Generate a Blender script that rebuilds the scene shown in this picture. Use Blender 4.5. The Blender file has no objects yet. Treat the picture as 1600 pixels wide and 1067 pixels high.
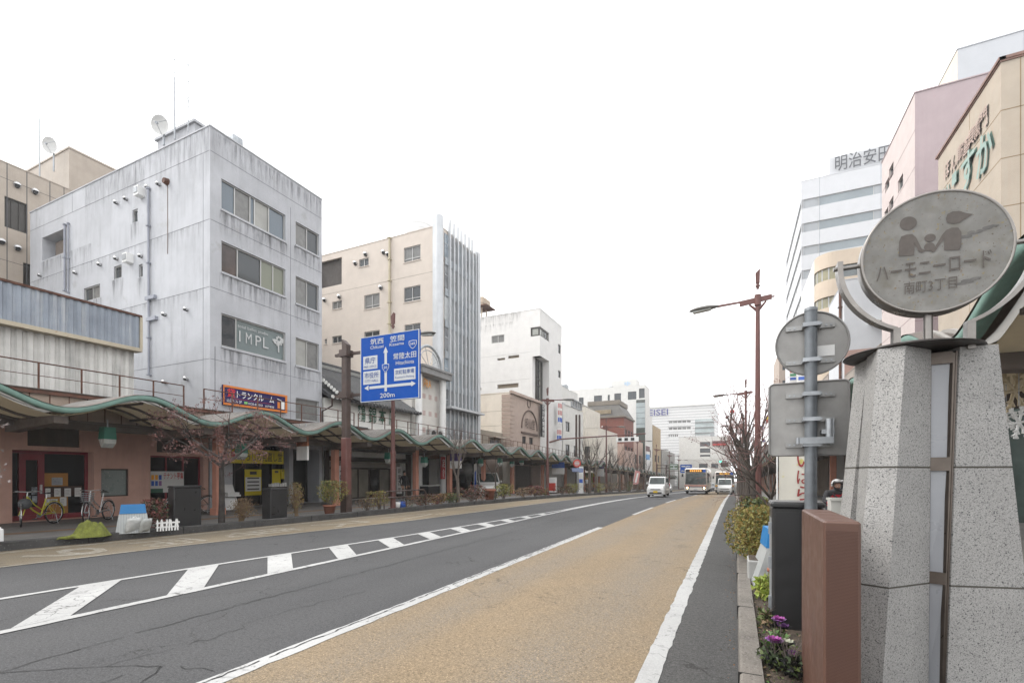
import bpy, math, random
from mathutils import Vector, Matrix
R = math.radians
SC = bpy.context.scene
COL = SC.collection
random.seed(7)

# ------------------------------------------------------------------ camera
FOC, CX, HZ, CAMZ = 745.0, 800.0, 740.0, 1.65
YAW = math.atan2(349.0, 745.0)
SN, CS = math.sin(YAW), math.cos(YAW)
cam = bpy.data.cameras.new('camera')
cam_o = bpy.data.objects.new('camera', cam)
COL.objects.link(cam_o)
cam_o.location = (0, 0, CAMZ)
cam_o.rotation_euler = (R(90), 0, YAW)
cam.sensor_width = 36.0
cam.lens = FOC / 1600.0 * 36.0
cam.shift_y = (HZ - 533.5) / 1600.0
cam.clip_start = 0.05
cam.clip_end = 5000
SC.camera = cam_o

# ------------------------------------------------------------------ sky and sun (overcast)
SUN_EL, SUN_AZ = 48.0, 252.0          # azimuth: degrees clockwise from +Y
world = bpy.data.worlds.new("World")
SC.world = world
world.use_nodes = True
wt = world.node_tree
bg = wt.nodes['Background']
sky = wt.nodes.new('ShaderNodeTexSky')
sky.sky_type = 'NISHITA'
sky.sun_disc = False
sky.sun_elevation = R(SUN_EL)
sky.sun_rotation = R(SUN_AZ)
sky.air_density = 1.0
sky.dust_density = 4.0
hsv = wt.nodes.new('ShaderNodeHueSaturation')
hsv.inputs['Saturation'].default_value = 0.12
wmix = wt.nodes.new('ShaderNodeMix')
wmix.data_type = 'RGBA'
wmix.inputs[0].default_value = 0.85
wmix.inputs[7].default_value = (9.35, 9.4, 9.5, 1)      # cloud cover
wt.links.new(sky.outputs[0], hsv.inputs['Color'])
wt.links.new(hsv.outputs[0], wmix.inputs[6])
wt.links.new(wmix.outputs[2], bg.inputs['Color'])
bg.inputs['Strength'].default_value = 0.12
sun = bpy.data.lights.new('sun', 'SUN')
sun.energy = 1.35
sun.angle = R(25)
sun.color = (1.0, 0.97, 0.92)
sun_o = bpy.data.objects.new('sun', sun)
COL.objects.link(sun_o)
_el, _az = R(SUN_EL), R(SUN_AZ)
_sd = Vector((math.sin(_az) * math.cos(_el), math.cos(_az) * math.cos(_el), math.sin(_el)))
sun_o.rotation_euler = _sd.to_track_quat('Z', 'Y').to_euler()
sun_o.location = (0, 0, 60)
vs = SC.view_settings
vs.view_transform = 'Standard'
vs.look = 'None'
vs.exposure = 1.04
vs.gamma = 1.0
SC.cycles.max_bounces = 6
SC.cycles.diffuse_bounces = 3
SC.cycles.glossy_bounces = 3
SC.cycles.transparent_max_bounces = 8
SC.cycles.caustics_reflective = False
SC.cycles.caustics_refractive = False
SC.cycles.use_denoising = True

# ------------------------------------------------------------------ place on real planes of the street
def gz(y):
    a, b, s = 18.0, 40.0, 0.024
    if y < a: return 0.0
    if y < b: return -s * (y - a) ** 2 / (2 * (b - a))
    y2 = min(y, 150.0)
    return -s * (b - a) / 2 - s * (y2 - b)
def dep(X, Y): return -X * SN + Y * CS
def on_x(px, X):
    t = (px - CX) / FOC
    return X * (CS + t * SN) / (t * CS - SN)
def on_y(px, Y):
    t = (px - CX) / FOC
    return Y * (t * CS - SN) / (CS + t * SN)
def zat(py, X, Y): return CAMZ + (HZ - py) * dep(X, Y) / FOC
def ud(u, d): return (u * CS - d * SN, u * SN + d * CS)
def lerp(a, b, t): return a + (b - a) * t
def pw(pts, y):
    if y <= pts[0][0]:
        (a, b), (c, d) = pts[0], pts[1]
        return b + (d - b) * (y - a) / (c - a)
    for (a, b), (c, d) in zip(pts, pts[1:]):
        if y <= c: return lerp(b, d, (y - a) / (c - a))
    return pts[-1][1]

# ------------------------------------------------------------------ materials
def lin(h):
    h = h.lstrip('#')
    o = []
    for i in (0, 2, 4):
        c = int(h[i:i + 2], 16) / 255
        o.append(c / 12.92 if c <= 0.04045 else ((c + 0.055) / 1.055) ** 2.4)
    return o
def A(h, k=0.7):
    return tuple(min(0.92, c * k) for c in lin(h)) + (1,)
MATS = {}
def mat(name, col, rough=0.75, metal=0.0, var=0.12, vscale=1.2, streak=0.0, scol=None, speck=None, bump=None, spec=0.5, emit=None, rust=None, wave=None, coat=0):
    """col: base colour; var: cloudy variation; streak: vertical weather runs; speck=(scale,colour,threshold); bump=(scale,strength); rust=(scale,colour,threshold)"""
    if name in MATS: return MATS[name]
    m = bpy.data.materials.new(name)
    m.use_nodes = True
    t = m.node_tree
    N, L = t.nodes, t.links
    b = N['Principled BSDF']
    b.inputs['Roughness'].default_value = rough
    b.inputs['Metallic'].default_value = metal
    b.inputs['Specular IOR Level'].default_value = spec
    if coat: b.inputs['Coat Weight'].default_value = coat
    co = N.new('ShaderNodeTexCoord')
    def noise(scale, detail=5.0, stretch=None, rough_=0.6):
        n = N.new('ShaderNodeTexNoise')
        n.inputs['Scale'].default_value = scale
        n.inputs['Detail'].default_value = detail
        n.inputs['Roughness'].default_value = rough_
        if stretch:
            mp = N.new('ShaderNodeMapping')
            mp.inputs['Scale'].default_value = stretch
            L.new(co.outputs['Object'], mp.inputs[0]); L.new(mp.outputs[0], n.inputs['Vector'])
        else:
            L.new(co.outputs['Object'], n.inputs['Vector'])
        return n.outputs['Fac']
    def ramp(src, lo, hi, a=0.0, bb=1.0):
        r = N.new('ShaderNodeMapRange')
        r.inputs[1].default_value = lo; r.inputs[2].default_value = hi
        r.inputs[3].default_value = a; r.inputs[4].default_value = bb
        L.new(src, r.inputs[0])
        return r.outputs[0]
    def mix(f, a, bb, mode='MIX'):
        x = N.new('ShaderNodeMix'); x.data_type = 'RGBA'; x.blend_type = mode
        for i, v in ((0, f), (6, a), (7, bb)):
            if isinstance(v, (float, int, tuple, list)): x.inputs[i].default_value = v
            else: L.new(v, x.inputs[i])
        return x.outputs[2]
    cur = tuple(col)
    if var:
        n1 = noise(vscale, 6.0)
        dark = tuple(c * (1 - var * 1.6) for c in col[:3]) + (1,)
        lite = tuple(min(0.95, c * (1 + var)) for c in col[:3]) + (1,)
        cur = mix(ramp(n1, 0.3, 0.7), dark, lite)
    if wave:
        w = N.new('ShaderNodeTexWave'); w.inputs['Scale'].default_value = wave[0]; w.bands_direction = wave[2]
        w.inputs['Distortion'].default_value = 0
        L.new(co.outputs['Object'], w.inputs['Vector'])
        cur = mix(ramp(w.outputs['Fac'], 0.55, 0.9, 0, 1.0), cur, wave[1])
    if streak:
        n2 = noise(1.0, 7.0, (3.2, 3.2, 0.22), 0.7)
        n3 = noise(0.55, 4.0)
        mu = N.new('ShaderNodeMath'); mu.operation = 'MULTIPLY'
        L.new(ramp(n2, 0.48, 0.72), mu.inputs[0]); L.new(ramp(n3, 0.42, 0.68, 0.1, 1.0), mu.inputs[1])
        m2 = N.new('ShaderNodeMath'); m2.operation = 'MULTIPLY'; m2.inputs[1].default_value = streak
        L.new(mu.outputs[0], m2.inputs[0])
        sc = scol or tuple(c * 0.35 for c in col[:3]) + (1,)
        cur = mix(m2.outputs[0], cur, sc)
    if rust:
        n4 = noise(rust[0], 6.0, None, 0.7)
        cur = mix(ramp(n4, rust[2], rust[2] + 0.07), cur, rust[1])
    if speck:
        for (scale, c2, th, width) in speck:
            n5 = noise(scale, 2.0)
            cur = mix(ramp(n5, th, th + width), cur, c2)
    if isinstance(cur, tuple): b.inputs['Base Color'].default_value = cur
    else: L.new(cur, b.inputs['Base Color'])
    if bump:
        bp = N.new('ShaderNodeBump')
        bp.inputs['Strength'].default_value = bump[1]
        bp.inputs['Distance'].default_value = 0.02
        L.new(noise(bump[0], 6.0), bp.inputs['Height'])
        L.new(bp.outputs[0], b.inputs['Normal'])
    if var and rough > 0.25:
        L.new(ramp(noise(vscale * 3, 3.0), 0.3, 0.7, max(0.05, rough - 0.12), min(1, rough + 0.1)), b.inputs['Roughness'])
    if emit:
        b.inputs['Emission Color'].default_value = emit[0]
        b.inputs['Emission Strength'].default_value = emit[1]
    MATS[name] = m
    return m
def flat(name, h, k=0.75, rough=0.6, **kw):
    return mat(name, A(h, k), rough, var=kw.pop('var', 0.06), **kw)

# ------------------------------------------------------------------ mesh builder
class MB:
    def __init__(s):
        s.v, s.f, s.m, s.sm, s.mats = [], [], [], [], []
    def mi(s, m):
        if m not in s.mats: s.mats.append(m)
        return s.mats.index(m)
    def add(s, vs, fs, m, smooth=False):
        k, i = len(s.v), s.mi(m)
        s.v.extend([tuple(v) for v in vs])
        for f in fs:
            s.f.append(tuple(k + a for a in f)); s.m.append(i); s.sm.append(smooth)
        return s
    def quad(s, a, b, c, d, m): return s.add([a, b, c, d], [(0, 1, 2, 3)], m)
    def hexa(s, p, m):
        """8 points: bottom 4 then top 4"""
        return s.add(p, [(3, 2, 1, 0), (4, 5, 6, 7), (0, 1, 5, 4), (1, 2, 6, 5), (2, 3, 7, 6), (3, 0, 4, 7)], m)
    def box(s, x0, x1, y0, y1, z0, z1, m):
        return s.hexa([(x0, y0, z0), (x1, y0, z0), (x1, y1, z0), (x0, y1, z0), (x0, y0, z1), (x1, y0, z1), (x1, y1, z1), (x0, y1, z1)], m)
    def bev(s, x0, x1, y0, y1, z0, z1, r, m):
        """box with chamfered vertical edges and top"""
        def ring(i, z):
            return [(x0 + i + r, y0 + i, z), (x1 - i - r, y0 + i, z), (x1 - i, y0 + i + r, z), (x1 - i, y1 - i - r, z), (x1 - i - r, y1 - i, z), (x0 + i + r, y1 - i, z), (x0 + i, y1 - i - r, z), (x0 + i, y0 + i + r, z)]
        rs = ring(0, z0) + ring(0, z1 - r) + ring(r * 0.8, z1)
        fs = [tuple(range(7, -1, -1)), tuple(range(16, 24))]
        for k in (0, 8):
            for j in range(8):
                fs.append((k + j, k + (j + 1) % 8, k + 8 + (j + 1) % 8, k + 8 + j))
        return s.add(rs, fs, m)
    def cyl(s, p0, p1, r0, r1=None, m=None, n=10, caps=True, smooth=True):
        r1 = r0 if r1 is None else r1
        a, b = Vector(p0), Vector(p1)
        d = (b - a)
        if d.length < 1e-6: return s
        d.normalize()
        e = d.orthogonal().normalized(); g = d.cross(e)
        vs, fs = [], []
        for (c, r) in ((a, r0), (b, r1)):
            for j in range(n):
                q = 2 * math.pi * j / n
                vs.append(c + e * (r * math.cos(q)) + g * (r * math.sin(q)))
        for j in range(n): fs.append((j, (j + 1) % n, n + (j + 1) % n, n + j))
        s.add(vs, fs, m, smooth)
        if caps:
            s.add(vs[:n], [tuple(range(n - 1, -1, -1))], m); s.add(vs[n:], [tuple(range(n))], m)
        return s
    def tube(s, path, r, m, n=6, closed=False):
        P = [Vector(p) for p in path]
        k = len(P)
        rr = r if isinstance(r, (list, tuple)) else [r] * k
        vs, fs = [], []
        e = None
        for i, p in enumerate(P):
            a = P[(i - 1) % k] if closed or i > 0 else p
            b = P[(i + 1) % k] if closed or i < k - 1 else p
            d = (b - a).normalized()
            e = d.orthogonal().normalized() if e is None else (e - d * e.dot(d)).normalized()
            g = d.cross(e)
            for j in range(n):
                q = 2 * math.pi * j / n
                vs.append(p + e * (rr[i] * math.cos(q)) + g * (rr[i] * math.sin(q)))
        for i in range(k if closed else k - 1):
            i2 = (i + 1) % k
            for j in range(n):
                fs.append((i * n + j, i * n + (j + 1) % n, i2 * n + (j + 1) % n, i2 * n + j))
        return s.add(vs, fs, m, True)
    def lathe(s, prof, m, c=(0, 0, 0), n=16, smooth=True):
        vs, fs = [], []
        for (r, z) in prof:
            for j in range(n):
                q = 2 * math.pi * j / n
                vs.append((c[0] + r * math.cos(q), c[1] + r * math.sin(q), c[2] + z))
        for i in range(len(prof) - 1):
            for j in range(n): fs.append((i * n + j, i * n + (j + 1) % n, (i + 1) * n + (j + 1) % n, (i + 1) * n + j))
        return s.add(vs, fs, m, smooth)
    def prism(s, poly, fn, t0, t1, m):
        """poly 2D, fn(a,b,t)->3D"""
        n = len(poly)
        vs = [fn(a, b, t0) for a, b in poly] + [fn(a, b, t1) for a, b in poly]
        fs = [tuple(range(n - 1, -1, -1)), tuple(range(n, 2 * n))] + [(j, (j + 1) % n, n + (j + 1) % n, n + j) for j in range(n)]
        return s.add(vs, fs, m)
    def text(s, body, o, U, V, N, m, h=None, w=None, ext=0.006, bold=0.0, center=True, off=0.004):
        bold = min(bold, 0.045) * 0.35
        """writing laid on a plane: o its centre, U along the line, V up"""
        c = bpy.data.curves.new('writing', 'FONT')
        c.body = body; c.size = 1; c.resolution_u = 2; c.offset = bold
        ob = bpy.data.objects.new('writing', c)
        COL.objects.link(ob)
        me = bpy.data.meshes.new_from_object(ob)
        bpy.data.objects.remove(ob); bpy.data.curves.remove(c)
        vs = [v.co.copy() for v in me.vertices]; fs = [tuple(p.vertices) for p in me.polygons]
        bpy.data.meshes.remove(me)
        if not vs: return s
        x0, x1 = min(v.x for v in vs), max(v.x for v in vs); y0, y1 = min(v.y for v in vs), max(v.y for v in vs)
        sx = w / (x1 - x0) if w else h / (y1 - y0)
        sy = h / (y1 - y0) if h else sx
        U, V, N, o = Vector(U), Vector(V), Vector(N), Vector(o)
        cx, cy = ((x0 + x1) / 2, (y0 + y1) / 2) if center else (x0, y0)
        out = [o + U * ((v.x - cx) * sx) + V * ((v.y - cy) * sy) + N * (off + ext) for v in vs]
        s.add(out, fs, m)
        return s
    def build(s, name, parent=None, local=False, label=None, origin=None):
        me = bpy.data.meshes.new(name)
        off = Vector((0, 0, 0))
        if parent is not None and not local: off = wloc(parent)
        if parent is None and origin is not None: off = Vector(origin)
        me.from_pydata([tuple(Vector(v) - off) for v in s.v], [], s.f)
        for m in s.mats: me.materials.append(m)
        me.polygons.foreach_set('material_index', s.m)
        me.polygons.foreach_set('use_smooth', s.sm)
        me.update()
        o = bpy.data.objects.new(name, me)
        COL.objects.link(o)
        if parent is not None: o.parent = parent
        else: o.location = off
        if label: o['label'] = label
        return o
def wloc(o):
    v = Vector((0, 0, 0))
    while o is not None:
        v = v + o.location; o = o.parent
    return v
def thing(name, label, cat, loc, group=None, rot=0.0):
    o = bpy.data.objects.new(name, None)
    o.empty_display_size = 0.2
    COL.objects.link(o)
    o.location = loc; o.rotation_euler = (0, 0, rot)
    return tag(o, label, cat, group)
def tag(o, label, cat, group=None):
    o['label'] = label; o['category'] = cat
    if group: o['group'] = group
    return o
def struct(o, kind='structure'):
    o['kind'] = kind
    return o
def kids(o): return [c for c in SC.objects if c.parent == o]
KIDS = {}
def dup(o, loc, rot=None, label=None, group=None):
    r = o.copy(); COL.objects.link(r); r.location = loc
    if rot is not None: r.rotation_euler = (0, 0, rot)
    if label: r['label'] = label
    if group: r['group'] = group
    if o.name not in KIDS:
        KIDS[o.name] = [(c, kids(c)) for c in kids(o)]
    for c, gs in KIDS[o.name]:
        d = c.copy(); COL.objects.link(d); d.parent = r
        for g in gs:
            e = g.copy(); COL.objects.link(e); e.parent = d
    return r

# ------------------------------------------------------------------ facades
class Fac:
    """A wall plane: u along U (absolute street coordinate), v up, n outward"""
    def __init__(s, kind, c, sgn=1):
        s.kind, s.c, s.sgn = kind, c, sgn
    def p(s, u, v, n=0.0):
        return (s.c + s.sgn * n, u, v) if s.kind == 'x' else (u, s.c - n, v)
    def px(s, xl, yt, xr, yb):
        if s.kind == 'x':
            u0, u1 = on_x(xl, s.c), on_x(xr, s.c); X, Y = s.c, u0
        else:
            u0, u1 = on_y(xl, s.c), on_y(xr, s.c); X, Y = u0, s.c
        v1, v0 = zat(yt, X, Y), zat(yb, X, Y)
        return (min(u0, u1), max(u0, u1), v0, v1)
    def pt(s, x, y):
        if s.kind == 'x':
            u = on_x(x, s.c); return u, zat(y, s.c, u)
        u = on_y(x, s.c); return u, zat(y, u, s.c)
    def box(s, mb, u0, u1, v0, v1, n0, n1, m):
        mb.hexa([s.p(u0, v0, n1), s.p(u1, v0, n1), s.p(u1, v0, n0), s.p(u0, v0, n0), s.p(u0, v1, n1), s.p(u1, v1, n1), s.p(u1, v1, n0), s.p(u0, v1, n0)], m)
    def axes(s):
        if s.kind == 'x':
            return (Vector((0, s.sgn, 0)), Vector((0, 0, 1)), Vector((s.sgn, 0, 0)))
        return (Vector((1, 0, 0)), Vector((0, 0, 1)), Vector((0, -1, 0)))
    def text(s, mb, body, r, m, h=None, w=None, n=0.0, **k):
        U, V, N = s.axes()
        u, v = (r[0] + r[1]) / 2, (r[2] + r[3]) / 2
        mb.text(body, s.p(u, v, n), U, V, N, m, h=h if h else (r[3] - r[2]), w=w if w else (r[1] - r[0]), **k)
    def wall(s, mb, u0, u1, v0, v1, holes, m, reveal=0.16, rm=None):
        us = sorted({u0, u1} | {min(max(x, u0), u1) for h in holes for x in h[:2]})
        vs = sorted({v0, v1} | {min(max(x, v0), v1) for h in holes for x in h[2:4]})
        for a, b in zip(us, us[1:]):
            for c, d in zip(vs, vs[1:]):
                cu, cv = (a + b) / 2, (c + d) / 2
                if any(h[0] < cu < h[1] and h[2] < cv < h[3] for h in holes): continue
                mb.quad(s.p(a, c), s.p(b, c), s.p(b, d), s.p(a, d), m)
        for h in holes:
            a, b, c, d = h[:4]
            k = h[4] if len(h) > 4 else reveal
            sk = h[5] if len(h) > 5 else ''
            q = rm or m
            if 'a' not in sk: mb.quad(s.p(a, c), s.p(a, d), s.p(a, d, -k), s.p(a, c, -k), q)
            if 'b' not in sk: mb.quad(s.p(b, c), s.p(b, d), s.p(b, d, -k), s.p(b, c, -k), q)
            mb.quad(s.p(a, c), s.p(b, c), s.p(b, c, -k), s.p(a, c, -k), q)
            mb.quad(s.p(a, d), s.p(b, d), s.p(b, d, -k), s.p(a, d, -k), q)

def window(par, F, r, splits=1, fm=None, gm=None, fw=0.05, dep_=0.1, sill=None, gms=None, hbar=None, name='window'):
    """frame as a part of the building, each pane sheet below it"""
    u0, u1, v0, v1 = r[:4]
    mb = MB()
    n0, n1 = -dep_ - 0.03, -dep_ + 0.03
    F.box(mb, u0, u1, v0, v0 + fw, n0, n1, fm); F.box(mb, u0, u1, v1 - fw, v1, n0, n1, fm)
    F.box(mb, u0, u0 + fw, v0 + fw, v1 - fw, n0, n1, fm); F.box(mb, u1 - fw, u1, v0 + fw, v1 - fw, n0, n1, fm)
    cuts = [i / splits for i in range(1, splits)] if isinstance(splits, int) else list(splits)
    for c in cuts:
        u = lerp(u0, u1, c)
        F.box(mb, u - fw * 0.45, u + fw * 0.45, v0 + fw, v1 - fw, n0 + 0.006, n1 - 0.006, fm)
    if hbar:
        for hb in hbar:
            v = lerp(v0, v1, hb)
            F.box(mb, u0 + fw, u1 - fw, v - fw * 0.4, v + fw * 0.4, n0 + 0.01, n1 - 0.01, fm)
    if sill: F.box(mb, u0 - 0.04, u1 + 0.04, v0 - 0.06, v0 - 0.002, -dep_, 0.05, sill)
    w = mb.build(name, par)
    edges = [0.0] + cuts + [1.0]
    g = MB()
    for i, (a, b) in enumerate(zip(edges, edges[1:])):
        q = gms[i % len(gms)] if gms else gm
        k = -dep_ - 0.02 - 0.008 * (i % 2)
        ua, ub = lerp(u0, u1, a), lerp(u0, u1, b)
        g.quad(F.p(ua, v0, k), F.p(ub, v0, k), F.p(ub, v1, k), F.p(ua, v1, k), q)
    g.build('pane', w)
    return w
# ------------------------------------------------------------------ shared materials
def K(h, k=1.0): return A(h, k)
M = {}
M['glass'] = mat('window glass', (0.035, 0.042, 0.048, 1), 0.06, var=0, spec=0.6)
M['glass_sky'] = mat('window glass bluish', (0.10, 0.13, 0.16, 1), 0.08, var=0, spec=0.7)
M['glass_dark'] = mat('dark shop glass', (0.010, 0.011, 0.012, 1), 0.10, var=0, spec=0.35)
M['blind'] = mat('pale blind behind glass', (0.30, 0.30, 0.28, 1), 0.25, var=0.1, spec=0.5)
M['curtain'] = mat('grey curtain behind glass', (0.17, 0.17, 0.165, 1), 0.2, var=0.15, vscale=4, spec=0.5)
M['blind_green'] = mat('greenish vertical blind', (0.22, 0.235, 0.18, 1), 0.25, var=0, wave=(9, (0.12, 0.13, 0.10, 1), 'Y'))
M['alu'] = mat('aluminium frame', (0.42, 0.42, 0.41, 1), 0.4, 0.4, var=0.08)
M['alu_dark'] = mat('bronze window frame', (0.05, 0.046, 0.042, 1), 0.45, 0.3, var=0.08)
M['black'] = mat('black metal', (0.015, 0.015, 0.016, 1), 0.5, var=0.1)
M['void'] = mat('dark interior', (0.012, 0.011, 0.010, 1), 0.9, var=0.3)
M['white'] = mat('white paint', (0.72, 0.72, 0.71, 1), 0.55, var=0.06, streak=0.15)
M['steel'] = mat('galvanised steel', (0.34, 0.36, 0.38, 1), 0.42, 0.55, var=0.16, vscale=6)
M['vent'] = mat('stainless vent hood', (0.55, 0.55, 0.55, 1), 0.3, 0.7, var=0.05)
M['redbrown'] = mat('red brown pole paint', (0.115, 0.043, 0.036, 1), 0.5, var=0.14, vscale=2.5, streak=0.35)
M['darkbrown'] = mat('dark brown pole paint', (0.055, 0.034, 0.028, 1), 0.55, var=0.2, vscale=2.5, streak=0.3)
M['lampgrey'] = mat('lamp housing', (0.10, 0.095, 0.085, 1), 0.5, 0.2, var=0.1)
M['rusty'] = mat('rusty rail', (0.10, 0.042, 0.026, 1), 0.8, var=0.3, vscale=5)
M['tyre'] = mat('rubber', (0.012, 0.012, 0.013, 1), 0.8, var=0.2)
M['txt_white'] = mat('white lettering', (0.75, 0.75, 0.74, 1), 0.5, var=0)
M['txt_black'] = mat('black lettering', (0.02, 0.02, 0.02, 1), 0.6, var=0)
M['txt_red'] = mat('red lettering', (0.45, 0.03, 0.03, 1), 0.6, var=0)
M['txt_blue'] = mat('blue lettering', (0.03, 0.10, 0.42, 1), 0.6, var=0)
M['txt_green'] = mat('green lettering', (0.03, 0.11, 0.07, 1), 0.6, var=0.1)
M['txt_orange'] = mat('orange lettering', (0.80, 0.33, 0.02, 1), 0.5, var=0)
M['yellow'] = mat('yellow sign', (0.62, 0.50, 0.01, 1), 0.5, var=0.05)
M['paper'] = mat('white paper', (0.62, 0.62, 0.60, 1), 0.7, var=0.05)
M['soil'] = mat('soil', (0.060, 0.044, 0.032, 1), 0.95, var=0.35, vscale=9, speck=[(60, (0.13, 0.10, 0.07, 1), 0.60, 0.05)], bump=(40, 1.0))
M['bark'] = mat('bark', (0.060, 0.048, 0.040, 1), 0.9, var=0.35, vscale=9, bump=(30, 0.8))
M['bark_pale'] = mat('pale bark', (0.12, 0.098, 0.082, 1), 0.9, var=0.3, vscale=9, bump=(30, 0.8))
M['terracotta'] = mat('terracotta', (0.26, 0.10, 0.06, 1), 0.8, var=0.15)

# ------------------------------------------------------------------ road and ground materials
def road_mat(name, col, tracks=None, ruts=None, crack=0.5, crackscale=0.5, speck=0.6, paint=None, lane=None):
    m = bpy.data.materials.new(name); m.use_nodes = True
    t = m.node_tree; N, L = t.nodes, t.links
    b = N['Principled BSDF']; b.inputs['Roughness'].default_value = 0.88; b.inputs['Specular IOR Level'].default_value = 0.3
    co = N.new('ShaderNodeTexCoord')
    def nz(scale, detail=4, stretch=None, r=0.6, dist=0.0):
        n = N.new('ShaderNodeTexNoise'); n.inputs['Scale'].default_value = scale; n.inputs['Detail'].default_value = detail
        n.inputs['Roughness'].default_value = r; n.inputs['Distortion'].default_value = dist
        if stretch:
            mp = N.new('ShaderNodeMapping'); mp.inputs['Scale'].default_value = stretch
            L.new(co.outputs['Object'], mp.inputs[0]); L.new(mp.outputs[0], n.inputs['Vector'])
        else: L.new(co.outputs['Object'], n.inputs['Vector'])
        return n.outputs['Fac']
    def rp(src, lo, hi, a=0.0, c=1.0):
        r = N.new('ShaderNodeMapRange'); r.inputs[1].default_value = lo; r.inputs[2].default_value = hi; r.inputs[3].default_value = a; r.inputs[4].default_value = c
        L.new(src, r.inputs[0]); return r.outputs[0]
    def mx(f, a, c):
        x = N.new('ShaderNodeMix'); x.data_type = 'RGBA'
        for i, v in ((0, f), (6, a), (7, c)):
            if isinstance(v, (float, int, tuple)): x.inputs[i].default_value = v
            else: L.new(v, x.inputs[i])
        return x.outputs[2]
    def mul(a, c):
        x = N.new('ShaderNodeMath'); x.operation = 'MULTIPLY'
        for i, v in enumerate((a, c)):
            if isinstance(v, float): x.inputs[i].default_value = v
            else: L.new(v, x.inputs[i])
        return x.outputs[0]
    def sc(f): return tuple(c * f for c in col[:3]) + (1,)
    cur = mx(rp(nz(0.55, 6), 0.3, 0.7), sc(0.84), sc(1.14))
    cur = mx(mul(rp(nz(1.0, 5, (1.6, 0.06, 1)), 0.45, 0.7), 0.45), cur, sc(0.78))
    if tracks:
        cur = mx(mul(mul(rp(nz(1.0, 4, (0.62, 0.035, 1), 0.5), 0.42, 0.62), rp(nz(1.7, 6), 0.30, 0.62, 0.35, 1.0)), 0.75), cur, tracks)
    if ruts:   # paint worn grey where wheels run: (centre of lane, half track, colour, amount)
        sp = N.new('ShaderNodeSeparateXYZ'); L.new(co.outputs['Object'], sp.inputs[0])
        def mth(op, a, b_=None):
            x = N.new('ShaderNodeMath'); x.operation = op
            for i, v in enumerate((a, b_)):
                if v is None: continue
                if isinstance(v, float): x.inputs[i].default_value = v
                else: L.new(v, x.inputs[i])
            return x.outputs[0]
        wob = mth('MULTIPLY_ADD', nz(1.0, 3, (.4, .12, 1)), .5) if False else mth('MULTIPLY', nz(1.0, 3, (.4, .12, 1)), .5)
        d_ = mth('SUBTRACT', mth('ABSOLUTE', mth('SUBTRACT', mth('ADD', sp.outputs[0], wob), ruts[0] + .25)), ruts[1])
        band = rp(mth('ABSOLUTE', d_), .12, .50, 1.0, 0.0)
        cur = mx(mul(mul(band, rp(nz(1.3, 7, (1, .35, 1), .7), .30, .62, .35, 1.0)), ruts[3]), cur, ruts[2])
    # stones of the wearing course at two sizes
    cur = mx(mul(rp(nz(70, 3), 0.52, 0.66), speck), cur, sc(1.75))
    cur = mx(mul(rp(nz(95, 3, (1, 1, 1), 0.7), 0.53, 0.64), speck), cur, sc(0.35))
    cur = mx(mul(rp(nz(30, 5, None, .75), 0.50, 0.66), min(1.0, speck * 0.95)), cur, sc(0.46))
    cur = mx(mul(rp(nz(38, 4, (1, 1, 1), .7), 0.54, 0.68), speck * 0.6), cur, sc(1.6))
    if crack:
        vo = N.new('ShaderNodeTexVoronoi'); vo.feature = 'DISTANCE_TO_EDGE'; vo.inputs['Scale'].default_value = crackscale
        wn = N.new('ShaderNodeTexNoise'); wn.inputs['Scale'].default_value = 2.2; wn.inputs['Detail'].default_value = 6
        L.new(co.outputs['Object'], wn.inputs['Vector'])
        va = N.new('ShaderNodeVectorMath'); va.operation = 'MULTIPLY_ADD'
        L.new(wn.outputs['Color'], va.inputs[0]); va.inputs[1].default_value = (1.0, 1.0, 0); L.new(co.outputs['Object'], va.inputs[2])
        L.new(va.outputs[0], vo.inputs['Vector'])
        line = rp(vo.outputs['Distance'], 0.003 * crackscale, 0.011 * crackscale, 1.0, 0.0)
        mask = rp(nz(0.42, 3), 0.46, 0.58)
        cur = mx(mul(mul(line, mask), crack), cur, (0.018, 0.017, 0.016, 1))
    if paint:   # worn paint: bare surface shows in flakes
        cur = mx(mul(rp(nz(9, 8, None, 0.75), 0.60, 0.66), paint[1]), cur, paint[0])
        cur = mx(mul(rp(nz(2.6, 8, None, 0.8), 0.60, 0.64), paint[1] * 0.7), cur, paint[0])
    L.new(cur, b.inputs['Base Color'])
    bp = N.new('ShaderNodeBump'); bp.inputs['Strength'].default_value = 0.55; bp.inputs['Distance'].default_value = 0.006
    L.new(nz(85, 3), bp.inputs['Height']); L.new(bp.outputs[0], b.inputs['Normal'])
    return m
asph = road_mat('asphalt', (0.062, 0.062, 0.064, 1), ruts=(-5.3, .85, (.074, .074, .075, 1), .6), crack=0.9, crackscale=0.45, speck=.9)
asph2 = road_mat('gutter asphalt', (0.058, 0.057, 0.056, 1), tracks=(.085, .082, .078, 1), crack=0.7, crackscale=0.8, speck=.9)
ochre = road_mat('ochre lane surface', (0.205, 0.153, 0.096, 1), tracks=(0.172, 0.145, 0.112, 1), ruts=(-2.2, .80, (.160, .143, .122, 1), .85), crack=0.42, crackscale=1.7, speck=.9)
ochre_far = road_mat('faded ochre lane surface', (0.185, 0.148, 0.098, 1), tracks=(0.155, 0.138, 0.110, 1), crack=0.3, crackscale=1.0, speck=0.5)
paintw = road_mat('road paint', (0.36, 0.36, 0.355, 1), crack=0.75, crackscale=2.4, speck=0.16, paint=((0.075, 0.074, 0.074, 1), 0.75))
paintf = road_mat('faded road paint', (0.30, 0.285, 0.25, 1), crack=0.0, speck=0.3, paint=((0.19, 0.155, 0.105, 1), 1.0))
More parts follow.
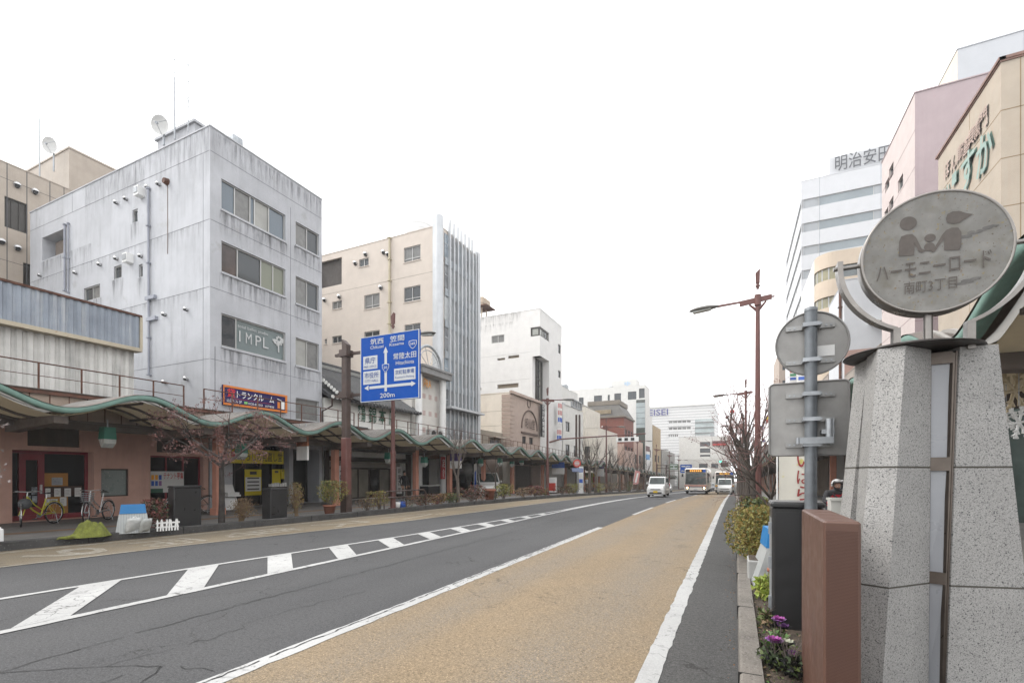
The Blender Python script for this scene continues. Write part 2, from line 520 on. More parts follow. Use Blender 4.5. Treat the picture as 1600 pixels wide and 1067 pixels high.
for n_ in paintf.node_tree.nodes:
    if n_.type == 'MAP_RANGE' and abs(n_.inputs[1].default_value - .60) < 1e-4: n_.inputs[1].default_value = .47; n_.inputs[2].default_value = .60
concrete = mat('kerb concrete', (0.150, 0.135, 0.118, 1), 0.9, var=0.22, vscale=3, speck=[(90, (0.24, 0.22, 0.20, 1), 0.58, 0.06), (45, (0.07, 0.062, 0.055, 1), 0.60, 0.06)], bump=(60, 0.5), streak=0.3)
darkkerb = mat('sooty kerb concrete', (0.050, 0.048, 0.047, 1), 0.9, var=0.25, vscale=2, speck=[(30, (0.10, 0.10, 0.095, 1), 0.62, 0.06)], bump=(60, 0.5))
paving = mat('paving', (0.165, 0.158, 0.150, 1), 0.85, var=0.16, vscale=1.4, speck=[(25, (0.08, 0.075, 0.07, 1), 0.60, 0.1)], bump=(50, 0.3))

KERB_L = [(0, -14.55), (4.5, -14.12), (8.2, -13.64), (15.3, -12.95), (24, -12.35), (38, -12.0), (300, -12.0)]
OCH_L = [(0, -12.0), (3.8, -11.68), (6.7, -11.45), (13.5, -10.35), (18.7, -10.0), (31, -9.9), (300, -9.9)]
ZEB_U = [(0, -8.98), (2.8, -8.76), (5.1, -8.58), (10.4, -7.93), (20.5, -7.10), (300, -7.10)]
kl = lambda y: pw(KERB_L, y)
ol = lambda y: pw(OCH_L, y)
zu = lambda y: pw(ZEB_U, y)
def ys(y0, y1, st=None):
    o = [y0]; y = y0
    while True:
        y += st if st else (0.6 if y < 20 else 2.0)
        if y >= y1 - 1e-6: break
        o.append(y)
    return o + [y1]
def strip(mb, fl, fr, y0, y1, dz, m, st=None, jit=0.0):
    fl_ = fl if callable(fl) else (lambda y, c=fl: c)
    fr_ = fr if callable(fr) else (lambda y, c=fr: c)
    Y = ys(y0, y1, st)
    vs = []
    for y in Y:
        z = gz(y) + dz
        vs += [(fl_(y) + random.uniform(-jit, jit), y, z), (fr_(y) + random.uniform(-jit, jit), y, z)]
    mb.add(vs, [(2 * i, 2 * i + 1, 2 * i + 3, 2 * i + 2) for i in range(len(Y) - 1)], m)
RY0, RY1 = -6.0, 185.0
def sheet(name, *a, **k):
    mb = MB(); strip(mb, *a, **k); return struct(mb.build(name))
mb = MB()
for (x0, x1) in ((-140, -30), (-30, 12), (12, 140)):
    strip(mb, x0, x1, -40, 330, -0.30, mat('bare ground', (0.11, 0.105, 0.10, 1), 0.95, var=0.2), st=6.0)
struct(mb.build('ground'))
sheet('road', lambda y: kl(y) - 0.05, 0.05, RY0, RY1, 0.0, asph)
sheet('bus_lane', -3.70, -0.70, RY0, RY1, 0.004, ochre)
mb = MB(); strip(mb, lambda y: kl(y) + 0.02, ol, RY0, RY1, 0.004, ochre_far); struct(mb.build('opposite_lane'))
# gutter strip of newer asphalt between edge line and kerb
sheet('gutter', -0.56, 0.03, RY0, RY1, 0.004, asph2)
# painted lines
mb = MB()
strip(mb, -0.725, -0.555, RY0, 150, 0.009, paintw, st=0.13, jit=0.010)
struct(mb.build('edge_line_marking'))
mb = MB()
strip(mb, -3.84, -3.66, RY0, 14.4, 0.009, paintw, st=0.13, jit=0.011)
y = 19.4
while y < 110:
    strip(mb, -3.78, -3.64, y, y + 5, 0.009, paintw); y += 10
struct(mb.build('lane_line_marking'))
mb = MB()
strip(mb, -6.97, -6.83, RY0, 20.5, 0.009, paintw, st=0.15, jit=0.007)
strip(mb, lambda y: zu(y) - 0.06, lambda y: zu(y) + 0.06, RY0, 20.5, 0.009, paintw, st=0.15, jit=0.007)
strip(mb, -7.17, -6.83, 20.5, 150, 0.009, paintw)
k = -2
while True:
    yl = 2.33 + 1.535 * k; k += 1
    if yl > 18.6: break
    yu = yl; 
    for _ in range(6): yu = yl + 0.74 * (-6.97 - zu(yu))
    a0, a1 = (-6.975, yl), (-6.975, yl + 0.50)
    b0, b1 = (zu(yu) + 0.062, yu), (zu(yu + 0.5) + 0.062, yu + 0.5)
    mb.quad((a0[0], a0[1], gz(yl) + .009), (a1[0], a1[1], gz(yl) + .009), (b1[0], b1[1], gz(yl) + .009), (b0[0], b0[1], gz(yl) + .009), paintw)
struct(mb.build('zebra_marking'))
mb = MB()
strip(mb, lambda y: kl(y) + 0.28, lambda y: kl(y) + 0.42, RY0, 80, 0.009, paintf, st=0.3, jit=0.01)
strip(mb, lambda y: ol(y) - 0.10, lambda y: ol(y) + 0.0, RY0, 80, 0.009, paintf, st=0.3, jit=0.02)
for ch, y0, y1 in (('7', 2.6, 3.5), ('9', 4.4, 5.7), ('用', 6.3, 7.5), ('専', 8.1, 10.3), ('ス', 11.0, 12.8), ('バ', 13.9, 16.8)):
    yc = (y0 + y1) / 2
    xc = (kl(yc) + 0.42 + ol(yc)) / 2
    mb.text(ch, (xc, yc, gz(yc)), (1, 0, 0), (0, 1, 0), (0, 0, 1), paintf, h=y1 - y0, w=1.25, ext=0, off=0.009, bold=0.012)
struct(mb.build('bus_lane_lettering_marking'))
# long cracks wandering along the wheel track
mb = MB()
crk = mat('crack filler', (0.010, 0.010, 0.010, 1), 0.9, var=0)
def crack(path, w=0.012, step=0.12, amp=0.03, up=.006):
    pts = []
    for (a, b) in zip(path, path[1:]):
        n = max(2, int(math.dist(a, b) / step))
        for i in range(n): pts.append((lerp(a[0], b[0], i / n) + random.uniform(-amp, amp), lerp(a[1], b[1], i / n) + random.uniform(-amp, amp)))
    pts.append(path[-1])
    for (a, b) in zip(pts, pts[1:]):
        if random.random() < 0.08: continue
        d = Vector((b[0] - a[0], b[1] - a[1])); n = Vector((-d.y, d.x)).normalized() * (w * random.uniform(0.35, 1.0) / 2)
        z0, z1 = gz(a[1]) + up, gz(b[1]) + up
        mb.quad((a[0] - n.x, a[1] - n.y, z0), (b[0] - n.x, b[1] - n.y, z1), (b[0] + n.x, b[1] + n.y, z1), (a[0] + n.x, a[1] + n.y, z0), crk)
crack([(-6.0, 0.9), (-5.55, 1.75), (-5.62, 3.2), (-5.66, 6.0), (-5.72, 12.0), (-5.75, 18.0)], 0.016)
crack([(-5.55, 1.75), (-4.9, 2.2), (-4.45, 2.45), (-4.2, 2.1)], 0.012)
crack([(-4.45, 2.45), (-3.95, 2.55)], 0.010)
crack([(-6.3, 1.6), (-5.55, 1.75)], 0.014)
crack([(-4.9, 2.2), (-4.75, 3.0), (-4.9, 3.9), (-4.7, 5.2)], 0.009, .1, .05)
crack([(-4.3, 1.4), (-4.6, 1.9), (-4.45, 2.45)], 0.009, .1, .05)
crack([(-3.80, -2.0), (-3.78, 3.0), (-3.80, 8.0), (-3.78, 13.0)], 0.020, 0.07, 0.014, .013)
struct(mb.build('road_crack_marking'))

# kerbs and pavements
mb = MB()
Y = ys(RY0, RY1, 1.0)
def kerb(mb, xf, side, w, h, m):
    vs = []
    for y in Y:
        x, z = xf(y), gz(y)
        vs += [(x, y, z - 0.05), (x + side * 0.012, y, z + h - 0.015), (x + side * 0.03, y, z + h), (x + side * w, y, z + h), (x + side * w, y, z - 0.05)]
    fs = []
    for i in range(len(Y) - 1):
        for j in range(4): fs.append((5 * i + j, 5 * i + j + 1, 5 * i + 6 + j, 5 * i + 5 + j))
    mb.add(vs, fs, m)
    for i in range(0, len(Y), 2):   # joints between kerb stones
        x, z = xf(Y[i]), gz(Y[i])
        mb.box(min(x - side * 0.002, x + side * (w - .01)), max(x - side * 0.002, x + side * (w - .01)), Y[i] - 0.006, Y[i] + 0.006, z, z + h + 0.002, M['void'])
kerb(mb, lambda y: 0.02, 1, 0.17, 0.15, concrete); struct(mb.build('kerb'))
mb = MB(); kerb(mb, kl, -1, 0.20, 0.20, darkkerb); struct(mb.build('kerb'))
mb = MB(); strip(mb, lambda y: -20.4, lambda y: kl(y) - 0.18, RY0, RY1, 0.15, paving); struct(mb.build('pavement'))
mb = MB(); strip(mb, lambda y: kl(y) - 2.55, lambda y: kl(y) - 2.2, RY0, RY1, 0.155, mat('orange paving band', (0.20, 0.115, 0.06, 1), 0.85, var=0.2)); struct(mb.build('pavement_line'))
mb = MB(); strip(mb, 1.3, 8.0, RY0, RY1, 0.15, paving); struct(mb.build('pavement'))
mb = MB(); strip(mb, 0.19, 1.30, RY0, RY1, 0.11, M['soil'], st=1.0); struct(mb.build('soil_bed_ground'))
mb = MB()
for i in range(520):
    y = random.uniform(1.8, 9.5); x = random.uniform(0.2, 0.95)
    a = random.uniform(0, 6.28); r = random.uniform(0.008, 0.03); z = 0.113 + random.uniform(0.0, 0.02)
    mb.quad((x + r * math.cos(a), y + r * math.sin(a), z), (x - r * .5 * math.sin(a), y + r * .5 * math.cos(a), z + .012), (x - r * math.cos(a), y - r * math.sin(a), z + .004), (x + r * .5 * math.sin(a), y - r * .5 * math.cos(a), z + .01),
            random.choice([mat('dry leaf', (0.16, 0.085, 0.04, 1), 0.8, var=0), mat('pale leaf', (0.22, 0.16, 0.09, 1), 0.8, var=0), M['bark']]))
struct(mb.build('leaf_litter'), 'stuff')
mb = MB()
for i in range(150):   # grit along the gutter
    y = random.uniform(1.6, 12); x = 0.0 - abs(random.gauss(0, 0.06)); r = random.uniform(0.003, 0.011)
    mb.add([(x - r, y, .004), (x, y - r, .004), (x + r, y, .004), (x, y + r, .004), (x, y, .004 + r)], [(0, 1, 4), (1, 2, 4), (2, 3, 4), (3, 0, 4)], random.choice([concrete, M['soil'], mat('dry leaf', (0, 0, 0, 1))]))
struct(mb.build('gutter_debris'), 'stuff')
# ------------------------------------------------------------------ buildings
JOINT = mat('panel joint', (0.085, 0.085, 0.09, 1), 0.9, var=0.1)
ROOF = mat('flat roof', (0.17, 0.17, 0.165, 1), 0.9, var=0.15)
def shell(root, X, y0, y1, z1, deep, wm, fh=(), sh=(), z0=None, sgn=1, fm=None, coping=None, joints_f=(), joints_s=(), jm=None, name='wall'):
    """one building shell: street front on plane X, near side on plane y0; holes where windows go. sgn 1: stands on the far (left) side, -1: on the near (right) side"""
    z0 = (gz((y0 + y1) / 2) - 0.3) if z0 is None else z0
    F, S = Fac('x', X, sgn), Fac('y', y0)
    mb = MB()
    xb = X - sgn * deep
    F.wall(mb, y0, y1, z0, z1, list(fh), fm or wm)
    S.wall(mb, min(X, xb), max(X, xb), z0, z1, list(sh), wm)
    mb.quad((X, y1, z0), (xb, y1, z0), (xb, y1, z1), (X, y1, z1), wm)
    mb.quad((xb, y0, z0), (xb, y1, z0), (xb, y1, z1), (xb, y0, z1), wm)
    t = 0.2; zi = z1 - 0.5
    xa, xc = min(X, xb), max(X, xb)
    mb.quad((xa + t, y0 + t, zi), (xc - t, y0 + t, zi), (xc - t, y1 - t, zi), (xa + t, y1 - t, zi), ROOF)
    cm = coping or wm
    mb.box(xa - .03, xc + .03, y0 - .03, y0 + t, z1 + .002, z1 + .06, cm); mb.box(xa - .03, xc + .03, y1 - t, y1 + .03, z1 + .002, z1 + .06, cm)
    mb.box(xa - .03, xa + t, y0 + t, y1 - t, z1 + .002, z1 + .06, cm); mb.box(xc - t, xc + .03, y0 + t, y1 - t, z1 + .002, z1 + .06, cm)
    mb.quad((xa + t, y0 + t, zi), (xc - t, y0 + t, zi), (xc - t, y0 + t, z1), (xa + t, y0 + t, z1), wm)
    mb.quad((xa + t, y1 - t, zi), (xc - t, y1 - t, zi), (xc - t, y1 - t, z1), (xa + t, y1 - t, z1), wm)
    for (a, b, v) in joints_f: F.box(mb, a, b, v - .012, v + .012, -.02, .004, jm or JOINT)
    for (a, b, v) in joints_s: S.box(mb, a, b, v - .012, v + .012, -.02, .004, jm or JOINT)
    o = mb.build(name, root)
    return F, S, o
def vline(F, mb, u, v0, v1, m=None, w=.012): F.box(mb, u - w, u + w, v0, v1, -.02, .004, m or JOINT)
def hood(root, F, x, y, r=0.14):
    u, v = F.pt(x, y)
    U, V, N = F.axes()
    mb = MB()
    c = Vector(F.p(u, v, 0))
    mb.cyl(c, c + N * 0.10, r * .8, r * .8, M['vent'], 12)
    vs, fs = [], []
    for i in range(7):
        for j in range(9):
            a, b = math.pi * j / 8, math.pi / 2 * i / 6
            vs.append(c + N * (0.10 + r * math.cos(b) * 0.9) + U * (r * math.sin(b) * math.cos(a)) + V * (r * math.sin(b) * math.sin(a)))
    for i in range(6):
        for j in range(8): fs.append((i * 9 + j, i * 9 + j + 1, i * 9 + 10 + j, i * 9 + 9 + j))
    mb.add(vs, fs, M['vent'], True)
    mb.cyl(c + N * .02 + V * (-r * .2), c + N * 0.16 + V * (-r * .25), r * .7, r * .6, M['black'], 10)
    return mb.build('vent_hood', root)
def pipe(root, F, pts, r=0.05, m=None, name='downpipe'):
    mb = MB()
    P = [F.p(*F.pt(x, y), r + 0.03) for x, y in pts]
    mb.tube(P, r, m, 8)
    a, b = Vector(P[0]), Vector(P[-1])
    n = max(2, int((b - a).length / 1.6))
    for i in range(n + 1):
        c = a.lerp(b, i / n); mb.box(c.x - r * 1.5, c.x + r * 1.5, c.y - r * 1.5, c.y + r * 1.5, c.z - .03, c.z + .03, m)
    return mb.build(name, root)
def dish(label, loc, r, az, tilt=35, mast=0.8, cat='satellite dish'):
    t = thing('satellite_dish', label, cat, loc)
    mb = MB(); mb.cyl((0, 0, 0), (0, 0, mast), .05, .05, M['steel'], 8); mb.build('mast', t, True)
    mt = Matrix.Translation((0, 0, mast)) @ Matrix.Rotation(az, 4, 'Z') @ Matrix.Rotation(R(90 - tilt), 4, 'X')
    vs, fs = [], []; n = 20
    for i in range(6):
        q = r * i / 5
        for j in range(n): vs.append(mt @ Vector((q * math.cos(2 * math.pi * j / n), q * math.sin(2 * math.pi * j / n), 0.12 + 0.35 * q * q / r)))
    for i in range(5):
        for j in range(n): fs.append((i * n + j, i * n + (j + 1) % n, i * n + n + (j + 1) % n, i * n + n + j))
    mb = MB(); mb.add(vs, fs, mat('dish white', (0.6, 0.6, 0.59, 1), 0.5, var=.05), True); mb.build('reflector', t, True)
    mb = MB(); e = mt @ Vector((0, 0, 0.12 + r * .9))
    for q in (0.5, 2.6, 4.7): mb.tube([mt @ Vector((r * .9 * math.cos(q), r * .9 * math.sin(q), .12 + .35 * r * .8)), e], .012, M['steel'], 5)
    mb.cyl(e, mt @ Vector((0, 0, .12 + r * .7)), .06, .05, M['steel'], 8)
    mb.build('feed_horn', t, True)
    return t
def rod(label, base, h, cat='lightning rod'):
    mb = MB(); mb.cyl((0, 0, 0), (0, 0, h * .62), .04, .035, M['steel'], 6); mb.cyl((0, 0, h * .62), (0, 0, h), .022, .012, M['steel'], 6)
    o = MB.build(mb, 'lightning_rod'); o.location = base
    return tag(o, label, cat)
def yagi(label, base, h, rot):
    t = thing('television_antenna', label, 'antenna', base, rot=rot)
    mb = MB(); mb.cyl((0, 0, 0), (0, 0, h), .025, .02, M['steel'], 6); mb.build('mast', t, True)
    for k, (z, L, n) in enumerate(((h * .95, 1.5, 9), (h * .72, 1.2, 6), (h * .45, .9, 4))):
        mb = MB(); a = .5 * k
        d = Vector((math.cos(a), math.sin(a), 0.08)); e = Vector((-d.y, d.x, 0))
        mb.tube([Vector((0, 0, z)) - d * L * .5, Vector((0, 0, z)) + d * L * .5], .014, M['steel'], 5)
        for i in range(n):
            c = Vector((0, 0, z)) + d * L * (i / (n - 1) - .5); w = .12 + .18 * (i / n)
            mb.tube([c - e * w, c + e * w], .007, M['steel'], 4)
        mb.build('boom', t, True)
    return t

FX = -20.0
# ============ tan building far back on the side street
tanw = mat('tan wall panels', A('#b9ada0', .78), 0.7, var=.06, streak=.25)
X0 = -38.0
F = Fac('x', X0)
root = thing('office_building', 'tan panelled building with dark louvred windows behind the grey concrete block', 'building', (X0, 4, 0))
zt = F.pt(0, 251)[1]
w1, w2 = F.px(7, 306, 43, 354), F.px(36, 410, 60, 452)
F, S, _ = shell(root, X0, 4, 34, zt, 14, tanw, [w1, w2], joints_f=[(4, 34, zt - .9), (4, 34, zt - 5.6)])
window(root, F, w1, 3, M['alu_dark'], M['alu_dark'], .06, name='louvre'); window(root, F, w2, 1, M['alu_dark'], M['alu_dark'], .06, name='louvre')
mb = MB()
for x in (11, 42, 78, 100): vline(F, mb, on_x(x, X0), 0, zt, None, .02)
mb.build('panel_joint', root)
for x, y in ((26, 290), (54, 300), (2, 378), (27, 388)): hood(root, F, x, y, .19)
yb = on_x(108, -40.0)
S2 = Fac('y', yb)
mb = MB(); zb = zat(232, -40.0, yb); xl = on_y(42, yb)
mb.box(xl, -40, yb, yb + 6.5, zt - .4, zb, tanw); mb.box(xl - .05, -39.95, yb - .05, yb + 6.55, zb + .002, zb + .12, tanw)
mb.build('rooftop_room', root)
dish('white dish on two rusty posts atop the tan building', (-40.6, on_x(84, -40.6), zat(268, -40.6, on_x(84, -40.6))), .50, .42, tilt=-14, mast=1.6)
rod('tall thin rod on the roof of the tan building', (-41, on_x(62, -41), zat(277, -41, on_x(62, -41))), zat(130, -41, on_x(62, -41)) - zat(277, -41, on_x(62, -41)))
yagi('small aerial beside the dish on the tan building', (-41.5, on_x(94, -41.5), zat(262, -41.5, on_x(94, -41.5))), 2.6, .4)

# ============ pink shop with corrugated upper storey
pinkw = mat('faded pink stucco', A('#a08074', 1.55), 0.9, var=.10, streak=.45, bump=(30, .25))
corr_b = mat('blue grey corrugated sheet', A('#939ca8', .8), 0.6, var=.14, streak=.9, scol=(0.55, .55, .54, 1), rust=(2.2, (.16, .075, .04, 1), .70))
corr_w = mat('dirty white corrugated sheet', A('#d2d1cd', .9), 0.65, var=.14, streak=1.0, scol=(.11, .115, .12, 1))
root = thing('pink_shop', 'pink stucco shop with red framed door under rusty corrugated upper wall', 'shop', (FX, 2, 0))
F = Fac('x', FX)
door = F.px(19, 702, 147, 817); door = (door[0], door[1], .17, door[3])
notice = F.px(158, 732, 201, 776)
win = F.px(235, 711, 318, 800); win = (win[0], win[1], .25, win[3])
tr1, tr2 = F.px(43, 664, 125, 696), F.px(245, 676, 300, 706)
ztop = 4.1
mb = MB()
F.wall(mb, 2, 12.70, -.3, ztop, [door + (.55,), notice + (.12,), win + (.35,), tr1 + (.06,), tr2 + (.06,)], pinkw)
mb.box(-29, FX - .001, 2, 12.7, ztop - .02, ztop + .08, ROOF)
mb.quad((FX, 12.7, -.3), (-29, 12.7, -.3), (-29, 12.7, ztop), (FX, 12.7, ztop), pinkw)
mb.build('wall', root)
tm = mat('brown transom board', (0.075, .06, .045, 1), .8, var=.25, streak=.5)
for r in (tr1, tr2):
    mb = MB(); F.box(mb, r[0], r[1], r[2], r[3], -.10, -.06, tm); F.box(mb, lerp(r[0], r[1], .33) - .03, lerp(r[0], r[1], .33) + .03, r[2], r[3], -.06, -.045, tm); mb.build('transom_panel', root)
redf = mat('red door frame', (0.20, .018, .026, 1), .5, var=.12)
# door bay: dark glass, red framed door leaf, inside board covered in notices
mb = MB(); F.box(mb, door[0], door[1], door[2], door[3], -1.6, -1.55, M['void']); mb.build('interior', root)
mb = MB()
F.box(mb, door[0], door[1], door[3] - .09, door[3], -.50, -.40, redf); F.box(mb, door[0], door[1], door[2], door[2] + .16, -.50, -.40, redf)
F.box(mb, door[1] - .08, door[1], door[2] + .16, door[3] - .09, -.50, -.40, redf)
fr = mb.build('door_frame', root)
d0, d1 = F.pt(38, 0)[0], F.pt(78, 0)[0]
mb = MB()
for (a, b, c, d) in ((d0, d0 + .16, door[2] + .17, door[3] - .1), (d1 - .16, d1, door[2] + .17, door[3] - .1), (d0 + .16, d1 - .16, door[3] - .3, door[3] - .1), (d0 + .16, d1 - .16, door[2] + .17, door[2] + .42)):
    F.box(mb, a, b, c, d, -.46, -.36, redf)
dr = mb.build('door', root)
mb = MB(); F.box(mb, d1 - .12, d1 - .07, 1.0, 1.3, -.36, -.31, M['vent']); mb.build('handle', dr)
mb = MB(); F.box(mb, d0 + .16, d1 - .16, door[2] + .42, door[3] - .3, -.43, -.42, M['glass_dark']); mb.build('pane', dr)
mb = MB(); F.box(mb, door[0], d0, door[2] + .16, door[3] - .09, -.46, -.45, M['glass_dark']); mb.build('side_pane', root)
mb = MB(); F.box(mb, d1, door[1] - .08, door[2] + .16, door[3] - .09, -.48, -.47, M['glass_dark']); mb.build('shop_pane', root)
ob = mat('orange plywood', (0.36, .17, .035, 1), .7, var=.1)
b1, b2 = F.pt(78, 0)[0], F.pt(116, 0)[0]
mb = MB(); F.box(mb, b1, b2, .30, F.pt(78, 777)[1], -.44, -.41, ob); F.box(mb, b1, b2, F.pt(78, 760)[1], F.pt(78, 739)[1], -.44, -.41, ob)
F.box(mb, b1, F.pt(138, 0)[0], F.pt(78, 776)[1], F.pt(78, 760)[1], -.44, -.40, mat('dark notice board', (.045, .02, .015, 1), .7))
bd = mb.build('notice_board', root)
for (xa, ya, xb_, yb_, c) in ((80, 763, 88, 777, 'paper'), (94, 763, 104, 776, 'paper'), (110, 763, 120, 776, 'paper'), (126, 762, 136, 776, 'paper'), (79, 780, 87, 790, 'paper'), (88, 780, 99, 786, 'paper'), (103, 777, 113, 791, 'paper'), (90, 746, 107, 758, 'steel'), (94, 748, 100, 757, 'paper')):
    r = F.px(xa, ya, xb_, yb_); mb = MB(); F.box(mb, *r, -.395 + random.uniform(0, .004), -.388 + random.uniform(.004, .008), M[c])
    for k in range(4):
        v = lerp(r[2], r[3], .25 + .17 * k); F.box(mb, r[0] + .02, r[1] - .02 - random.uniform(0, .05), v, v + .012, -.383, -.379, mat('print grey', (.25, .25, .27, 1), .7, var=.4, vscale=20))
    mb.build('notice', bd)
for (xa, ya, xb_, yb_) in ((59, 761, 68, 773), (48, 775, 58, 786), (60, 775, 69, 786)):
    r = F.px(xa, ya, xb_, yb_); mb = MB(); F.box(mb, *r, -.415, -.405, mat('photo print', (.22, .25, .28, 1), .5, var=.9, vscale=9)); mb.build('poster', dr)
# frosted notice case
mb = MB(); F.box(mb, *notice, -.12, -.10, mat('frosted panel', (.21, .245, .235, 1), .35, var=.08, speck=[(14, (.36, .37, .36, 1), .66, .04)])); fp = mb.build('display_case_panel', root)
mb = MB()
for (a, b, c, d) in ((notice[0], notice[1], notice[3] - .05, notice[3]), (notice[0], notice[1], notice[2], notice[2] + .04), (notice[1] - .04, notice[1], notice[2], notice[3])): F.box(mb, a, b, c, d, -.10, -.05, M['alu_dark'])
mb.build('frame', fp)
# window with tenant poster
mb = MB(); F.box(mb, *win, -1.2, -1.15, M['void']); mb.build('interior', root)
window(root, F, win, [.34, .66], redf, M['glass_dark'], .06, .25)
pr = F.px(240, 736, 292, 770)
mb = MB(); F.box(mb, *pr, -.27, -.20, M['paper'])
F.box(mb, pr[0], lerp(pr[0], pr[1], .36), pr[2], pr[2] + .16, -.20, -.195, M['txt_green'])
for i in range(3):
    for j in range(2):
        F.box(mb, lerp(pr[0], pr[1], .02 + .11 * i), lerp(pr[0], pr[1], .10 + .11 * i), lerp(pr[2], pr[3], .32 + .28 * j), lerp(pr[2], pr[3], .55 + .28 * j), -.20, -.195, random.choice([M['txt_blue'], M['txt_orange'], mat('mauve print', (.25, .12, .3, 1), .6)]))
pf = mb.build('poster', root)
mb = MB(); F.text(mb, 'テナント募集', (lerp(pr[0], pr[1], .37), lerp(pr[0], pr[1], .98), lerp(pr[2], pr[3], .62), lerp(pr[2], pr[3], .95)), M['txt_red'], n=-.20, bold=.03); mb.build('lettering', pf)
# upper corrugated wall
yr = on_x(212, FX)
def corrugated(u0, u1, v0, v1, n, m, pitch=.21, d=.035):
    vs = []; us = []
    u = u0
    while u < u1:
        for q, k in ((0, 0), (.3, 0), (.45, 1), (.85, 1)): us.append((min(u + q * pitch, u1), k))
        u += pitch
    for (a, k) in us: vs += [F.p(a, v0, n + d * k), F.p(a, v1, n + d * k)]
    mb.add(vs, [(2 * i, 2 * i + 2, 2 * i + 3, 2 * i + 1) for i in range(len(us) - 1)], m)
za, zb = F.pt(212, 497)[1], F.pt(212, 546)[1]
mb = MB(); corrugated(2, yr, zb, za, .30, corr_b); mb.box(-24, FX + .29, 2, yr - .02, zb, za - .05, corr_w)
F.box(mb, 2, yr + .03, za - .02, za + .05, .2, .37, M['rusty']); o = mb.build('sign_panel', root)
mb = MB(); corrugated(2, yr - .1, 4.0, zb - .12, .02, corr_w, .26, .07); mb.box(-28, FX, 2, yr - .12, 4.0, zb - .1, corr_w); o = mb.build('upper_wall', root); UPW = (yr - .1, zb)
mb = MB(); F.box(mb, 2, yr + .02, zb - .14, zb - .01, .0, .40, mat('cream gutter', (.42, .37, .28, 1), .7, var=.1, rust=(3, (.25, .11, .05, 1), .62))); F.box(mb, yr - .03, yr + .05, zb, za, .25, .36, mat('cream gutter', (0, 0, 0, 1))); mb.build('gutter', root)

# ============ grey painted concrete block
greyw = mat('blue grey painted concrete', A('#c1c3c8', .80), 0.85, var=.085, vscale=.6, streak=.6, scol=(.19, .19, .195, 1), rust=(.75, (.36, .365, .375, 1), .60), bump=(18, .12))
X, y0, y1 = FX, on_x(328, FX), on_x(503, FX)
F, S = Fac('x', X), Fac('y', y0)
ztop = zat(197, X, y0)
root = thing('concrete_building', 'weathered blue grey concrete office block with rooftop dish and purple sign', 'building', (X, y0, 0))
c1 = [F.px(346, 279, 446, 326), F.px(346, 376, 446, 424), F.px(346, 489, 446, 540)]
c2 = [F.px(462, 346, 498.5, 382), F.px(462, 431, 498.5, 473), F.px(462, 527, 498.5, 570), F.px(462, 621, 498.5, 655)]
sw = [S.px(207, 329, 215, 349), S.px(178, 417, 190, 437), S.px(217, 414, 223, 434), S.px(131, 451, 156, 472)]
rec = S.px(66, 372, 103, 408)
shop = (y0 + 1.0, on_x(452, X), .16, 3.0); ent = (on_x(458, X), on_x(499, X), .16, 2.9)
jz = [zat(v, X, y0) for v in (234.6, 342, 447.6, 560)]
F, S, wall_o = shell(root, X, y0, y1, ztop, 15.85, greyw, c1 + c2 + [shop + (.5,), ent + (1.2,)], [w + (.14,) for w in sw] + [rec + (2.2,)],
                     joints_f=[(y0 + .02, y1, z) for z in jz], joints_s=[(-35.85, X - .02, z) for z in jz], jm=mat('faint concrete joint', (.20, .205, .22, 1), .9))
mb = MB()
vline(F, mb, on_x(346, X) - .28, 3.6, c1[2][2] - .1); mb.build('panel_joint', root); mb = MB(); vline(F, mb, on_x(454, X), 3.6, ztop - 1.4, mat('faint concrete joint', (0, 0, 0, 1))); mb.build('panel_joint', root); mb = MB(); vline(S, mb, X - .45, 3, jz[0], mat('faint concrete joint', (0, 0, 0, 1)))
mb.build('panel_joint', root); mb = MB(); vline(S, mb, on_y(113, y0), jz[0], ztop, mat('faint concrete joint', (0, 0, 0, 1)))
mb.build('panel_joint', root)
for w in c1 + c2: mb = MB(); F.box(mb, w[0] - .03, w[1] + .03, w[2] - .09, w[2] - .003, -.1, .05, greyw); mb.build('window_sill', root)
cut = [.19, .38, .58, .80]
window(root, F, c1[0], [.20, .43, .50, .73], M['alu'], None, .05, .10, gms=[M['glass_sky'], M['curtain'], M['glass_sky'], M['blind'], M['glass_sky']])
window(root, F, c1[1], [.24, .60, .80], M['alu'], None, .05, .10, gms=[mat('brown curtain behind glass', (.055, .035, .03, 1), .12, var=.4), M['glass'], M['blind_green'], M['blind_green']])
wr = window(root, F, c1[2], [.22], M['alu'], None, .05, .10, gms=[M['glass'], mat('mint frosted glass', (.135, .17, .172, 1), .2, var=.06)])
mb = MB()
r = c1[2]
ltg = mat('pale grey lettering', (.48, .49, .49, 1), .6, var=0)
for ch, a_ in zip('IMPL', (.27, .37, .52, .64)): F.text(mb, ch, (lerp(r[0], r[1], a_), lerp(r[0], r[1], a_ + (.02 if ch == 'I' else .09)), lerp(r[2], r[3], .30), lerp(r[2], r[3], .64)), ltg, n=-.10)
F.text(mb, 'total ballet studio', (lerp(r[0], r[1], .25), lerp(r[0], r[1], .72), lerp(r[2], r[3], .74), lerp(r[2], r[3], .84)), ltg, n=-.10); mb.build('lettering', wr); mb = MB()
cu, cv = lerp(r[0], r[1], .90), lerp(r[2], r[3], .60)
for i in range(26):   # tree emblem
    a, q = random.uniform(0, 6.28), .30 * math.sqrt(random.random()); F.box(mb, cu + q * math.cos(a) - .05, cu + q * math.cos(a) + .05, cv + .10 + q * .8 * math.sin(a) - .05, cv + .10 + q * .8 * math.sin(a) + .05, -.105, -.095 + .0005 * i, ltg)
F.box(mb, cu - .03, cu + .03, cv - .45, cv + .1, -.105, -.079, ltg)
mb.build('tree_emblem', wr)
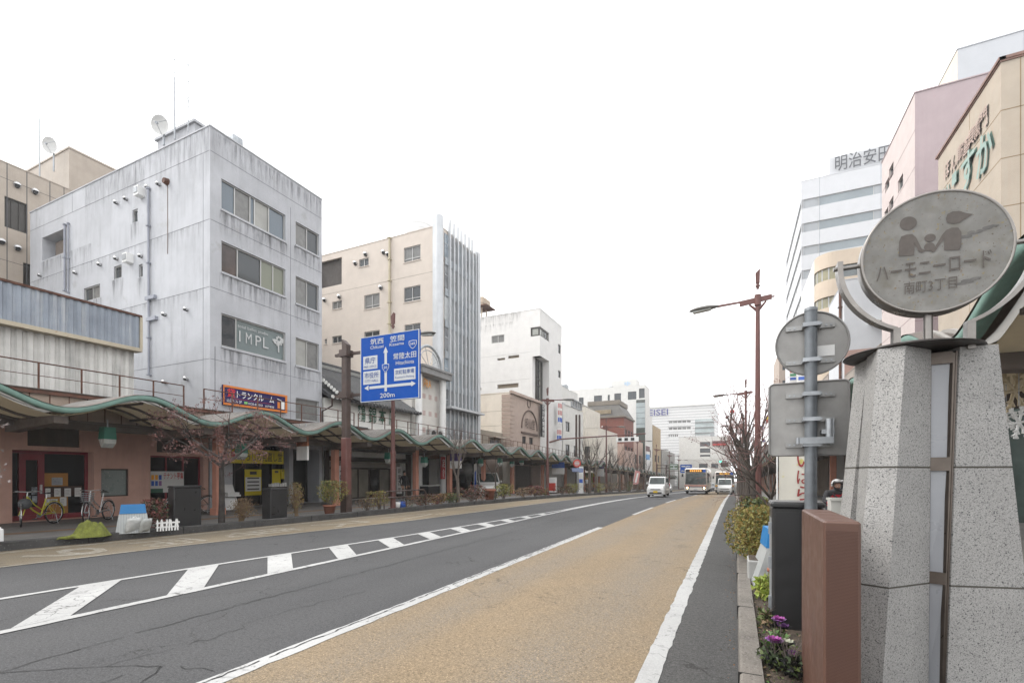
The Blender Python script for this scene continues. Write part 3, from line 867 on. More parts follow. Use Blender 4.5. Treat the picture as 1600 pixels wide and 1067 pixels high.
def stain_mat():
    m = bpy.data.materials.new('water stain'); m.use_nodes = True; t = m.node_tree; N, L = t.nodes, t.links
    b = N['Principled BSDF']; b.inputs['Base Color'].default_value = (.06, .06, .062, 1); b.inputs['Roughness'].default_value = .9
    at_ = N.new('ShaderNodeAttribute'); at_.attribute_name = 'fade'; co = N.new('ShaderNodeTexCoord'); mp = N.new('ShaderNodeMapping'); mp.inputs['Scale'].default_value = (5, 5, .5)
    nz = N.new('ShaderNodeTexNoise'); nz.inputs['Scale'].default_value = 1.0; nz.inputs['Detail'].default_value = 7; nz.inputs['Roughness'].default_value = .7
    L.new(co.outputs['Object'], mp.inputs[0]); L.new(mp.outputs[0], nz.inputs['Vector'])
    r = N.new('ShaderNodeMapRange'); r.inputs[1].default_value = .44; r.inputs[2].default_value = .74; L.new(nz.outputs['Fac'], r.inputs[0])
    mu = N.new('ShaderNodeMath'); mu.operation = 'MULTIPLY'; L.new(r.outputs[0], mu.inputs[0]); L.new(at_.outputs['Fac'], mu.inputs[1]); L.new(mu.outputs[0], b.inputs['Alpha'])
    return m
STAIN = stain_mat()
def stain(par, F, u0, u1, vt, vb, a=.9, n=.007):
    '''dirt washed down a wall from a sill or parapet'''
    mb = MB()
    for i in range(5): v = lerp(vt, vb, i / 4); mb.v += [F.p(u0, v, n), F.p(u1, v, n)]
    k = mb.mi(STAIN)
    for i in range(4): mb.f.append((2 * i, 2 * i + 1, 2 * i + 3, 2 * i + 2)); mb.m.append(k); mb.sm.append(False)
    o = mb.build('stain', par); ca = o.data.color_attributes.new('fade', 'FLOAT_COLOR', 'POINT')
    for i in range(5):
        f = a * (1 - i / 4) ** 1.3
        for j in (0, 1): ca.data[2 * i + j].color = (f, f, f, 1)
F_ = Fac('x', FX + .10)
for w in c1 + c2[:3]: stain(root, F, w[0] - .1, w[1] + .1, w[2] - .09, w[2] - 1.35)
stain(root, F, y0 + .05, y1 - .05, ztop - .02, ztop - 1.6, .42); stain(root, S, -30, X - .05, ztop - .02, ztop - 2.6, .62); stain(root, F, y0 + .3, y1, jz[0] + .9, jz[0] - .3, .5)
for z in jz[1:3]: stain(root, S, -35.5, X - .4, z + .0, z - 1.0, .45)
stain(root, S, rec[0] - .3, rec[1] + 2.5, rec[2] - .05, rec[2] - 1.3, .7)
for w in sw: stain(root, S, w[0] - .15, w[1] + .15, w[2] - .02, w[2] - 1.2, .8)
window(root, F, c2[0], 2, M['alu'], None, .05, .10, gms=[M['curtain'], M['glass']])
window(root, F, c2[1], 2, M['alu'], None, .05, .10, gms=[M['curtain'], M['glass']])
window(root, F, c2[2], 2, M['alu'], None, .05, .10, gms=[M['blind'], M['curtain']])
window(root, F, c2[3], 1, M['alu'], M['curtain'], .05, .10)
for i, w in enumerate(sw): window(root, S, w, 2 if i == 3 else 1, M['alu'], M['glass'] if i != 3 else None, .05, .08, gms=[M['glass'], M['curtain']] if i == 3 else None)
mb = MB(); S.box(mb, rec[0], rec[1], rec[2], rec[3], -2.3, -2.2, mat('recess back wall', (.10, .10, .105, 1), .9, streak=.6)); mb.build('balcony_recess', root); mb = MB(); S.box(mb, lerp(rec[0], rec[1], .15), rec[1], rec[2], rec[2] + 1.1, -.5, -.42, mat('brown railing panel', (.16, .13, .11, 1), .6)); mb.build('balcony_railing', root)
for x, y in ((184, 318), (199, 312), (250, 289), (65, 431), (120, 427), (158, 414), (184, 405), (222, 401), (259, 492), (293, 484), (259, 597), (293, 592), (233, 294)): hood(root, S, x, y, .095)
for x, y in ((223, 304), (205, 407)):
    r = S.px(x - 3, y - 7, x + 4, y + 7); mb = MB(); S.box(mb, *r, 0, .3, M['white']); S.box(mb, r[0] + .05, r[1] - .05, r[2] + .1, r[2] + .35, .3, .33, M['steel']); mb.build('meter_box', root)
pm = mat('painted pipe', A('#b4b8c4', .6), .6, var=.1)
pipe(root, S, [(104, 352), (104, 455)], .05, pm); pipe(root, S, [(109, 350), (109, 458)], .035, pm); pipe(root, S, [(234.5, 296), (235.5, 586)], .05, pm)
u, v = S.pt(262, 285); mb = MB(); c = Vector(S.p(u, v)); mb.cyl(c, c + Vector((0, -.18, 0)), .16, .12, M['rusty'], 12); S.box(mb, u - .03, u + .03, v - 3.2, v - .16, -.01, .005, mat('rust run', (.13, .10, .085, 1), .9, var=.3)); mb.build('rusty_vent', root)
for x, y in ((238, 466), (240, 499)):
    u, v = S.pt(x, y); mb = MB(); S.box(mb, u - .35, u + .35, v - .08, v + .08, 0, .14, pm); mb.build('cable_box', root)
# ground floor: yellow shop and entrance
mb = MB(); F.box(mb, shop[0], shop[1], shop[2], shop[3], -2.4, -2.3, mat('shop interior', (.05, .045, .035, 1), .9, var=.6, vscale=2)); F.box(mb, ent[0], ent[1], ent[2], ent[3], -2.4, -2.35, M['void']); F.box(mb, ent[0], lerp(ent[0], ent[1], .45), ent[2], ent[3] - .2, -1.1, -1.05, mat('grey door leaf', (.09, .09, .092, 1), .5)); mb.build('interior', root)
window(root, F, shop, [.12, .3, .56, .78], M['alu_dark'], M['glass_dark'], .06, .4, name='shopfront')
window(root, F, ent, [.45], M['alu_dark'], M['glass_dark'], .07, .9, name='entrance_door')
# rooftop
mb = MB(); yb = on_x(304.5, -23); zb = zat(192, -23, yb); xl = on_y(246, yb)
mb.box(xl, -23, yb, yb + 3.2, ztop - .5, zb, greyw); mb.box(xl - .1, -22.9, yb - .1, yb + 3.3, zb + .002, zb + .12, greyw); mb.build('rooftop_room', root)
dish('grey satellite dish on the roof of the grey concrete block', (-24.5, on_x(256, -24.5), zat(224, -24.5, on_x(256, -24.5)) - .1), .42, .42, tilt=-14, mast=.85)
rod('tall rod on the roof of the grey concrete block', (-23.5, on_x(273, -23.5), zat(218, -23.5, on_x(273, -23.5))), 4.6)
yagi('many armed television aerial on the grey concrete block', (-22.6, on_x(294, -22.6), zat(206, -22.6, on_x(294, -22.6))), 3.2, 1.1)
mb = MB(); yq = on_x(366, X - 1); zq = zat(216, X - 1, yq); mb.bev(X - 1.3, X - .7, yq - .25, yq + .25, ztop - .4, zq, .04, M['steel']); mb.build('rooftop_vent', root)
# purple storage sign
r = F.px(346, 601, 446, 632)
sg = thing('storage_sign', 'purple storage room sign with orange border on the grey block', 'sign', F.p(r[0], r[2], .05))
pp = mat('deep purple sign face', (.020, .013, .085, 1), .6, var=.05, spec=.25)
mb = MB(); F.box(mb, *r, .02, .12, pp); mb.build('board', sg)
om = mat('orange trim', (.62, .18, .02, 1), .45, var=.05)
mb = MB(); q = .09
for (a, b, c, d) in ((r[0], r[1], r[3] - q, r[3]), (r[0], r[1], r[2], r[2] + q), (r[1] - q * 1.3, r[1], r[2] + q, r[3] - q), (r[0], r[0] + .04, r[2] + q, r[3] - q)): F.box(mb, a, b, c, d, .12, .135, om)
F.box(mb, r[0] + .3, r[1] - .9, lerp(r[2], r[3], .37), lerp(r[2], r[3], .385), .12, .125, M['txt_red']); mb.build('border', sg)
mb = MB()
L = lambda a, b, c, d: (lerp(r[0], r[1], a), lerp(r[0], r[1], b), lerp(r[2], r[3], c), lerp(r[2], r[3], d))
F.text(mb, '貸', L(.05, .17, .42, .86), mat('bright red letter', (.6, .03, .03, 1), .5), n=.12, bold=.03)
mb.build('lettering', sg); mb = MB(); F.text(mb, 'トランクルーム', L(.19, .77, .44, .80), M['txt_white'], n=.12, bold=.03)
mb.build('lettering', sg); mb = MB(); F.text(mb, '山口ビル 2F', L(.05, .26, .17, .33), M['txt_white'], n=.12, bold=.015)
mb.build('lettering', sg); mb = MB(); F.text(mb, '0120-63-018', L(.36, .58, .17, .29), M['txt_white'], n=.12, bold=.015); mb.build('lettering', sg); mb = MB(); F.text(mb, '水戸管理', L(.62, .77, .16, .28), M['txt_white'], n=.12, bold=.01)
mb.build('lettering', sg); mb = MB(); F.box(mb, *L(.30, .35, .18, .30), .12, .126, mat('green print', (.2, .5, .15, 1), .5)); F.box(mb, *L(.83, .88, .20, .55), .12, .127, om); F.box(mb, *L(.885, .95, .18, .62), .12, .128, M['txt_white'])
U, V, N = F.axes(); mb.tube([F.p(L(.82, 0, 0, 0)[0], L(0, 0, .72, 0)[2], .13), F.p(L(.90, 0, 0, 0)[0], L(0, 0, .64, 0)[2], .13)], .02, M['txt_white'], 4)
mb.build('lettering', sg)
# ============ old tiled-roof merchant house
tile = mat('dark roof tile', (.060, .061, .064, 1), .55, var=.25, vscale=5)
plaster = mat('white plaster', A('#e2e2dd', .95), .85, var=.08, streak=.35)
ya, yb = y1 + .15, 26.4
root = thing('merchant_house', 'old white plaster merchant house with dark tiled roof and green characters', 'shop', (FX, ya, 0))
F = Fac('x', FX)
uw = [(20.6, 21.9, 3.7, 4.25), (22.4, 25.6, 3.55, 4.1)]
sh = (ya + .35, 25.9, .16, 2.35)
mb = MB(); F.wall(mb, ya, yb, -.3, 5.75, uw + [sh + (.8,)], plaster); mb.quad((FX, ya, -.3), (-27, ya, -.3), (-27, ya, 5.75), (FX, ya, 5.75), plaster); mb.quad((FX, yb, -.3), (-27, yb, -.3), (-27, yb, 5.75), (FX, yb, 5.75), plaster)
mb.add([(-27, yb, 5.75), (FX, yb, 5.75), (-23.5, yb, 8.0)], [(0, 1, 2)], plaster); mb.build('wall', root)
EX, RX, EZ, RZ = -19.38, -23.5, 5.72, 8.25
mb = MB()
n = 26
def slope(x0, z0, x1, z1, y0_, y1_, th=.12):
    mb.hexa([(x0, y0_, z0 - th), (x0, y1_, z0 - th), (x1, y1_, z1 - th), (x1, y0_, z1 - th), (x0, y0_, z0), (x0, y1_, z0), (x1, y1_, z1), (x1, y0_, z1)], tile)
slope(EX, EZ, RX, RZ, ya - .1, yb + .3); slope(-28, EZ, RX, RZ, ya - .1, yb + .3)
for i in range(n + 1):
    y = lerp(ya - .05, yb + .25, i / n)
    mb.cyl((EX + .05, y, EZ + .02), (RX, y, RZ + .02), .085, .085, tile, 6)
    mb.cyl((EX + .03, y, EZ + .02), (EX + .09, y, EZ + .02), .10, .10, plaster if i < 4 else tile, 8)
for i in range(12):   # tile courses
    t = i / 12; x, z = lerp(EX, RX, t), lerp(EZ, RZ, t)
    mb.box(x - .03, x + .01, ya - .1, yb + .3, z + .0, z + .05, tile)
rf = mb.build('roof', root)
mb = MB(); mb.box(RX - .16, RX + .16, ya - .1, yb + .3, RZ - .05, RZ + .28, tile)
for i in range(4): mb.box(RX - .19, RX + .19, ya - .1, yb + .3, RZ + .05 * i + .02, RZ + .05 * i + .035, plaster)
mb.cyl((RX, ya - .1, RZ + .33), (RX, yb + .3, RZ + .33), .10, .10, tile, 8)
for yy in (ya - .12, yb + .3):
    mb.prism([(-.32, 0), (.32, 0), (.26, .3), (.1, .42), (0, .75), (-.1, .42), (-.26, .3)], lambda a, b, t, yy=yy: (RX + a, yy + t, RZ + b), -.05, .08, tile)
mb.build('ridge', rf)
# lower roof corner towards the concrete block, with white edged tiles
mb = MB()
for i in range(9):
    x = lerp(-19.05, -20.6, i / 8); z = lerp(5.95, 7.1, i / 8)
    mb.cyl((x, ya - .05, z), (x, ya + 1.7, z - .25), .085, .085, tile, 6); mb.cyl((x, ya - .06, z), (x, ya - .02, z), .10, .10, plaster, 8)
mb.build('verge', rf)
for r in uw:
    window(root, F, r, [.5] if r[1] - r[0] < 2 else [.25, .5, .75], M['alu_dark'], M['blind'], .05, .05)
    mb = MB(); F.box(mb, r[0] - .15, r[1] + .15, r[3] + .02, r[3] + .14, 0, .22, tile); mb.build('window_hood', root)
lt = MB()
for px_, ch in ((564, '鶴'), (581, '錦'), (596.5, '本'), (612, '店')):
    u, v = F.pt(px_, {564: 645, 581: 648}.get(px_, 650 if px_ < 600 else 652)); F.text(lt, ch, (u - .33, u + .33, v - .52, v + .52), M['txt_green'], n=.05, bold=.03)
lt.build('lettering', root)
mb = MB(); F.box(mb, ya, yb, 2.95, 3.12, 0, .95, tile)
for i in range(30):
    y = lerp(ya + .1, yb - .1, i / 29); mb.cyl((FX + .95, y, 3.06), (FX, y, 3.42), .06, .06, tile, 6)
mb.hexa([(FX + .98, ya, 2.98), (FX + .98, yb, 2.98), (FX, yb, 3.3), (FX, ya, 3.3), (FX + .98, ya, 3.05), (FX + .98, yb, 3.05), (FX, yb, 3.4), (FX, ya, 3.4)], tile); mb.build('lower_roof', root)
wood = mat('dark old timber', (.040, .026, .018, 1), .8, var=.25, vscale=4)
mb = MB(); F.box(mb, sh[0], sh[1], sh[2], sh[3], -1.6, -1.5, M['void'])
mb.build('interior', root)
mb = MB(); F.box(mb, sh[0], sh[1], 2.02, 2.34, -.50, -.47, mat('pale shop curtain', (.30, .28, .24, 1), .85, wave=(5, (.12, .11, .10, 1), 'Y'))); mb.build('shop_curtain', root)
window(root, F, (sh[0], sh[1], sh[2], 2.0), [.14, .28, .42, .56, .70, .85], wood, None, .08, .55, gms=[mat('pale paper screen', (.20, .185, .15, 1), .5, var=.2), M['glass_dark'], mat('pale paper screen', (0, 0, 0, 1))], name='sliding_door')
mb = MB(); F.box(mb, sh[0], sh[1], 2.36, 2.62, -.3, .1, wood); F.box(mb, ya, ya + .3, .1, 2.95, -.02, .08, wood); F.box(mb, 25.9, yb, .1, 2.95, -.02, .08, wood); mb.build('timber_frame', root)
mb = MB(); q = Fac('x', FX + .35)
u, v = on_x(519, FX + .9), 5.0
mb.tube([(FX + .9, u, 5.62), (FX + .9, u, 5.2), (FX + .2, u, 4.95), (FX + .2, u, 3.4)], .045, M['darkbrown'], 8); mb.build('downpipe', root)

# ============ small shop front with arch and white columns
root = thing('arched_shop', 'pale grey shop front with metal arch, white column and orange letters', 'shop', (FX, 26.6, 0))
pg = mat('pale grey panel', A('#d9d6d0', .92), .6, var=.06, streak=.2)
y0_, y1_ = 26.55, 29.9
opn = (y0_ + .3, y1_ - .35, .16, 3.0)
mb = MB(); F.wall(mb, y0_, y1_, -.3, 9.0, [opn + (.8,)], pg); mb.box(-28, FX - .001, y0_ + .01, y1_ - .01, 8.4, 8.98, pg)
mb.quad((FX, y0_, 0), (-28, y0_, 0), (-28, y0_, 9), (FX, y0_, 9), pg)
for i in range(3):
    for j in range(4):
        u, v = y0_ + .5 + .75 * j, 4.6 + 1.2 * i; F.box(mb, u, u + .34, v, v + .34, 0, .012, mat('pale pink square', A('#e0c8c2', .7), .6))
mb.build('wall', root)
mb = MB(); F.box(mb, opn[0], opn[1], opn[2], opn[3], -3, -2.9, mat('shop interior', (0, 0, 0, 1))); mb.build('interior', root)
window(root, F, opn, [.3, .7], M['alu_dark'], M['glass_dark'], .06, .7, name='shopfront')
mb = MB()
for u in (y1_ - .22, y0_ + .2): mb.cyl(F.p(u, .1, .45), F.p(u, 8.5, .45), .24, .24, M['white'], 18)
mb.build('column', root)
mb = MB(); F.box(mb, y0_ - .1, y1_ + .2, 8.5, 8.9, .0, 1.0, mat('grey metal cornice', (.20, .20, .20, 1), .5)); F.box(mb, y0_ - .15, y1_ + .25, 8.9, 9.05, -.02, 1.08, mat('grey metal cornice', (0, 0, 0, 1))); mb.build('cornice', root)
mb = MB(); cu = y0_ + 1.2; mb.tube([F.p(cu + 1.5 * math.cos(a), 9.05 + 1.5 * math.sin(a), .6) for a in [math.pi * i / 18 for i in range(19)]], .10, M['steel'], 8); mb.tube([F.p(cu + 1.2 * math.cos(a), 9.05 + 1.2 * math.sin(a), .6) for a in [math.pi * i / 18 for i in range(19)]], .03, M['steel'], 6)
for a in (.6, 1.2, 1.9, 2.5): mb.tube([F.p(cu, 9.05, .6), F.p(cu + 1.45 * math.cos(a), 9.05 + 1.45 * math.sin(a), .6)], .025, M['steel'], 5)
mb.build('arch', root)
mb = MB(); r = F.px(656, 591, 668.5, 604); F.text(mb, 'ЯRA', r, M['txt_orange'], n=.25, ext=.04, bold=.04); mb.build('lettering', root)
mb = MB(); F.box(mb, y0_ + .2, y1_ - .1, 2.75, 3.25, .05, .2, mat('brown shop fascia', (.20, .085, .035, 1), .6, var=.15)); mb.build('fascia_board', root)
for u in (y0_ + 1.0, y0_ + 1.8):
    mb = MB(); mb.box(FX + .5, FX + .85, u, u + .75, 4.12, 4.75, M['alu']); mb.cyl((FX + .86, u + .38, 4.43), (FX + .88, u + .38, 4.43), .26, .26, M['black'], 14); mb.build('air_conditioner', root)

# ============ tall cream building with metal tower front
cream = mat('cream render', A('#d8cdc2', .82), .85, var=.045, streak=.16, scol=(.33, .29, .25, 1))
y0, y1 = on_x(687, FX), on_x(745, FX)
S, F = Fac('y', y0), Fac('x', FX)
zt = zat(352, FX, y0)
root = thing('cream_building', 'tall cream building with finned metal and glass tower front', 'building', (FX, y0, 0))
sw = [S.px(631, 388, 657, 411), S.px(631, 450, 657, 473), S.px(632, 508, 657, 531), S.px(569, 462, 593, 484), S.px(569, 519, 593, 541), S.px(561, 406, 576, 418), S.px(519, 472, 534, 484), S.px(519, 526, 534, 537), S.px(507, 530, 511, 538)]
dk = S.px(497, 411, 534, 452)
sw2 = sw + [dk]
F, S, _ = shell(root, FX - .02, y0, y1, zt, 18, cream, [], [w + (.16,) for w in sw2], z0=-.6, joints_s=[(-37, FX - .5, zat(422, FX, y0))], jm=mat('cream joint', A('#a39a8e', .6), .9))
for i, w in enumerate(sw): window(root, S, w, 2, M['alu'], M['glass'] if i % 3 else M['curtain'], .06, .10, hbar=[.22] if i < 5 else None, sill=cream)
mb = MB(); S.box(mb, *dk, -.3, -.25, mat('brown louvre', (.06, .05, .045, 1), .7, wave=(7, (.025, .02, .018, 1), 'X'))); mb.build('louvre', root)
pipe(root, S, [(610, 373), (610, 540)], .09, mat('cream pipe', A('#d8cdb0', .7), .6))
for x, y in ((556, 412), (572, 398), (600, 395), (607, 398), (596, 450), (531, 464), (508, 469)): hood(root, S, x, y, .2)
# tower front: edge piers, fins and glazing
met = mat('silver cladding', A('#c6c9cc', .86), .42, .35, var=.06, streak=.2)
zf = zat(335, FX, y0)
mb = MB()
yA, yB = y0 - .15, on_x(698, FX)
mb.cyl((FX - .2, y0 + .20, -.3), (FX - .2, y0 + .20, zf), .34, .34, met, 24); mb.box(FX - .55, FX - .2, y0 - .12, y0 + .5, -.3, zf - .1, met)
mb.box(FX - .6, FX + .30, y1 - .30, y1 + .12, -.3, zt + .2, met); mb.build('pier', root)
u0, u1 = y0 + .62, y1 - .4
levels = [3.6 + (zt - 3.6) / 7 * i for i in range(7)]
spm = mat('tower spandrel', A('#b4bbc1', .72), .35, .3, var=.1)
for i in range(8):
    ua, ub = lerp(u0, u1, i / 8), lerp(u0, u1, (i + 1) / 8)
    mb = MB(); F.box(mb, ub - .11, ub + .03, 3.3, zt + (.9 if i < 7 else .2), .05, .26, met); mb.build('fin', root)
mb = MB()
for j, z in enumerate(levels): F.box(mb, u0, u1 - .11, z - .28, z + .28, .06, .12, spm)
F.box(mb, u0, u1, 3.2, 3.33, .0, .8, met); F.box(mb, u0 - .3, u1 + .2, 6.55, 6.72, .0, .9, met)
mb.build('spandrel', root)
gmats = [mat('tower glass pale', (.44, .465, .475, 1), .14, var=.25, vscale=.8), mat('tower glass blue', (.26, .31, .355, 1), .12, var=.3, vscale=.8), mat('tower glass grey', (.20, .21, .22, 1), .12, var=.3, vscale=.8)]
for j, z in enumerate([-.2 + 3.5] + levels):
    z1_ = (levels + [zt])[j]
    for i in range(8):
        ua, ub = lerp(u0, u1, i / 8), lerp(u0, u1, (i + 1) / 8)
        mb = MB(); F.box(mb, ua, ub - .11, z + .28, z1_ - .28, .0, .055, random.choice(gmats)); F.box(mb, ua + .02, ub - .13, lerp(z, z1_, .55), lerp(z, z1_, .55) + .05, .05, .075, met); mb.build('window', root)
op = (y0 + .8, y1 - .3, .1, 3.1)
mb = MB(); F.box(mb, *op, .02, .04, M['glass_dark']); mb.build('shopfront', root)
mb = MB(); mb.lathe([(0, 2.0), (.7, 1.95), (1.05, 1.7), (1.1, 1.5), (1.1, .15), (1.05, 0), (0, 0)], M['white'], (-23.5, y0 + 2.2, zt + .15), 24)
for k in range(4): mb.lathe([(1.1, .3 + .35 * k), (1.13, .33 + .35 * k), (1.1, .36 + .35 * k)], M['white'], (-23.5, y0 + 2.2, zt + .15), 24)
mb.box(-24.4, -22.6, y0 + 1.3, y0 + 3.1, zt - .5, zt + .16, M['steel']); tk = mb.build('water_tank', None, origin=(-23.5, y0 + 2.2, zt - .5)); tag(tk, 'white water tank on the cream building roof', 'water tank')

# ============ white building with corner bay window
whitew = mat('white render', A('#e9e8e6', .82), .8, var=.04, streak=.16, scol=(.35, .35, .35, 1), rust=(.5, (.40, .40, .40, 1), .68))
y0, y1 = on_x(843.7, FX), on_x(878, FX)
S, F = Fac('y', y0), Fac('x', FX)
zt = zat(482, FX, y0)
root = thing('white_building', 'white building with glazed corner bay and stained parapet', 'building', (FX, y0, 0))
sw = [S.px(768, 525, 788, 537)]
bars = [S.px(777, 560, 789, 563.5), S.px(794, 556, 811, 560.5), S.px(777, 601, 810, 607.5), S.px(744, 606, 752, 610)]
bay = S.px(832, 557, 843.6, 640); cw = S.px(829, 512, 843.6, 526)
fb = (y0, on_x(858, FX), bay[2], bay[3]); fc = (y0, on_x(858, FX), cw[2], cw[3])
fw = [F.px(872, 537, 876, 551), F.px(872, 578, 876, 589)]
F, S, _ = shell(root, FX, y0, y1, zt, 24, whitew, [fb + (.9, 'a'), fc + (.2, 'a')] + fw, sw + [b + (.3,) for b in bars] + [(bay[0], FX, bay[2], bay[3], .9, 'b'), (cw[0], FX, cw[2], cw[3], .2, 'b')], joints_s=[(-44, bay[0] - .3, zat(548, FX, y0)), (-44, bay[0] - .3, zat(590, FX, y0))], jm=mat('white joint', (.35, .35, .34, 1), .9))
window(root, S, sw[0], 2, M['alu'], M['curtain'], .08, .1)
stain(root, S, -44, bay[0] - 1.5, zt - .02, zt - 1.5, .8); stain(root, S, -44, bay[0] - 2.5, zt - 1.0, zt - 2.2, .6); stain(root, F, y0 + .2, y1, zt - .02, zt - 1.0, .25)
for b in bars:
    mb = MB(); S.box(mb, *b, -.3, -.25, mat('tan louvre', (.24, .20, .15, 1), .7)); mb.build('louvre', root)
gl = [mat('bay glass', (.16, .17, .15, 1), .12, var=.4, vscale=1.2), M['glass'], mat('bay glass pale', (.33, .34, .31, 1), .15, var=.2)]
window(root, S, (cw[0], FX - .1, cw[2], cw[3]), 1, M['alu_dark'], gl[2], .16, .12); window(root, F, (fc[0] + .1,) + fc[1:], [.3, .55, .8], M['alu_dark'], None, .16, .12, gms=[gl[2], gl[0], M['glass']])
window(root, S, (bay[0], FX - .87, bay[2], bay[3]), [.5], M['alu_dark'], None, .16, .87, gms=gl, hbar=[.25, .5, .62, .8]); window(root, F, (fb[0] + .87,) + fb[1:], [.25, .5, .75], M['alu_dark'], None, .16, .87, gms=gl, hbar=[.25, .5, .62, .8], name='bay_window')
for w in fw: window(root, F, w, 1, M['alu_dark'], M['glass'], .08, .1)
yq = on_x(768, -29.0)
tkz = zat(488, -29.0, y0 + 3) - .2
t = thing('rusty_water_tank', 'rusty panelled water tank on legs above the white building', 'water tank', (-29.4, y0 + 3, zt - .5))
rt = mat('rust stained tank', A('#cdbca8', .7), .8, var=.15, streak=.5, scol=(.25, .12, .06, 1))
b0 = zat(482, -29.4, y0 + 3) - (zt - .5)
mb = MB()
for k in range(3):
    for j in range(3): mb.bev(-.95 + .62 * k, -.35 + .62 * k, -.9 + .62 * j, -.3 + .62 * j, b0, b0 + 1.1, .04, rt)
mb.box(-1.0, .95, -.95, 1.0, b0 + .3, b0 + 1.05, rt); mb.build('tank', t, True)
mb = MB(); mb.box(-1.6, 1.6, -1.2, 1.2, b0 - .14, b0 - .01, M['rusty'])
for a in (-.6, .6):
    for b in (-.6, .6): mb.box(a - .07, a + .07, b - .07, b + .07, 0, b0 - .14, rt)
mb.build('stand', t, True)

# ============ low shop with brown quoined front
y0, y1 = on_x(797, FX + .1), on_x(844, FX + .1)
X = FX + .1
S, F = Fac('y', y0), Fac('x', X)
zt = zat(613, X, y0)
brownw = mat('brown stone render', A('#b3a196', .92), .85, var=.06, streak=.25)
creamw = mat('cream tile wall', A('#ebe4d8', .97), .8, var=.05, streak=.2)
root = thing('brown_shop', 'low shop with brown arched front, quoins and raised characters', 'shop', (X, y0, 0))
fw = [F.px(816, 681, 822, 693), F.px(827, 683, 833, 694)]
gd = (y0 + 1.2, y1 - 2.2, -.1, 2.5)
F, S, _ = shell(root, X, y0, y1, zt, 12, creamw, fw + [gd + (.4,)], [], fm=brownw, joints_s=[(-32, X - .5, zat(v, X, y0)) for v in (641, 664)], jm=mat('cream joint', (0, 0, 0, 1)))
for w in fw: window(root, F, w, 1, M['alu_dark'], M['glass'], .06, .12)
mb = MB()
for i in range(14):
    z = 3.6 + .42 * i
    if z + .3 > zt: break
    F.box(mb, y0 - .04, y0 + .7 + (.25 if i % 2 else 0), z, z + .36, -.02, .06, brownw); mb.box(X - .9, X - .0, y0 - .05, y0 - .001, z, z + .36, brownw)
F.box(mb, y0 - .1, y1 + .1, zt - .1, zt + .18, -.02, .25, brownw); mb.build('quoin', root)
mb = MB(); cu, cv = F.pt(827, 674)
mb.tube([F.p(cu + 2.1 * math.cos(a), cv + .2 + 2.0 * math.sin(a), .05) for a in [math.pi * i / 20 for i in range(21)]], .08, mat('dark brown moulding', (.12, .085, .07, 1), .8), 6)
mb.tube([F.p(F.pt(826, 0)[0] + .38 * math.cos(a), zat(631, X, y0 + 5) + .45 * math.sin(a), .04) for a in [2 * math.pi * i / 18 for i in range(18)]], .05, mat('dark brown moulding', (0, 0, 0, 1)), 6, True)
F.box(mb, cu - 2.2, cu + 2.2, cv - .35, cv - .15, 0, .12, mat('dark brown moulding', (0, 0, 0, 1))); mb.build('moulding', root)
mb = MB(); F.text(mb, '昭仙堂', (cu - 1.3, cu + 1.35, cv + .25, cv + 1.35), mat('dark brown moulding', (0, 0, 0, 1)), n=.06, bold=.02, ext=.05); mb.build('lettering', root)
mb = MB(); F.box(mb, *gd, -.3, -.26, mat('grey shutter', (.12, .105, .095, 1), .6, wave=(6, (.06, .055, .05, 1), 'Z'))); F.box(mb, gd[0] - .2, gd[1] + .2, 2.55, 2.85, 0, .2, M['darkbrown']); mb.build('shutter', root)
S3 = Fac('y', 40.2)
o = thing('low_annex', 'low beige annex with small awning next to the brown shop', 'building', (-21, 37, 0))
mb = MB(); mb.box(-26, -20.6, 36.0, 41.8, -.5, 5.6, mat('beige annex', A('#a89e90', .7), .85, streak=.3)); mb.build('wall', o)
mb = MB(); mb.box(-20.62, -19.9, 39.0, 41.2, 5.0, 5.12, mat('pale awning', A('#cbbfb0', .7), .7)); mb.build('awning', o)
mb = MB(); mb.box(-20.62, -20.55, 39.2, 40.9, 3.6, 4.8, M['glass']); mb.build('window', o)
mb = MB(); mb.box(-20.62, -20.5, 36.4, 40.8, .0, 3.0, mat('brown stone render', (0, 0, 0, 1))); mb.build('shutter', o)

# ============ farther buildings on the same side
def block(label, X, y0, y1, zt, deep, m, rows=(), sgn=1, name='building', roofbits=0, fm=None, gm=None, cat='building', sm=None):
    """plain block; rows: (face, u fractions list of (a,b), v0, v1)"""
    root = thing(name, label, cat, (X, y0, gz(y0)))
    xb = X - sgn * deep
    fh = [(lerp(y0, y1, a), lerp(y0, y1, b), c, d) for (f, a, b, c, d) in rows if f == 'f']
    shh = [(lerp(min(X, xb), max(X, xb), a), lerp(min(X, xb), max(X, xb), b), c, d) for (f, a, b, c, d) in rows if f == 's']
    F, S, _ = shell(root, X, y0, y1, zt, deep, m, fh, shh, sgn=sgn, fm=sm)
    for w in fh: window(root, F, w, 2 if w[1] - w[0] > 1 else 1, fm or M['alu_dark'], gm or M['glass'], .07, .12)
    for w in shh: window(root, S, w, 2 if w[1] - w[0] > 1.2 else 1, fm or M['alu_dark'], gm or M['glass'], .07, .12)
    for i in range(roofbits):
        mb = MB(); a = random.uniform(.15, .8); bx = lerp(X, xb, random.uniform(.12, .5)); by = lerp(y0, y1, a)
        mb.bev(bx - .6, bx + .6, by - .5, by + .5, zt - .4, zt + random.uniform(.5, 1.3), .05, M['steel']); mb.build('rooftop_unit', root)
    return root, F, S
white2 = mat('white far wall', A('#e4e3df', .82), .8, var=.05, streak=.2)
r_, F, S = block('narrow white building with dark slatted side and pink shop signs', FX, 58.2, 67, zat(632, FX, 58), 10, white2, [('f', .1, .3, 4, 5.5), ('f', .5, .7, 4, 5.5), ('f', .1, .3, 7.2, 8.5)], roofbits=2)
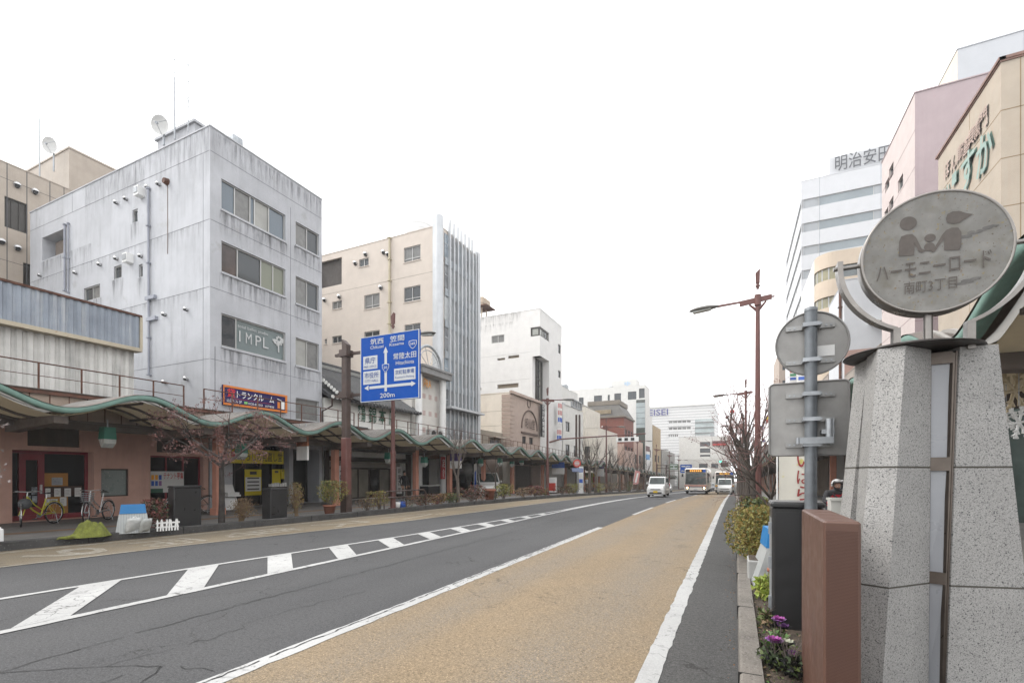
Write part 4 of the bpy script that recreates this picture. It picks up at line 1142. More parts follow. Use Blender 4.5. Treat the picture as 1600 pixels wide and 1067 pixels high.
mb = MB(); mb.box(-24.5, -20.4, 57.9, 58.19, 5.2, 9.0, mat('charcoal slats', (.05, .05, .052, 1), .7, wave=(4, (.02, .02, .02, 1), 'X'))); mb.build('slat_panel', r_)
block('stepped white building with rooftop units', -23, 62, 74, 14.4, 9, white2, [('f', .1, .25, 10.5, 12), ('f', .5, .7, 10.5, 12)], roofbits=5)
creamf = mat('pale cream far wall', A('#e2dbcf', .86), .85, var=.06, streak=.3)
r_, F, S = block('pale cream building with few windows next to red brick', -20.4, 76.7, 91, zat(668, FX, 76.7), 7.5, creamf, [('s', .22, .42, 3.6, 6.0), ('s', .70, .82, 4.2, 6.2), ('s', .22, .32, 7.4, 8.0)])
mb = MB(); mb.box(-26, -23.5, 80, 90, 9, 13.2, mat('pale cream far wall', (0, 0, 0, 1))); mb.box(-28, -24.6, 79, 90, 11.6, 14.0, mat('grey sheet', A('#a8a49c', .6), .7, wave=(3, A('#7d7a74', .6), 'X'))); mb.build('rooftop_room', r_)
# red brick building with mansard roof
brick = mat('red brick', A('#7c4a3e', .95), .85, var=.12, vscale=4)
pinkst = mat('pinkish stone', A('#c0a598', .85), .85, var=.08)
y0, y1 = on_x(975, FX), on_x(990, FX)
zt = zat(652, FX, y0)
r_, F, S = block('red brick building with dark mansard roof', FX, y0, y1, zt, 9, brick, [('f', .1, .3, 8.8, 10.6), ('f', .4, .6, 8.8, 10.6), ('f', .7, .9, 8.8, 10.6), ('f', .1, .3, 5, 7.2), ('f', .4, .6, 5, 7.2), ('f', .7, .9, 5, 7.2)])
mb = MB(); zz_ = zat(693, FX, y0); mb.box(-28.95, FX + .04, y0 - .06, y0 - .001, -2, zz_, pinkst); mb.box(FX + .001, FX + .06, y0 - .06, y1, -2, zz_ - 1.2, pinkst); mb.build('stone_base', r_); mb = MB(); mb.box(-29.2, FX + .3, y0 - .3, y1 + .2, zt + .07, zt + .35, mat('cornice stone', A('#8d8478', .7), .8)); mb.build('cornice', r_)
mb = MB(); dm = mat('slate mansard', (.10, .095, .085, 1), .7, var=.2, wave=(3, (.07, .065, .06, 1), 'X'))
zr = zat(630, FX, y0)
mb.hexa([(-29, y0 - .2, zt + .35), (FX + .2, y0 - .2, zt + .35), (FX + .2, y1, zt + .35), (-29, y1, zt + .35), (-27.5, y0 + 1, zr), (FX - 1.3, y0 + 1, zr), (FX - 1.3, y1 - 1, zr), (-27.5, y1 - 1, zr)], dm)
mb.box(-27.7, FX - 1.1, y0 + .9, y1 - .8, zr + .002, zr + .9, mat('cornice stone', (0, 0, 0, 1))); mb.box(-26.5, FX - 2.6, y0 - .1, y0 + .9, zt + .9, zt + 1.7, mat('tan dormer', (.25, .2, .13, 1), .8)); mb.build('roof', r_)
mb = MB()
for u in (-27.9, -27.2, -24.2):
    mb.lathe([(0, .25), (.22, .2), (.26, 0), (.2, -.05), (0, -.05)], M['white'], (u, y0 - .3, zat(666, FX, y0)), 10)
mb.build('floodlight', r_)
# white building with dark square windows and glazed corner
y0, y1 = on_x(1008, FX), on_x(1015.5, FX)
zt = zat(601, FX, y0)
r_, F, S = block('long white building with square dark windows and glass corner column', FX, y0, y1, zt, 21, white2, [('s', .04, .14, 19.2, 21.4), ('s', .20, .26, 19.2, 21.4), ('s', .39, .49, 19.4, 21.6), ('s', .56, .585, 19.4, 21.6), ('s', .64, .72, 19.6, 21.8), ('s', .02, .18, 14.6, 16.2), ('s', .80, .90, 20, 22.0), ('s', .93, .995, 20.2, 22.6)], roofbits=3)
mb = MB(); gt = mat('dark teal glass', (.07, .085, .075, 1), .1, var=.25, vscale=.3)
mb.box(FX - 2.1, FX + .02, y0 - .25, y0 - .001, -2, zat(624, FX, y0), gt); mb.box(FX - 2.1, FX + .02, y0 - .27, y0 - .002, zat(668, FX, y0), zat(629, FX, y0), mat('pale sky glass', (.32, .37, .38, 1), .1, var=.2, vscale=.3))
for i in range(16): mb.box(FX - 2.12, FX + .03, y0 - .30, y0 - .24, -1 + 1.35 * i, -.92 + 1.35 * i, M['alu_dark'])
mb.build('glass_column', r_)
mb = MB(); mb.box(FX - 9, FX - 2.6, y0 + 3, y1, zt, zt + 2.2, white2); mb.build('rooftop_room', r_)
mb = MB(); Sx = Fac('y', y0 + 3); Sx.text(mb, 'ゆ', (FX - 5.6, FX - 4.2, zt + .6, zt + 1.7), mat('sky blue sign', (.25, .5, .8, 1), .5), n=.02); mb.build('lettering', r_)

# ============ department store and neighbours closing the street
sil = mat('silver white cladding', A('#dededd', .84), .6, var=.03, wave=(.30, A('#c9c9ca', .72), 'Z'))
YK = 190.0
xa, xb = on_y(985, YK), on_y(1117, YK)
zt = zat(636, (xa + xb) / 2, YK)
root = thing('department_store', 'huge white ribbed department store closing the far end of the street', 'building', (xb, YK, gz(YK)))
S = Fac('y', YK)
rows = [S.px(1044, 657, 1080, 662), S.px(1044, 667, 1080, 672.5), S.px(1044, 678, 1060, 683.5)]
mb = MB(); S.wall(mb, xa, xb, -4, zt, [w + (.4,) for w in rows], sil); mb.quad((xb, YK, -4), (xb, YK + 40, -4), (xb, YK + 40, zt), (xb, YK, zt), sil); mb.quad((xa, YK, zt), (xb, YK, zt), (xb, YK + 40, zt), (xa, YK + 40, zt), ROOF)
S.box(mb, xa, xb + .2, zt + .01, zt + .6, -1, .3, white2); mb.build('wall', root)
for w in rows:
    window(root, S, w, 5, M['white'], mat('store glass', (.18, .18, .175, 1), .2, var=.3, vscale=.4), .2, .3)
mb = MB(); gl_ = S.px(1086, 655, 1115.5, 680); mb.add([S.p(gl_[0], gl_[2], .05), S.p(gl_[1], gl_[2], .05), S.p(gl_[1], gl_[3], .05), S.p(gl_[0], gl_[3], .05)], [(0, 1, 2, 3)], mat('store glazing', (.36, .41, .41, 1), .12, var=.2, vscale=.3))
for k in range(3): S.box(mb, gl_[0], gl_[1], lerp(gl_[2], gl_[3], k / 3 + .1), lerp(gl_[2], gl_[3], k / 3 + .16), .05, .3, mat('store glass', (0, 0, 0, 1)))
mb.build('glazed_bay', root)
mb = MB(); r = S.px(1003, 641, 1044, 650.5); S.text(mb, 'KEISEI', r, mat('navy letters', (.045, .05, .22, 1), .5), n=.3, bold=.02, ext=.2); mb.build('lettering', root)
mb = MB()   # lattice mast before the store
t = thing('lattice_mast', 'pale green lattice mast before the department store', 'mast', (on_y(1066, 172), 172, gz(172)))
pgm = mat('pale green steel', A('#b9cfc6', .7), .6)
zz0, zz1 = 0, zat(686, on_y(1066, 172), 172) - gz(172)
for sx in (-1, 1):
    for sy in (-1, 1): mb.tube([(sx * 1.5, sy * 1.5, 0), (sx * .5, sy * .5, zz1)], .09, pgm, 4)
for k in range(9):
    a, b = k / 9, (k + 1) / 9; wa, wb = lerp(1.5, .5, a), lerp(1.5, .5, b)
    for s_ in (-1, 1): mb.tube([(-wa * s_, -wa, a * zz1), (wb * s_, -wb, b * zz1)], .06, pgm, 4); mb.tube([(-wa, -wa * s_, a * zz1), (-wb, wb * s_, b * zz1)], .06, pgm, 4)
mb.build('lattice', t, True)
YW = 158.0
r_, F, S = block('white building with stacked dark louvre bands at the bend', on_y(1141, YW), YW, YW + 14, zat(682, -8, YW), on_y(1141, YW) - on_y(1061, YW), white2, [('s', .42, .62, zat(697, -7, YW), zat(690, -7, YW)), ('s', .42, .62, zat(707, -7, YW), zat(700, -7, YW)), ('s', .42, .62, zat(713, -7, YW), zat(710, -7, YW))], roofbits=2)
S = Fac('y', YW); mb = MB(); r = S.px(1113, 689, 1135, 696); S.box(mb, *r, .05, .3, mat('dark red banner', (.10, .02, .025, 1), .6)); S.box(mb, r[0], r[1], r[2], lerp(r[2], r[3], .4), .3, .32, M['txt_red']); mb.build('sign_panel', r_)
r_, F, S = block('low white shop building with curved parapet at the bend', on_y(1128, 150), 150, 156, zat(718, -6, 150), 9.5, white2, [('s', .35, .6, zat(731, -6, 150), zat(724, -6, 150)), ('s', .70, .9, zat(731, -6, 150), zat(724, -6, 150))])
r_, F, S = block('pale narrow building with blue street sign panel', -20.5, 121.5, 134, 17, 6, white2, [('f', .2, .4, 6, 8), ('f', .6, .8, 6, 8)])
r_, F, S = block('tan narrow building beside the white store', -20.5, 135, 150, 15, 12, mat('tan far wall', A('#b8a07c', .7), .85), [('f', .2, .4, 5, 7), ('f', .6, .8, 5, 7)])
r_, F, S = block('small pinkish building past the red brick one', -20.3, 105.2, 118, 9, 6, pinkst, [('f', .2, .4, 4, 6), ('f', .6, .8, 4, 6)])
r_, F, S = block('low grey building at the end of the arcade', -20.3, 151, 185, 9, 9, mat('grey far wall', A('#a9a6a2', .7), .85), [('f', .2, .4, 4, 6), ('f', .6, .8, 4, 6)])
r_, F, S = block('low shop between the pale tower and the brown shop', -20.6, on_x(745, FX) + .2, 41.0 - 5.2, 4.2, 8, mat('grey far wall', (0, 0, 0, 1)), [])
# ============ buildings on the near (right) side, street front on X = GX
GX = 7.5
# beige shop with green characters
beige = mat('beige tile wall', A('#d8cab8', .60), .8, var=.05, streak=.35, scol=(.40, .22, .12, 1))
beige2 = mat('beige tile side wall', A('#d0c2b0', .62), .8, var=.05, streak=.3)
F = Fac('x', GX, -1)
y0, y1 = on_x(1564, GX), on_x(1466, GX)
zt = zat(98, GX, y0)
root = thing('beige_shop', 'tall beige tiled shop with brown roof trim and pale green characters', 'shop', (GX, y0, 0))
jt = mat('beige joint', A('#a08a6c', .7), .9)
F, S, _ = shell(root, GX, y0, y1, zt, 16, beige, [], [], sgn=-1, z0=-.2, joints_f=[(y0, y1, zt - k) for k in (1.5, 3.0, 4.5, 6.0)], joints_s=[(GX, GX + 16, zt - k) for k in (1.5, 3.0, 4.5, 6.0)], jm=jt, coping=mat('brown roof trim', (.21, .12, .095, 1), .6))
mb = MB(); vline(S, mb, GX + .45, 0, zt, jt); vline(S, mb, GX + 1.9, 0, zt, jt); vline(F, mb, y0 + 2.2, 3, zt, jt)
F.box(mb, y0 - .05, y1 + .1, zt + .06, zt + .15, -.1, .07, mat('brown roof trim', (0, 0, 0, 1))); S.box(mb, GX - .05, GX + 16, zt + .06, zt + .15, -.1, .05, mat('brown roof trim', (0, 0, 0, 1))); mb.build('roof_trim', root)
def faced(chars, m1, ext, bold, m2):
    for ch, (x, y, hpx) in chars:
        mb = MB()
        u, v = F.pt(x, y); h = hpx * dep(GX, u) / FOC
        U, V, N = F.axes()
        mb.text(ch, F.p(u, v, 0), U, V, N, m2, h=h, w=h * .86, ext=.0, bold=bold, off=.012)
        mb.text(ch, F.p(u, v, 0), U, V, N, m1, h=h, w=h * .86, ext=ext * .5, bold=bold, off=.02)
        mb.build('lettering', root)
pk = mat('faded pink letter', A('#d9bcae', .60), .6); pk2 = mat('letter side', (.07, .06, .05, 1), .7)
faced([('ほ', (1482, 265, 24)), ('ん', (1492, 254, 24)), ('庫', (1502, 239, 26)), ('道', (1511, 229, 27)), ('具', (1520, 215, 28)), ('専', (1529, 203, 29)), ('門', (1539, 187, 31))], pk, .08, .02, pk2)
gl = mat('pale green letter', A('#adc8be', .62), .6)
faced([('い', (1482, 300, 22)), ('ー', (1495, 278, 20)), ('す', (1516, 264, 56)), ('か', (1542, 237, 62))], gl, .12, .045, mat('green letter side', (.08, .16, .13, 1), .7))
mb = MB(); F.box(mb, y0, y1, .1, 3.6, .01, .04, M['glass_dark'])
mb.box(GX - .06, GX - .045, y0 - .01, y1, .2, 3.2, M['void']); mb.build('shopfront', root)
mb = MB(); mb.box(GX + .02, GX + 14, y0 - .05, y0 - .001, .1, 4.6, mat('dark green shop side', (.022, .04, .032, 1), .6, var=.4)); mb.build('side_shopfront', root)
# pink building behind it
pinkb = mat('mauve pink tile wall painted shaded', A('#c2b1b4', .70), .8, var=.05, streak=.2, rust=(1.2, A('#bda3a8', .7), .62))  # duller than the front: shade of this side put into its colour
pinkf = mat('pink tile front painted lit', A('#e3d5d1', .68), .8, var=.05, streak=.15)  # same building, paler: light on the street face painted in
y0, y1 = on_x(1429.5, GX), on_x(1378, GX)
zt = zat(146, GX, y0)
root = thing('pink_building', 'tall mauve pink building with pale front behind the beige shop', 'building', (GX, y0, 0))
F = Fac('x', GX, -1)
fw = [F.px(a, b, c, d) for (a, b, c, d) in ((1418, 272, 1409, 296), (1398, 253, 1391, 272), (1390, 272, 1383, 292), (1397, 298, 1391, 318), (1389, 317, 1382, 336), (1417, 322, 1409, 345), (1398, 346, 1391, 364))]
fw = [F.px(1411, 270, 1403, 290), F.px(1396, 252, 1389, 272), F.px(1389.5, 275, 1383, 291), F.px(1396, 305, 1389, 322), F.px(1388, 322, 1382, 336), F.px(1411, 330, 1403, 348)]
fw = [(min(a, b), max(a, b), min(c, d), max(c, d)) for a, b, c, d in fw]
F, S, _ = shell(root, GX, y0, y1, zt, 18, pinkb, fw, [], sgn=-1, z0=-.3, fm=pinkf, joints_s=[(GX, GX + 18, zt - 5.2), (GX, GX + 18, zt - 10.5)], joints_f=[(y0, y1, zt - 1.7 * k) for k in range(1, 9)], jm=mat('pink joint', A('#a98f92', .65), .9))
for w in fw: window(root, F, w, 1, M['alu'], M['glass'], .05, .1)
Xq = GX + 3.2; yq = on_x(1496, Xq); zq = zat(78, Xq, yq)
root = thing('pale_annex', 'pale grey upper block rising behind the pink building', 'building', (Xq, yq, 0))
F, S, _ = shell(root, Xq, yq, yq + 8, zq, 15, mat('pale grey cladding', A('#d3d6db', .70), .7, var=.03, streak=.1), [], [], sgn=-1, z0=zt - .45, fm=mat('cream cladding', A('#eadfce', .76), .7, var=.04))
mb = MB(); vline(S, mb, Xq + 2.6, zt, zq, mat('grey joint faint', A('#aeb3ba', .7), .8)); vline(S, mb, Xq + 5.2, zt, zq, mat('grey joint faint', (0, 0, 0, 1))); mb.build('panel_joint', root)
# insurance tower with ribbon windows
tw = mat('pale blue grey tower cladding', A('#d9dbdf', .70), .6, var=.03, streak=.08)
X = 8.5; y0 = on_x(1252, X); zt = zat(284, X, y0)
root = thing('office_tower', 'tall pale office tower with ribbon windows and dark roof characters', 'tower', (X, y0, gz(y0)))
F, S = Fac('x', X, -1), Fac('y', y0)
bands = [(zat(a, X, y0), zat(b, X, y0)) for a, b in ((327, 313), (364, 350), (400, 386), (437, 423), (474, 460), (511, 497))]
bands = [(min(a, b), max(a, b)) for a, b in bands]
sh = [(X + .02, X + 30, a, b) for a, b in bands]; fh = [(y0 + .02, y0 + 22, a, b) for a, b in bands]
F, S, _ = shell(root, X, y0, y0 + 24, zt, 32, tw, [h + (.25,) for h in fh], [h + (.25,) for h in sh], sgn=-1)
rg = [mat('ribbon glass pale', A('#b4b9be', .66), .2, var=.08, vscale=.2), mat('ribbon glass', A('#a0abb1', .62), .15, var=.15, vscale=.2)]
for h in sh: window(root, S, h, [.07, .28, .5, .75], M['alu'], None, .06, .15, gms=rg)
for h in fh: window(root, F, h, 6, M['alu'], None, .06, .15, gms=[mat('ribbon glass paled for glare', A('#d0d3d5', .7), .2, var=.05)])  # street panes paler than the side ones: glare put into their colour
mb = MB()
for u in (X + 2.2, X + 9.2, X + 16): vline(S, mb, u, 0, zt, mat('tower joint', A('#aab0b8', .68), .8), .03)
mb.build('panel_joint', root)
xs = on_y(1296, y0 + .3); zs = zat(247, xs, y0 + .3)
mb = MB(); mb.box(xs, xs + 26, y0 + .3, y0 + 16, zt - .6, zs, tw); mb.build('rooftop_screen', root)
mb = MB(); S3 = Fac('y', y0 + .3); r = S3.px(1304, 247, 1391, 271); S3.text(mb, '明治安田', r, mat('dark grey letters', (.07, .075, .085, 1), .5), n=.1, bold=.025, ext=.25); mb.build('lettering', root)
# beige building with rounded corner
bc = mat('beige panel wall', A('#d5c4b0', .74), .75, var=.05, streak=.15); wf = mat('white front panel', A('#efeeea', .74), .7, var=.03)
X = GX; y0 = on_x(1276, X); y1 = on_x(1252, X); zt = zat(397, X, y0)
root = thing('rounded_building', 'beige building with rounded corner and tinted window rows', 'building', (X, y0, gz(y0)))
rc = 1.6; z0 = -1.5
prof = [(X + 14, y0)] + [(X + rc - rc * math.sin(a), y0 + rc - rc * math.cos(a)) for a in [math.pi / 2 * i / 8 for i in range(9)]] + [(X, y1), (X + 14, y1)]
rowsz = [(zat(439, X, y0), zat(420, X, y0)), (zat(482, X, y0), zat(465, X, y0)), (zat(525, X, y0), zat(508, X, y0))]
mb = MB(); edges = [z0] + [z for r in reversed(rowsz) for z in r] + [zt]
for (a, b) in zip(edges[0::2], edges[1::2]):
    n = len(prof)
    mb.add([(x, y, a) for x, y in prof] + [(x, y, b) for x, y in prof], [(j, (j + 1) % n, n + (j + 1) % n, n + j) for j in range(n)] + [tuple(range(n)), tuple(range(n, 2 * n))], bc)
mb.quad((X - .006, y0 + rc, z0), (X - .006, y1, z0), (X - .006, y1, zt), (X - .006, y0 + rc, zt), wf)
mb.build('wall', root)
cxx, cyy = X + 7, (y0 + y1) / 2
tg = [mat('amber tinted glass', A('#b9b391', .5), .12, var=.15), mat('grey tinted glass', A('#8a9294', .5), .12, var=.15)]
for (a, b) in rowsz:
    mb = MB(); q = [(cxx + (x - cxx) * .985, cyy + (y - cyy) * .97) for x, y in prof]
    n = len(q)
    for j in range(n - 1):
        mb.quad((q[j][0], q[j][1], a), (q[j + 1][0], q[j + 1][1], a), (q[j + 1][0], q[j + 1][1], b), (q[j][0], q[j][1], b), tg[0] if 1 <= j < 9 else tg[1])
    w = mb.build('ribbon_window', root)
    mb = MB()
    for x in [X + 2.0 + 1.5 * k for k in range(7)]: mb.box(x - .06, x + .06, y0 + .05, y0 + .2, a, b, M['alu'])
    for j in (1, 3, 5, 7, 9): mb.box(q[j][0] - .05, q[j][0] + .05, q[j][1] - .05, q[j][1] + .05, a, b, M['alu'])
    mb.build('frame', w)
# white building in front of it
wb = mat('cool white wall', A('#dfe2e6', .74), .7, var=.03, streak=.12)
y0 = on_x(1319, GX); zt = zat(438, GX, y0)
r_, F, S = block('cool white building with pink base and a single wide window', GX, y0, y0 + 6.5, zt, 12, wb, [('s', .20, .52, zat(500, GX + 3, y0), zat(481, GX + 3, y0))], sgn=-1, roofbits=2)
mb = MB(); mb.box(GX + .02, GX + 12, y0 - .06, y0 - .001, 0, zat(548, GX, y0), mat('pink base tile', A('#c5a499', .74), .8, var=.06)); mb.box(GX + 1.5, GX + 7, y0 - .9, y0 - .01, zat(503, GX + 3, y0), zat(501, GX + 3, y0), M['white']); mb.build('base_course', r_)
pipe(r_, F if False else Fac('x', GX, -1), [(1316, 440), (1316, 600)], .10, M['rusty'])
block('narrow dark windowed building on the near pavement', GX, y0 + 7, on_x(1277, GX) - .3, 10.5, 10, mat('taupe wall', A('#b3a79c', .7), .8), [('f', .1, .3, 5, 7), ('f', .4, .6, 5, 7), ('f', .7, .9, 5, 7), ('s', .05, .3, 7.5, 9)], sgn=-1)
block('dark tiled low building far along the near pavement', GX, on_x(1252, GX) + .5, 82, 12, 10, mat('dark tile far wall', A('#77706b', .7), .7), [('f', .1, .3, 5, 7), ('f', .4, .6, 5, 7), ('f', .7, .9, 5, 7)], sgn=-1)
block('tan apartment block far behind the street trees', 8.6, 118, 135, zat(548, 8.6, 118), 12, mat('tan apartment wall', A('#b5a496', .74), .8, var=.05), [('s', .05 + .2 * i, .13 + .2 * i, 12 + 4 * j, 13.8 + 4 * j) for i in range(4) for j in range(6) if 13.8 + 4 * j < zat(548, 8.6, 118)], sgn=-1)
block('low dark building at the far bend of the near pavement', 6.5, 136, 175, 9, 8, mat('dark far wall', A('#6d6864', .7), .8), [('f', .1, .3, 4, 6), ('f', .4, .6, 4, 6), ('f', .7, .9, 4, 6)], sgn=-1)
block('grey shop block beside the pink building', GX, on_x(1378, GX) + .2, on_x(1319, GX) - .2, 9.0, 10, mat('warm grey wall', A('#b0a69c', .7), .8), [('f', .1, .4, 5, 7), ('f', .6, .9, 5, 7)], sgn=-1)
t = thing('dome_tank', 'white domed rooftop tank above the shop signs', 'tank', (9.6, 47.6, 10.4))
mb = MB(); mb.lathe([(0, 2.9), (.9, 2.7), (1.6, 2.1), (1.95, 1.2), (2.0, 0)], M['white'], (0, 0, 0), 20); mb.build('dome', t, True)
mb = MB(); mb.lathe([(2.0, .02), (2.08, .03), (2.08, .25), (2.0, .26)], M['steel'], (0, 0, 0), 20); mb.build('rim', t, True)
def hang_sign(label, x, y, w, h, cols, X, n=3):
    Y = on_x(x, X); z = zat(y, X, Y)
    t = thing('shop_sign', label, 'sign', (X, Y, z), 'projecting shop signs by the far arcade')
    mb = MB(); mb.box(-w / 2, w / 2, -.08, .08, -h / 2, h / 2, cols[0]); mb.build('board', t, True)
    for i in range(1, len(cols)):
        mb = MB(); q = h / (len(cols)); z1 = h / 2 - q * i + q * .35; mb.box(-w * .38, w * .38, -.10, -.08, z1 - q * .33, z1 + q * .33, cols[i]); mb.build('print_panel', t, True)
    mb = MB(); mb.box(w / 2, w / 2 + .35, -.03, .03, h * .2, h * .28, M['steel']); mb.box(w / 2, w / 2 + .35, -.03, .03, -h * .28, -h * .2, M['steel']); mb.build('bracket', t, True)
RD, BL, GR, YE, WH = mat('sign red', (.5, .05, .04, 1), .5), M['txt_blue'], mat('sign green', (.05, .25, .12, 1), .5), M['yellow'], M['white']
hang_sign('projecting sign of stacked red, green and blue squares', 1239, 588, .9, 2.0, (WH, RD, GR, BL), 7.0)
hang_sign('projecting sign with green and white squares beside the red one', 1252, 590, .8, 1.8, (WH, GR, BL), 7.0)
hang_sign('red and yellow projecting sign over the near arcade roof', 1200, 655, .8, 1.6, (RD, YE), 6.8)
hang_sign('small blue projecting sign over the near arcade roof', 1190, 668, .8, 1.2, (BL, WH), 6.8)
hang_sign('white and blue projecting sign low among the branches', 1193, 690, .9, 1.0, (WH, BL), 6.4)
# ============ covered pavements (arcades) with wavy roofs
green = mat('weathered green copper trim', A('#86ab9f', .60), .65, var=.16, vscale=2.5, streak=.4, scol=(.12, .15, .13, 1))
roofm = mat('weathered ribbed roof sheet', A('#887c76', .34), .85, var=.2, vscale=1.5, rust=(1.6, (.12, .07, .05, 1), .58))
ribm = mat('pale roof rib', A('#cfc9c2', .36), .7, var=.2)
ceilm = mat('cream ceiling panel', A('#d9c39b', .62), .7, var=.12, vscale=1.2, streak=.2)
arcb = mat('taupe steel beam', (.085, .068, .057, 1), .7, var=.15, vscale=2, streak=.3)
panm = mat('brown fascia panel', (.36, .285, .23, 1), .75, var=.2, vscale=1.5, streak=.6)
postm = mat('salmon post paint', (.47, .215, .15, 1), .7, var=.12, vscale=2, streak=.35)
def translucent(m, col, w):
    t = m.node_tree; N, L = t.nodes, t.links; b = N['Principled BSDF']; o = N['Material Output']
    x = N.new('ShaderNodeMixShader'); tr = N.new('ShaderNodeBsdfTranslucent'); tr.inputs[0].default_value = col; x.inputs[0].default_value = w
    L.new(b.outputs[0], x.inputs[1]); L.new(tr.outputs[0], x.inputs[2]); L.new(x.outputs[0], o.inputs['Surface'])
translucent(roofm, (.8, .78, .74, 1), .24); translucent(ceilm, (.85, .74, .55, 1), .5)
WL, PH = 3.62, 7.7
def zwave(y, phase): return 3.46 + .275 * math.cos(2 * math.pi * (y - phase) / WL) + gz(y)
def arcade(label, Xe, sd, y0, y1, phase, posts, rails):
    """Xe eave over the kerb, sd direction from eave to the shops"""
    xe = lambda k: Xe + sd * k
    root = thing('arcade', label, 'arcade', (Xe, y0, 0))
    n = int((y1 - y0) / .22)
    Y = [lerp(y0, y1, i / n) for i in range(n + 1)]
    B = 2.75
    mb = MB()
    vs = []
    for y in Y:
        z = zwave(y, phase); vs += [(xe(.02), y, z + .05), (xe(B), y, z + .05), (xe(B), y, z - .03), (xe(.02), y, z - .03)]
    mb.add(vs, [(4 * i + a, 4 * i + (a + 1) % 4, 4 * i + 4 + (a + 1) % 4, 4 * i + 4 + a) for i in range(n) for a in (0,)], roofm)
    for k in range(11):
        q = .2 + k * .235
        vs = []
        for y in Y:
            z = zwave(y, phase) + .05; vs += [(xe(q - .05), y, z), (xe(q - .03), y, z + .055), (xe(q + .03), y, z + .055), (xe(q + .05), y, z)]
        mb.add(vs, [(4 * i + a, 4 * i + a + 1, 4 * i + 5 + a, 4 * i + 4 + a) for i in range(n) for a in range(3)], ribm)
    mb.build('roof_sheet', root)
    mb = MB(); vs = []
    for y in Y:
        z = zwave(y, phase); vs += [(xe(-.05), y, z + .085), (xe(.10), y, z + .085), (xe(.10), y, z - .06), (xe(-.05), y, z - .06), (xe(-.075), y, z - .04), (xe(-.075), y, z + .06)]
    mb.add(vs, [(6 * i + a, 6 * i + (a + 1) % 6, 6 * i + 6 + (a + 1) % 6, 6 * i + 6 + a) for i in range(n) for a in range(6)], green, True)
    vs = []
    for y in Y:
        z = zwave(y, phase); vs += [(xe(-.085), y, z + .087), (xe(.12), y, z + .115), (xe(.12), y, z + .09)]
    mb.add(vs, [(3 * i, 3 * i + 1, 3 * i + 4, 3 * i + 3) for i in range(n)], arcb)
    mb.build('wavy_trim', root)
    mb = MB(); vs = []
    for y in Y:
        z = zwave(y, phase); vs += [(xe(.25), y, z - .10), (xe(B - .1), y, z - .10)]
    mb.add(vs, [(2 * i, 2 * i + 1, 2 * i + 3, 2 * i + 2) for i in range(n)], ceilm)
    mb.build('ceiling_panel', root)
    # cross beams under every trough and ceiling ribs
    mb = MB(); mb.hexa([(xe(.15), -.14, -.30), (xe(B), -.14, -.42), (xe(B), .14, -.42), (xe(.15), .14, -.30), (xe(.15), -.14, -.12), (xe(B), -.14, -.10), (xe(B), .14, -.10), (xe(.15), .14, -.12)], arcb)
    first = None; yk = phase - WL / 2
    while yk < y0: yk += WL
    rm = MB()
    for q in (.25, 1.1, 1.95): rm.box(min(xe(q), xe(q + .06)), max(xe(q), xe(q + .06)), -.35, .35, -.16, -.11, arcb)
    while yk < min(y1, y0 + 150):
        z = zwave(yk, phase)
        if first is None:
            first = MB.build(mb, 'cross_beam', root, True); first.location = (-Xe, yk - y0, z - 0)
        else:
            c = first.copy(); COL.objects.link(c); c.parent = root; c.location = (-Xe, yk - y0, z)
        yk += WL
    mb = MB()
    for y in [phase + WL * (k * .25) for k in range(int((y1 - phase) / WL * 4))]:
        if y < y0: continue
        z = zwave(y, phase); mb.box(min(xe(.25), xe(B)), max(xe(.25), xe(B)), y - .035, y + .035, z - .15, z - .085, arcb)
    for q in (1.2, 2.0):
        vs = []
        for y in Y:
            z = zwave(y, phase); vs += [(xe(q), y, z - .16), (xe(q + .06), y, z - .16), (xe(q + .06), y, z - .09), (xe(q), y, z - .09)]
        mb.add(vs, [(4 * i + a, 4 * i + (a + 1) % 4, 4 * i + 4 + (a + 1) % 4, 4 * i + 4 + a) for i in range(n) for a in range(4)], arcb)
    mb.build('ceiling_rib', root)
    Yc = [lerp(y0, y1, i / 60) for i in range(61)]
    def rail(mb, xa, xb, za, zb, m):
        vs = []
        for y in Yc: g = gz(y); vs += [(xe(xa), y, g + za), (xe(xb), y, g + za), (xe(xb), y, g + zb), (xe(xa), y, g + zb)]
        mb.add(vs, [(4 * i + a, 4 * i + (a + 1) % 4, 4 * i + 4 + (a + 1) % 4, 4 * i + 4 + a) for i in range(60) for a in range(4)], m)
    mb = MB(); rail(mb, 2.28, 2.50, 2.92, 3.12, arcb); rail(mb, 2.20, 2.55, 3.12, 3.17, arcb); mb.build('long_beam', root)
    mb = MB(); rail(mb, 2.66, 2.70, 3.1, 3.95, panm)
    y = y0 + .4
    while y < min(y1, 60):
        g = gz(y); mb.box(min(xe(2.65), xe(2.71)), max(xe(2.65), xe(2.71)), y - .012, y + .012, g + 3.17, g + 3.95, M['rusty']); y += .43
    mb.build('fascia_panel', root)
    mb = MB(); rail(mb, 2.55, 3.25, 3.95, 4.0, arcb); rail(mb, 2.55, 2.60, 3.86, 3.97, M['rusty']); rail(mb, 3.2, 5.2, 3.60, 3.68, arcb); mb.build('catwalk', root)
    # posts
    mb = MB(); x0_, x1_ = sorted((xe(2.24) - Xe, xe(2.52) - Xe))
    mb.bev(x0_, x1_, -.14, .14, 0.02, 2.92, .02, postm); mb.bev(x0_ - .05, x1_ + .05, -.19, .19, -.02, .25, .02, postm)
    p0 = None
    for y in posts:
        loc = (0, y - y0, .15 + gz(y))
        if p0 is None: p0 = mb.build('post', root, True); p0.location = loc
        else: c = p0.copy(); COL.objects.link(c); c.parent = root; c.location = loc
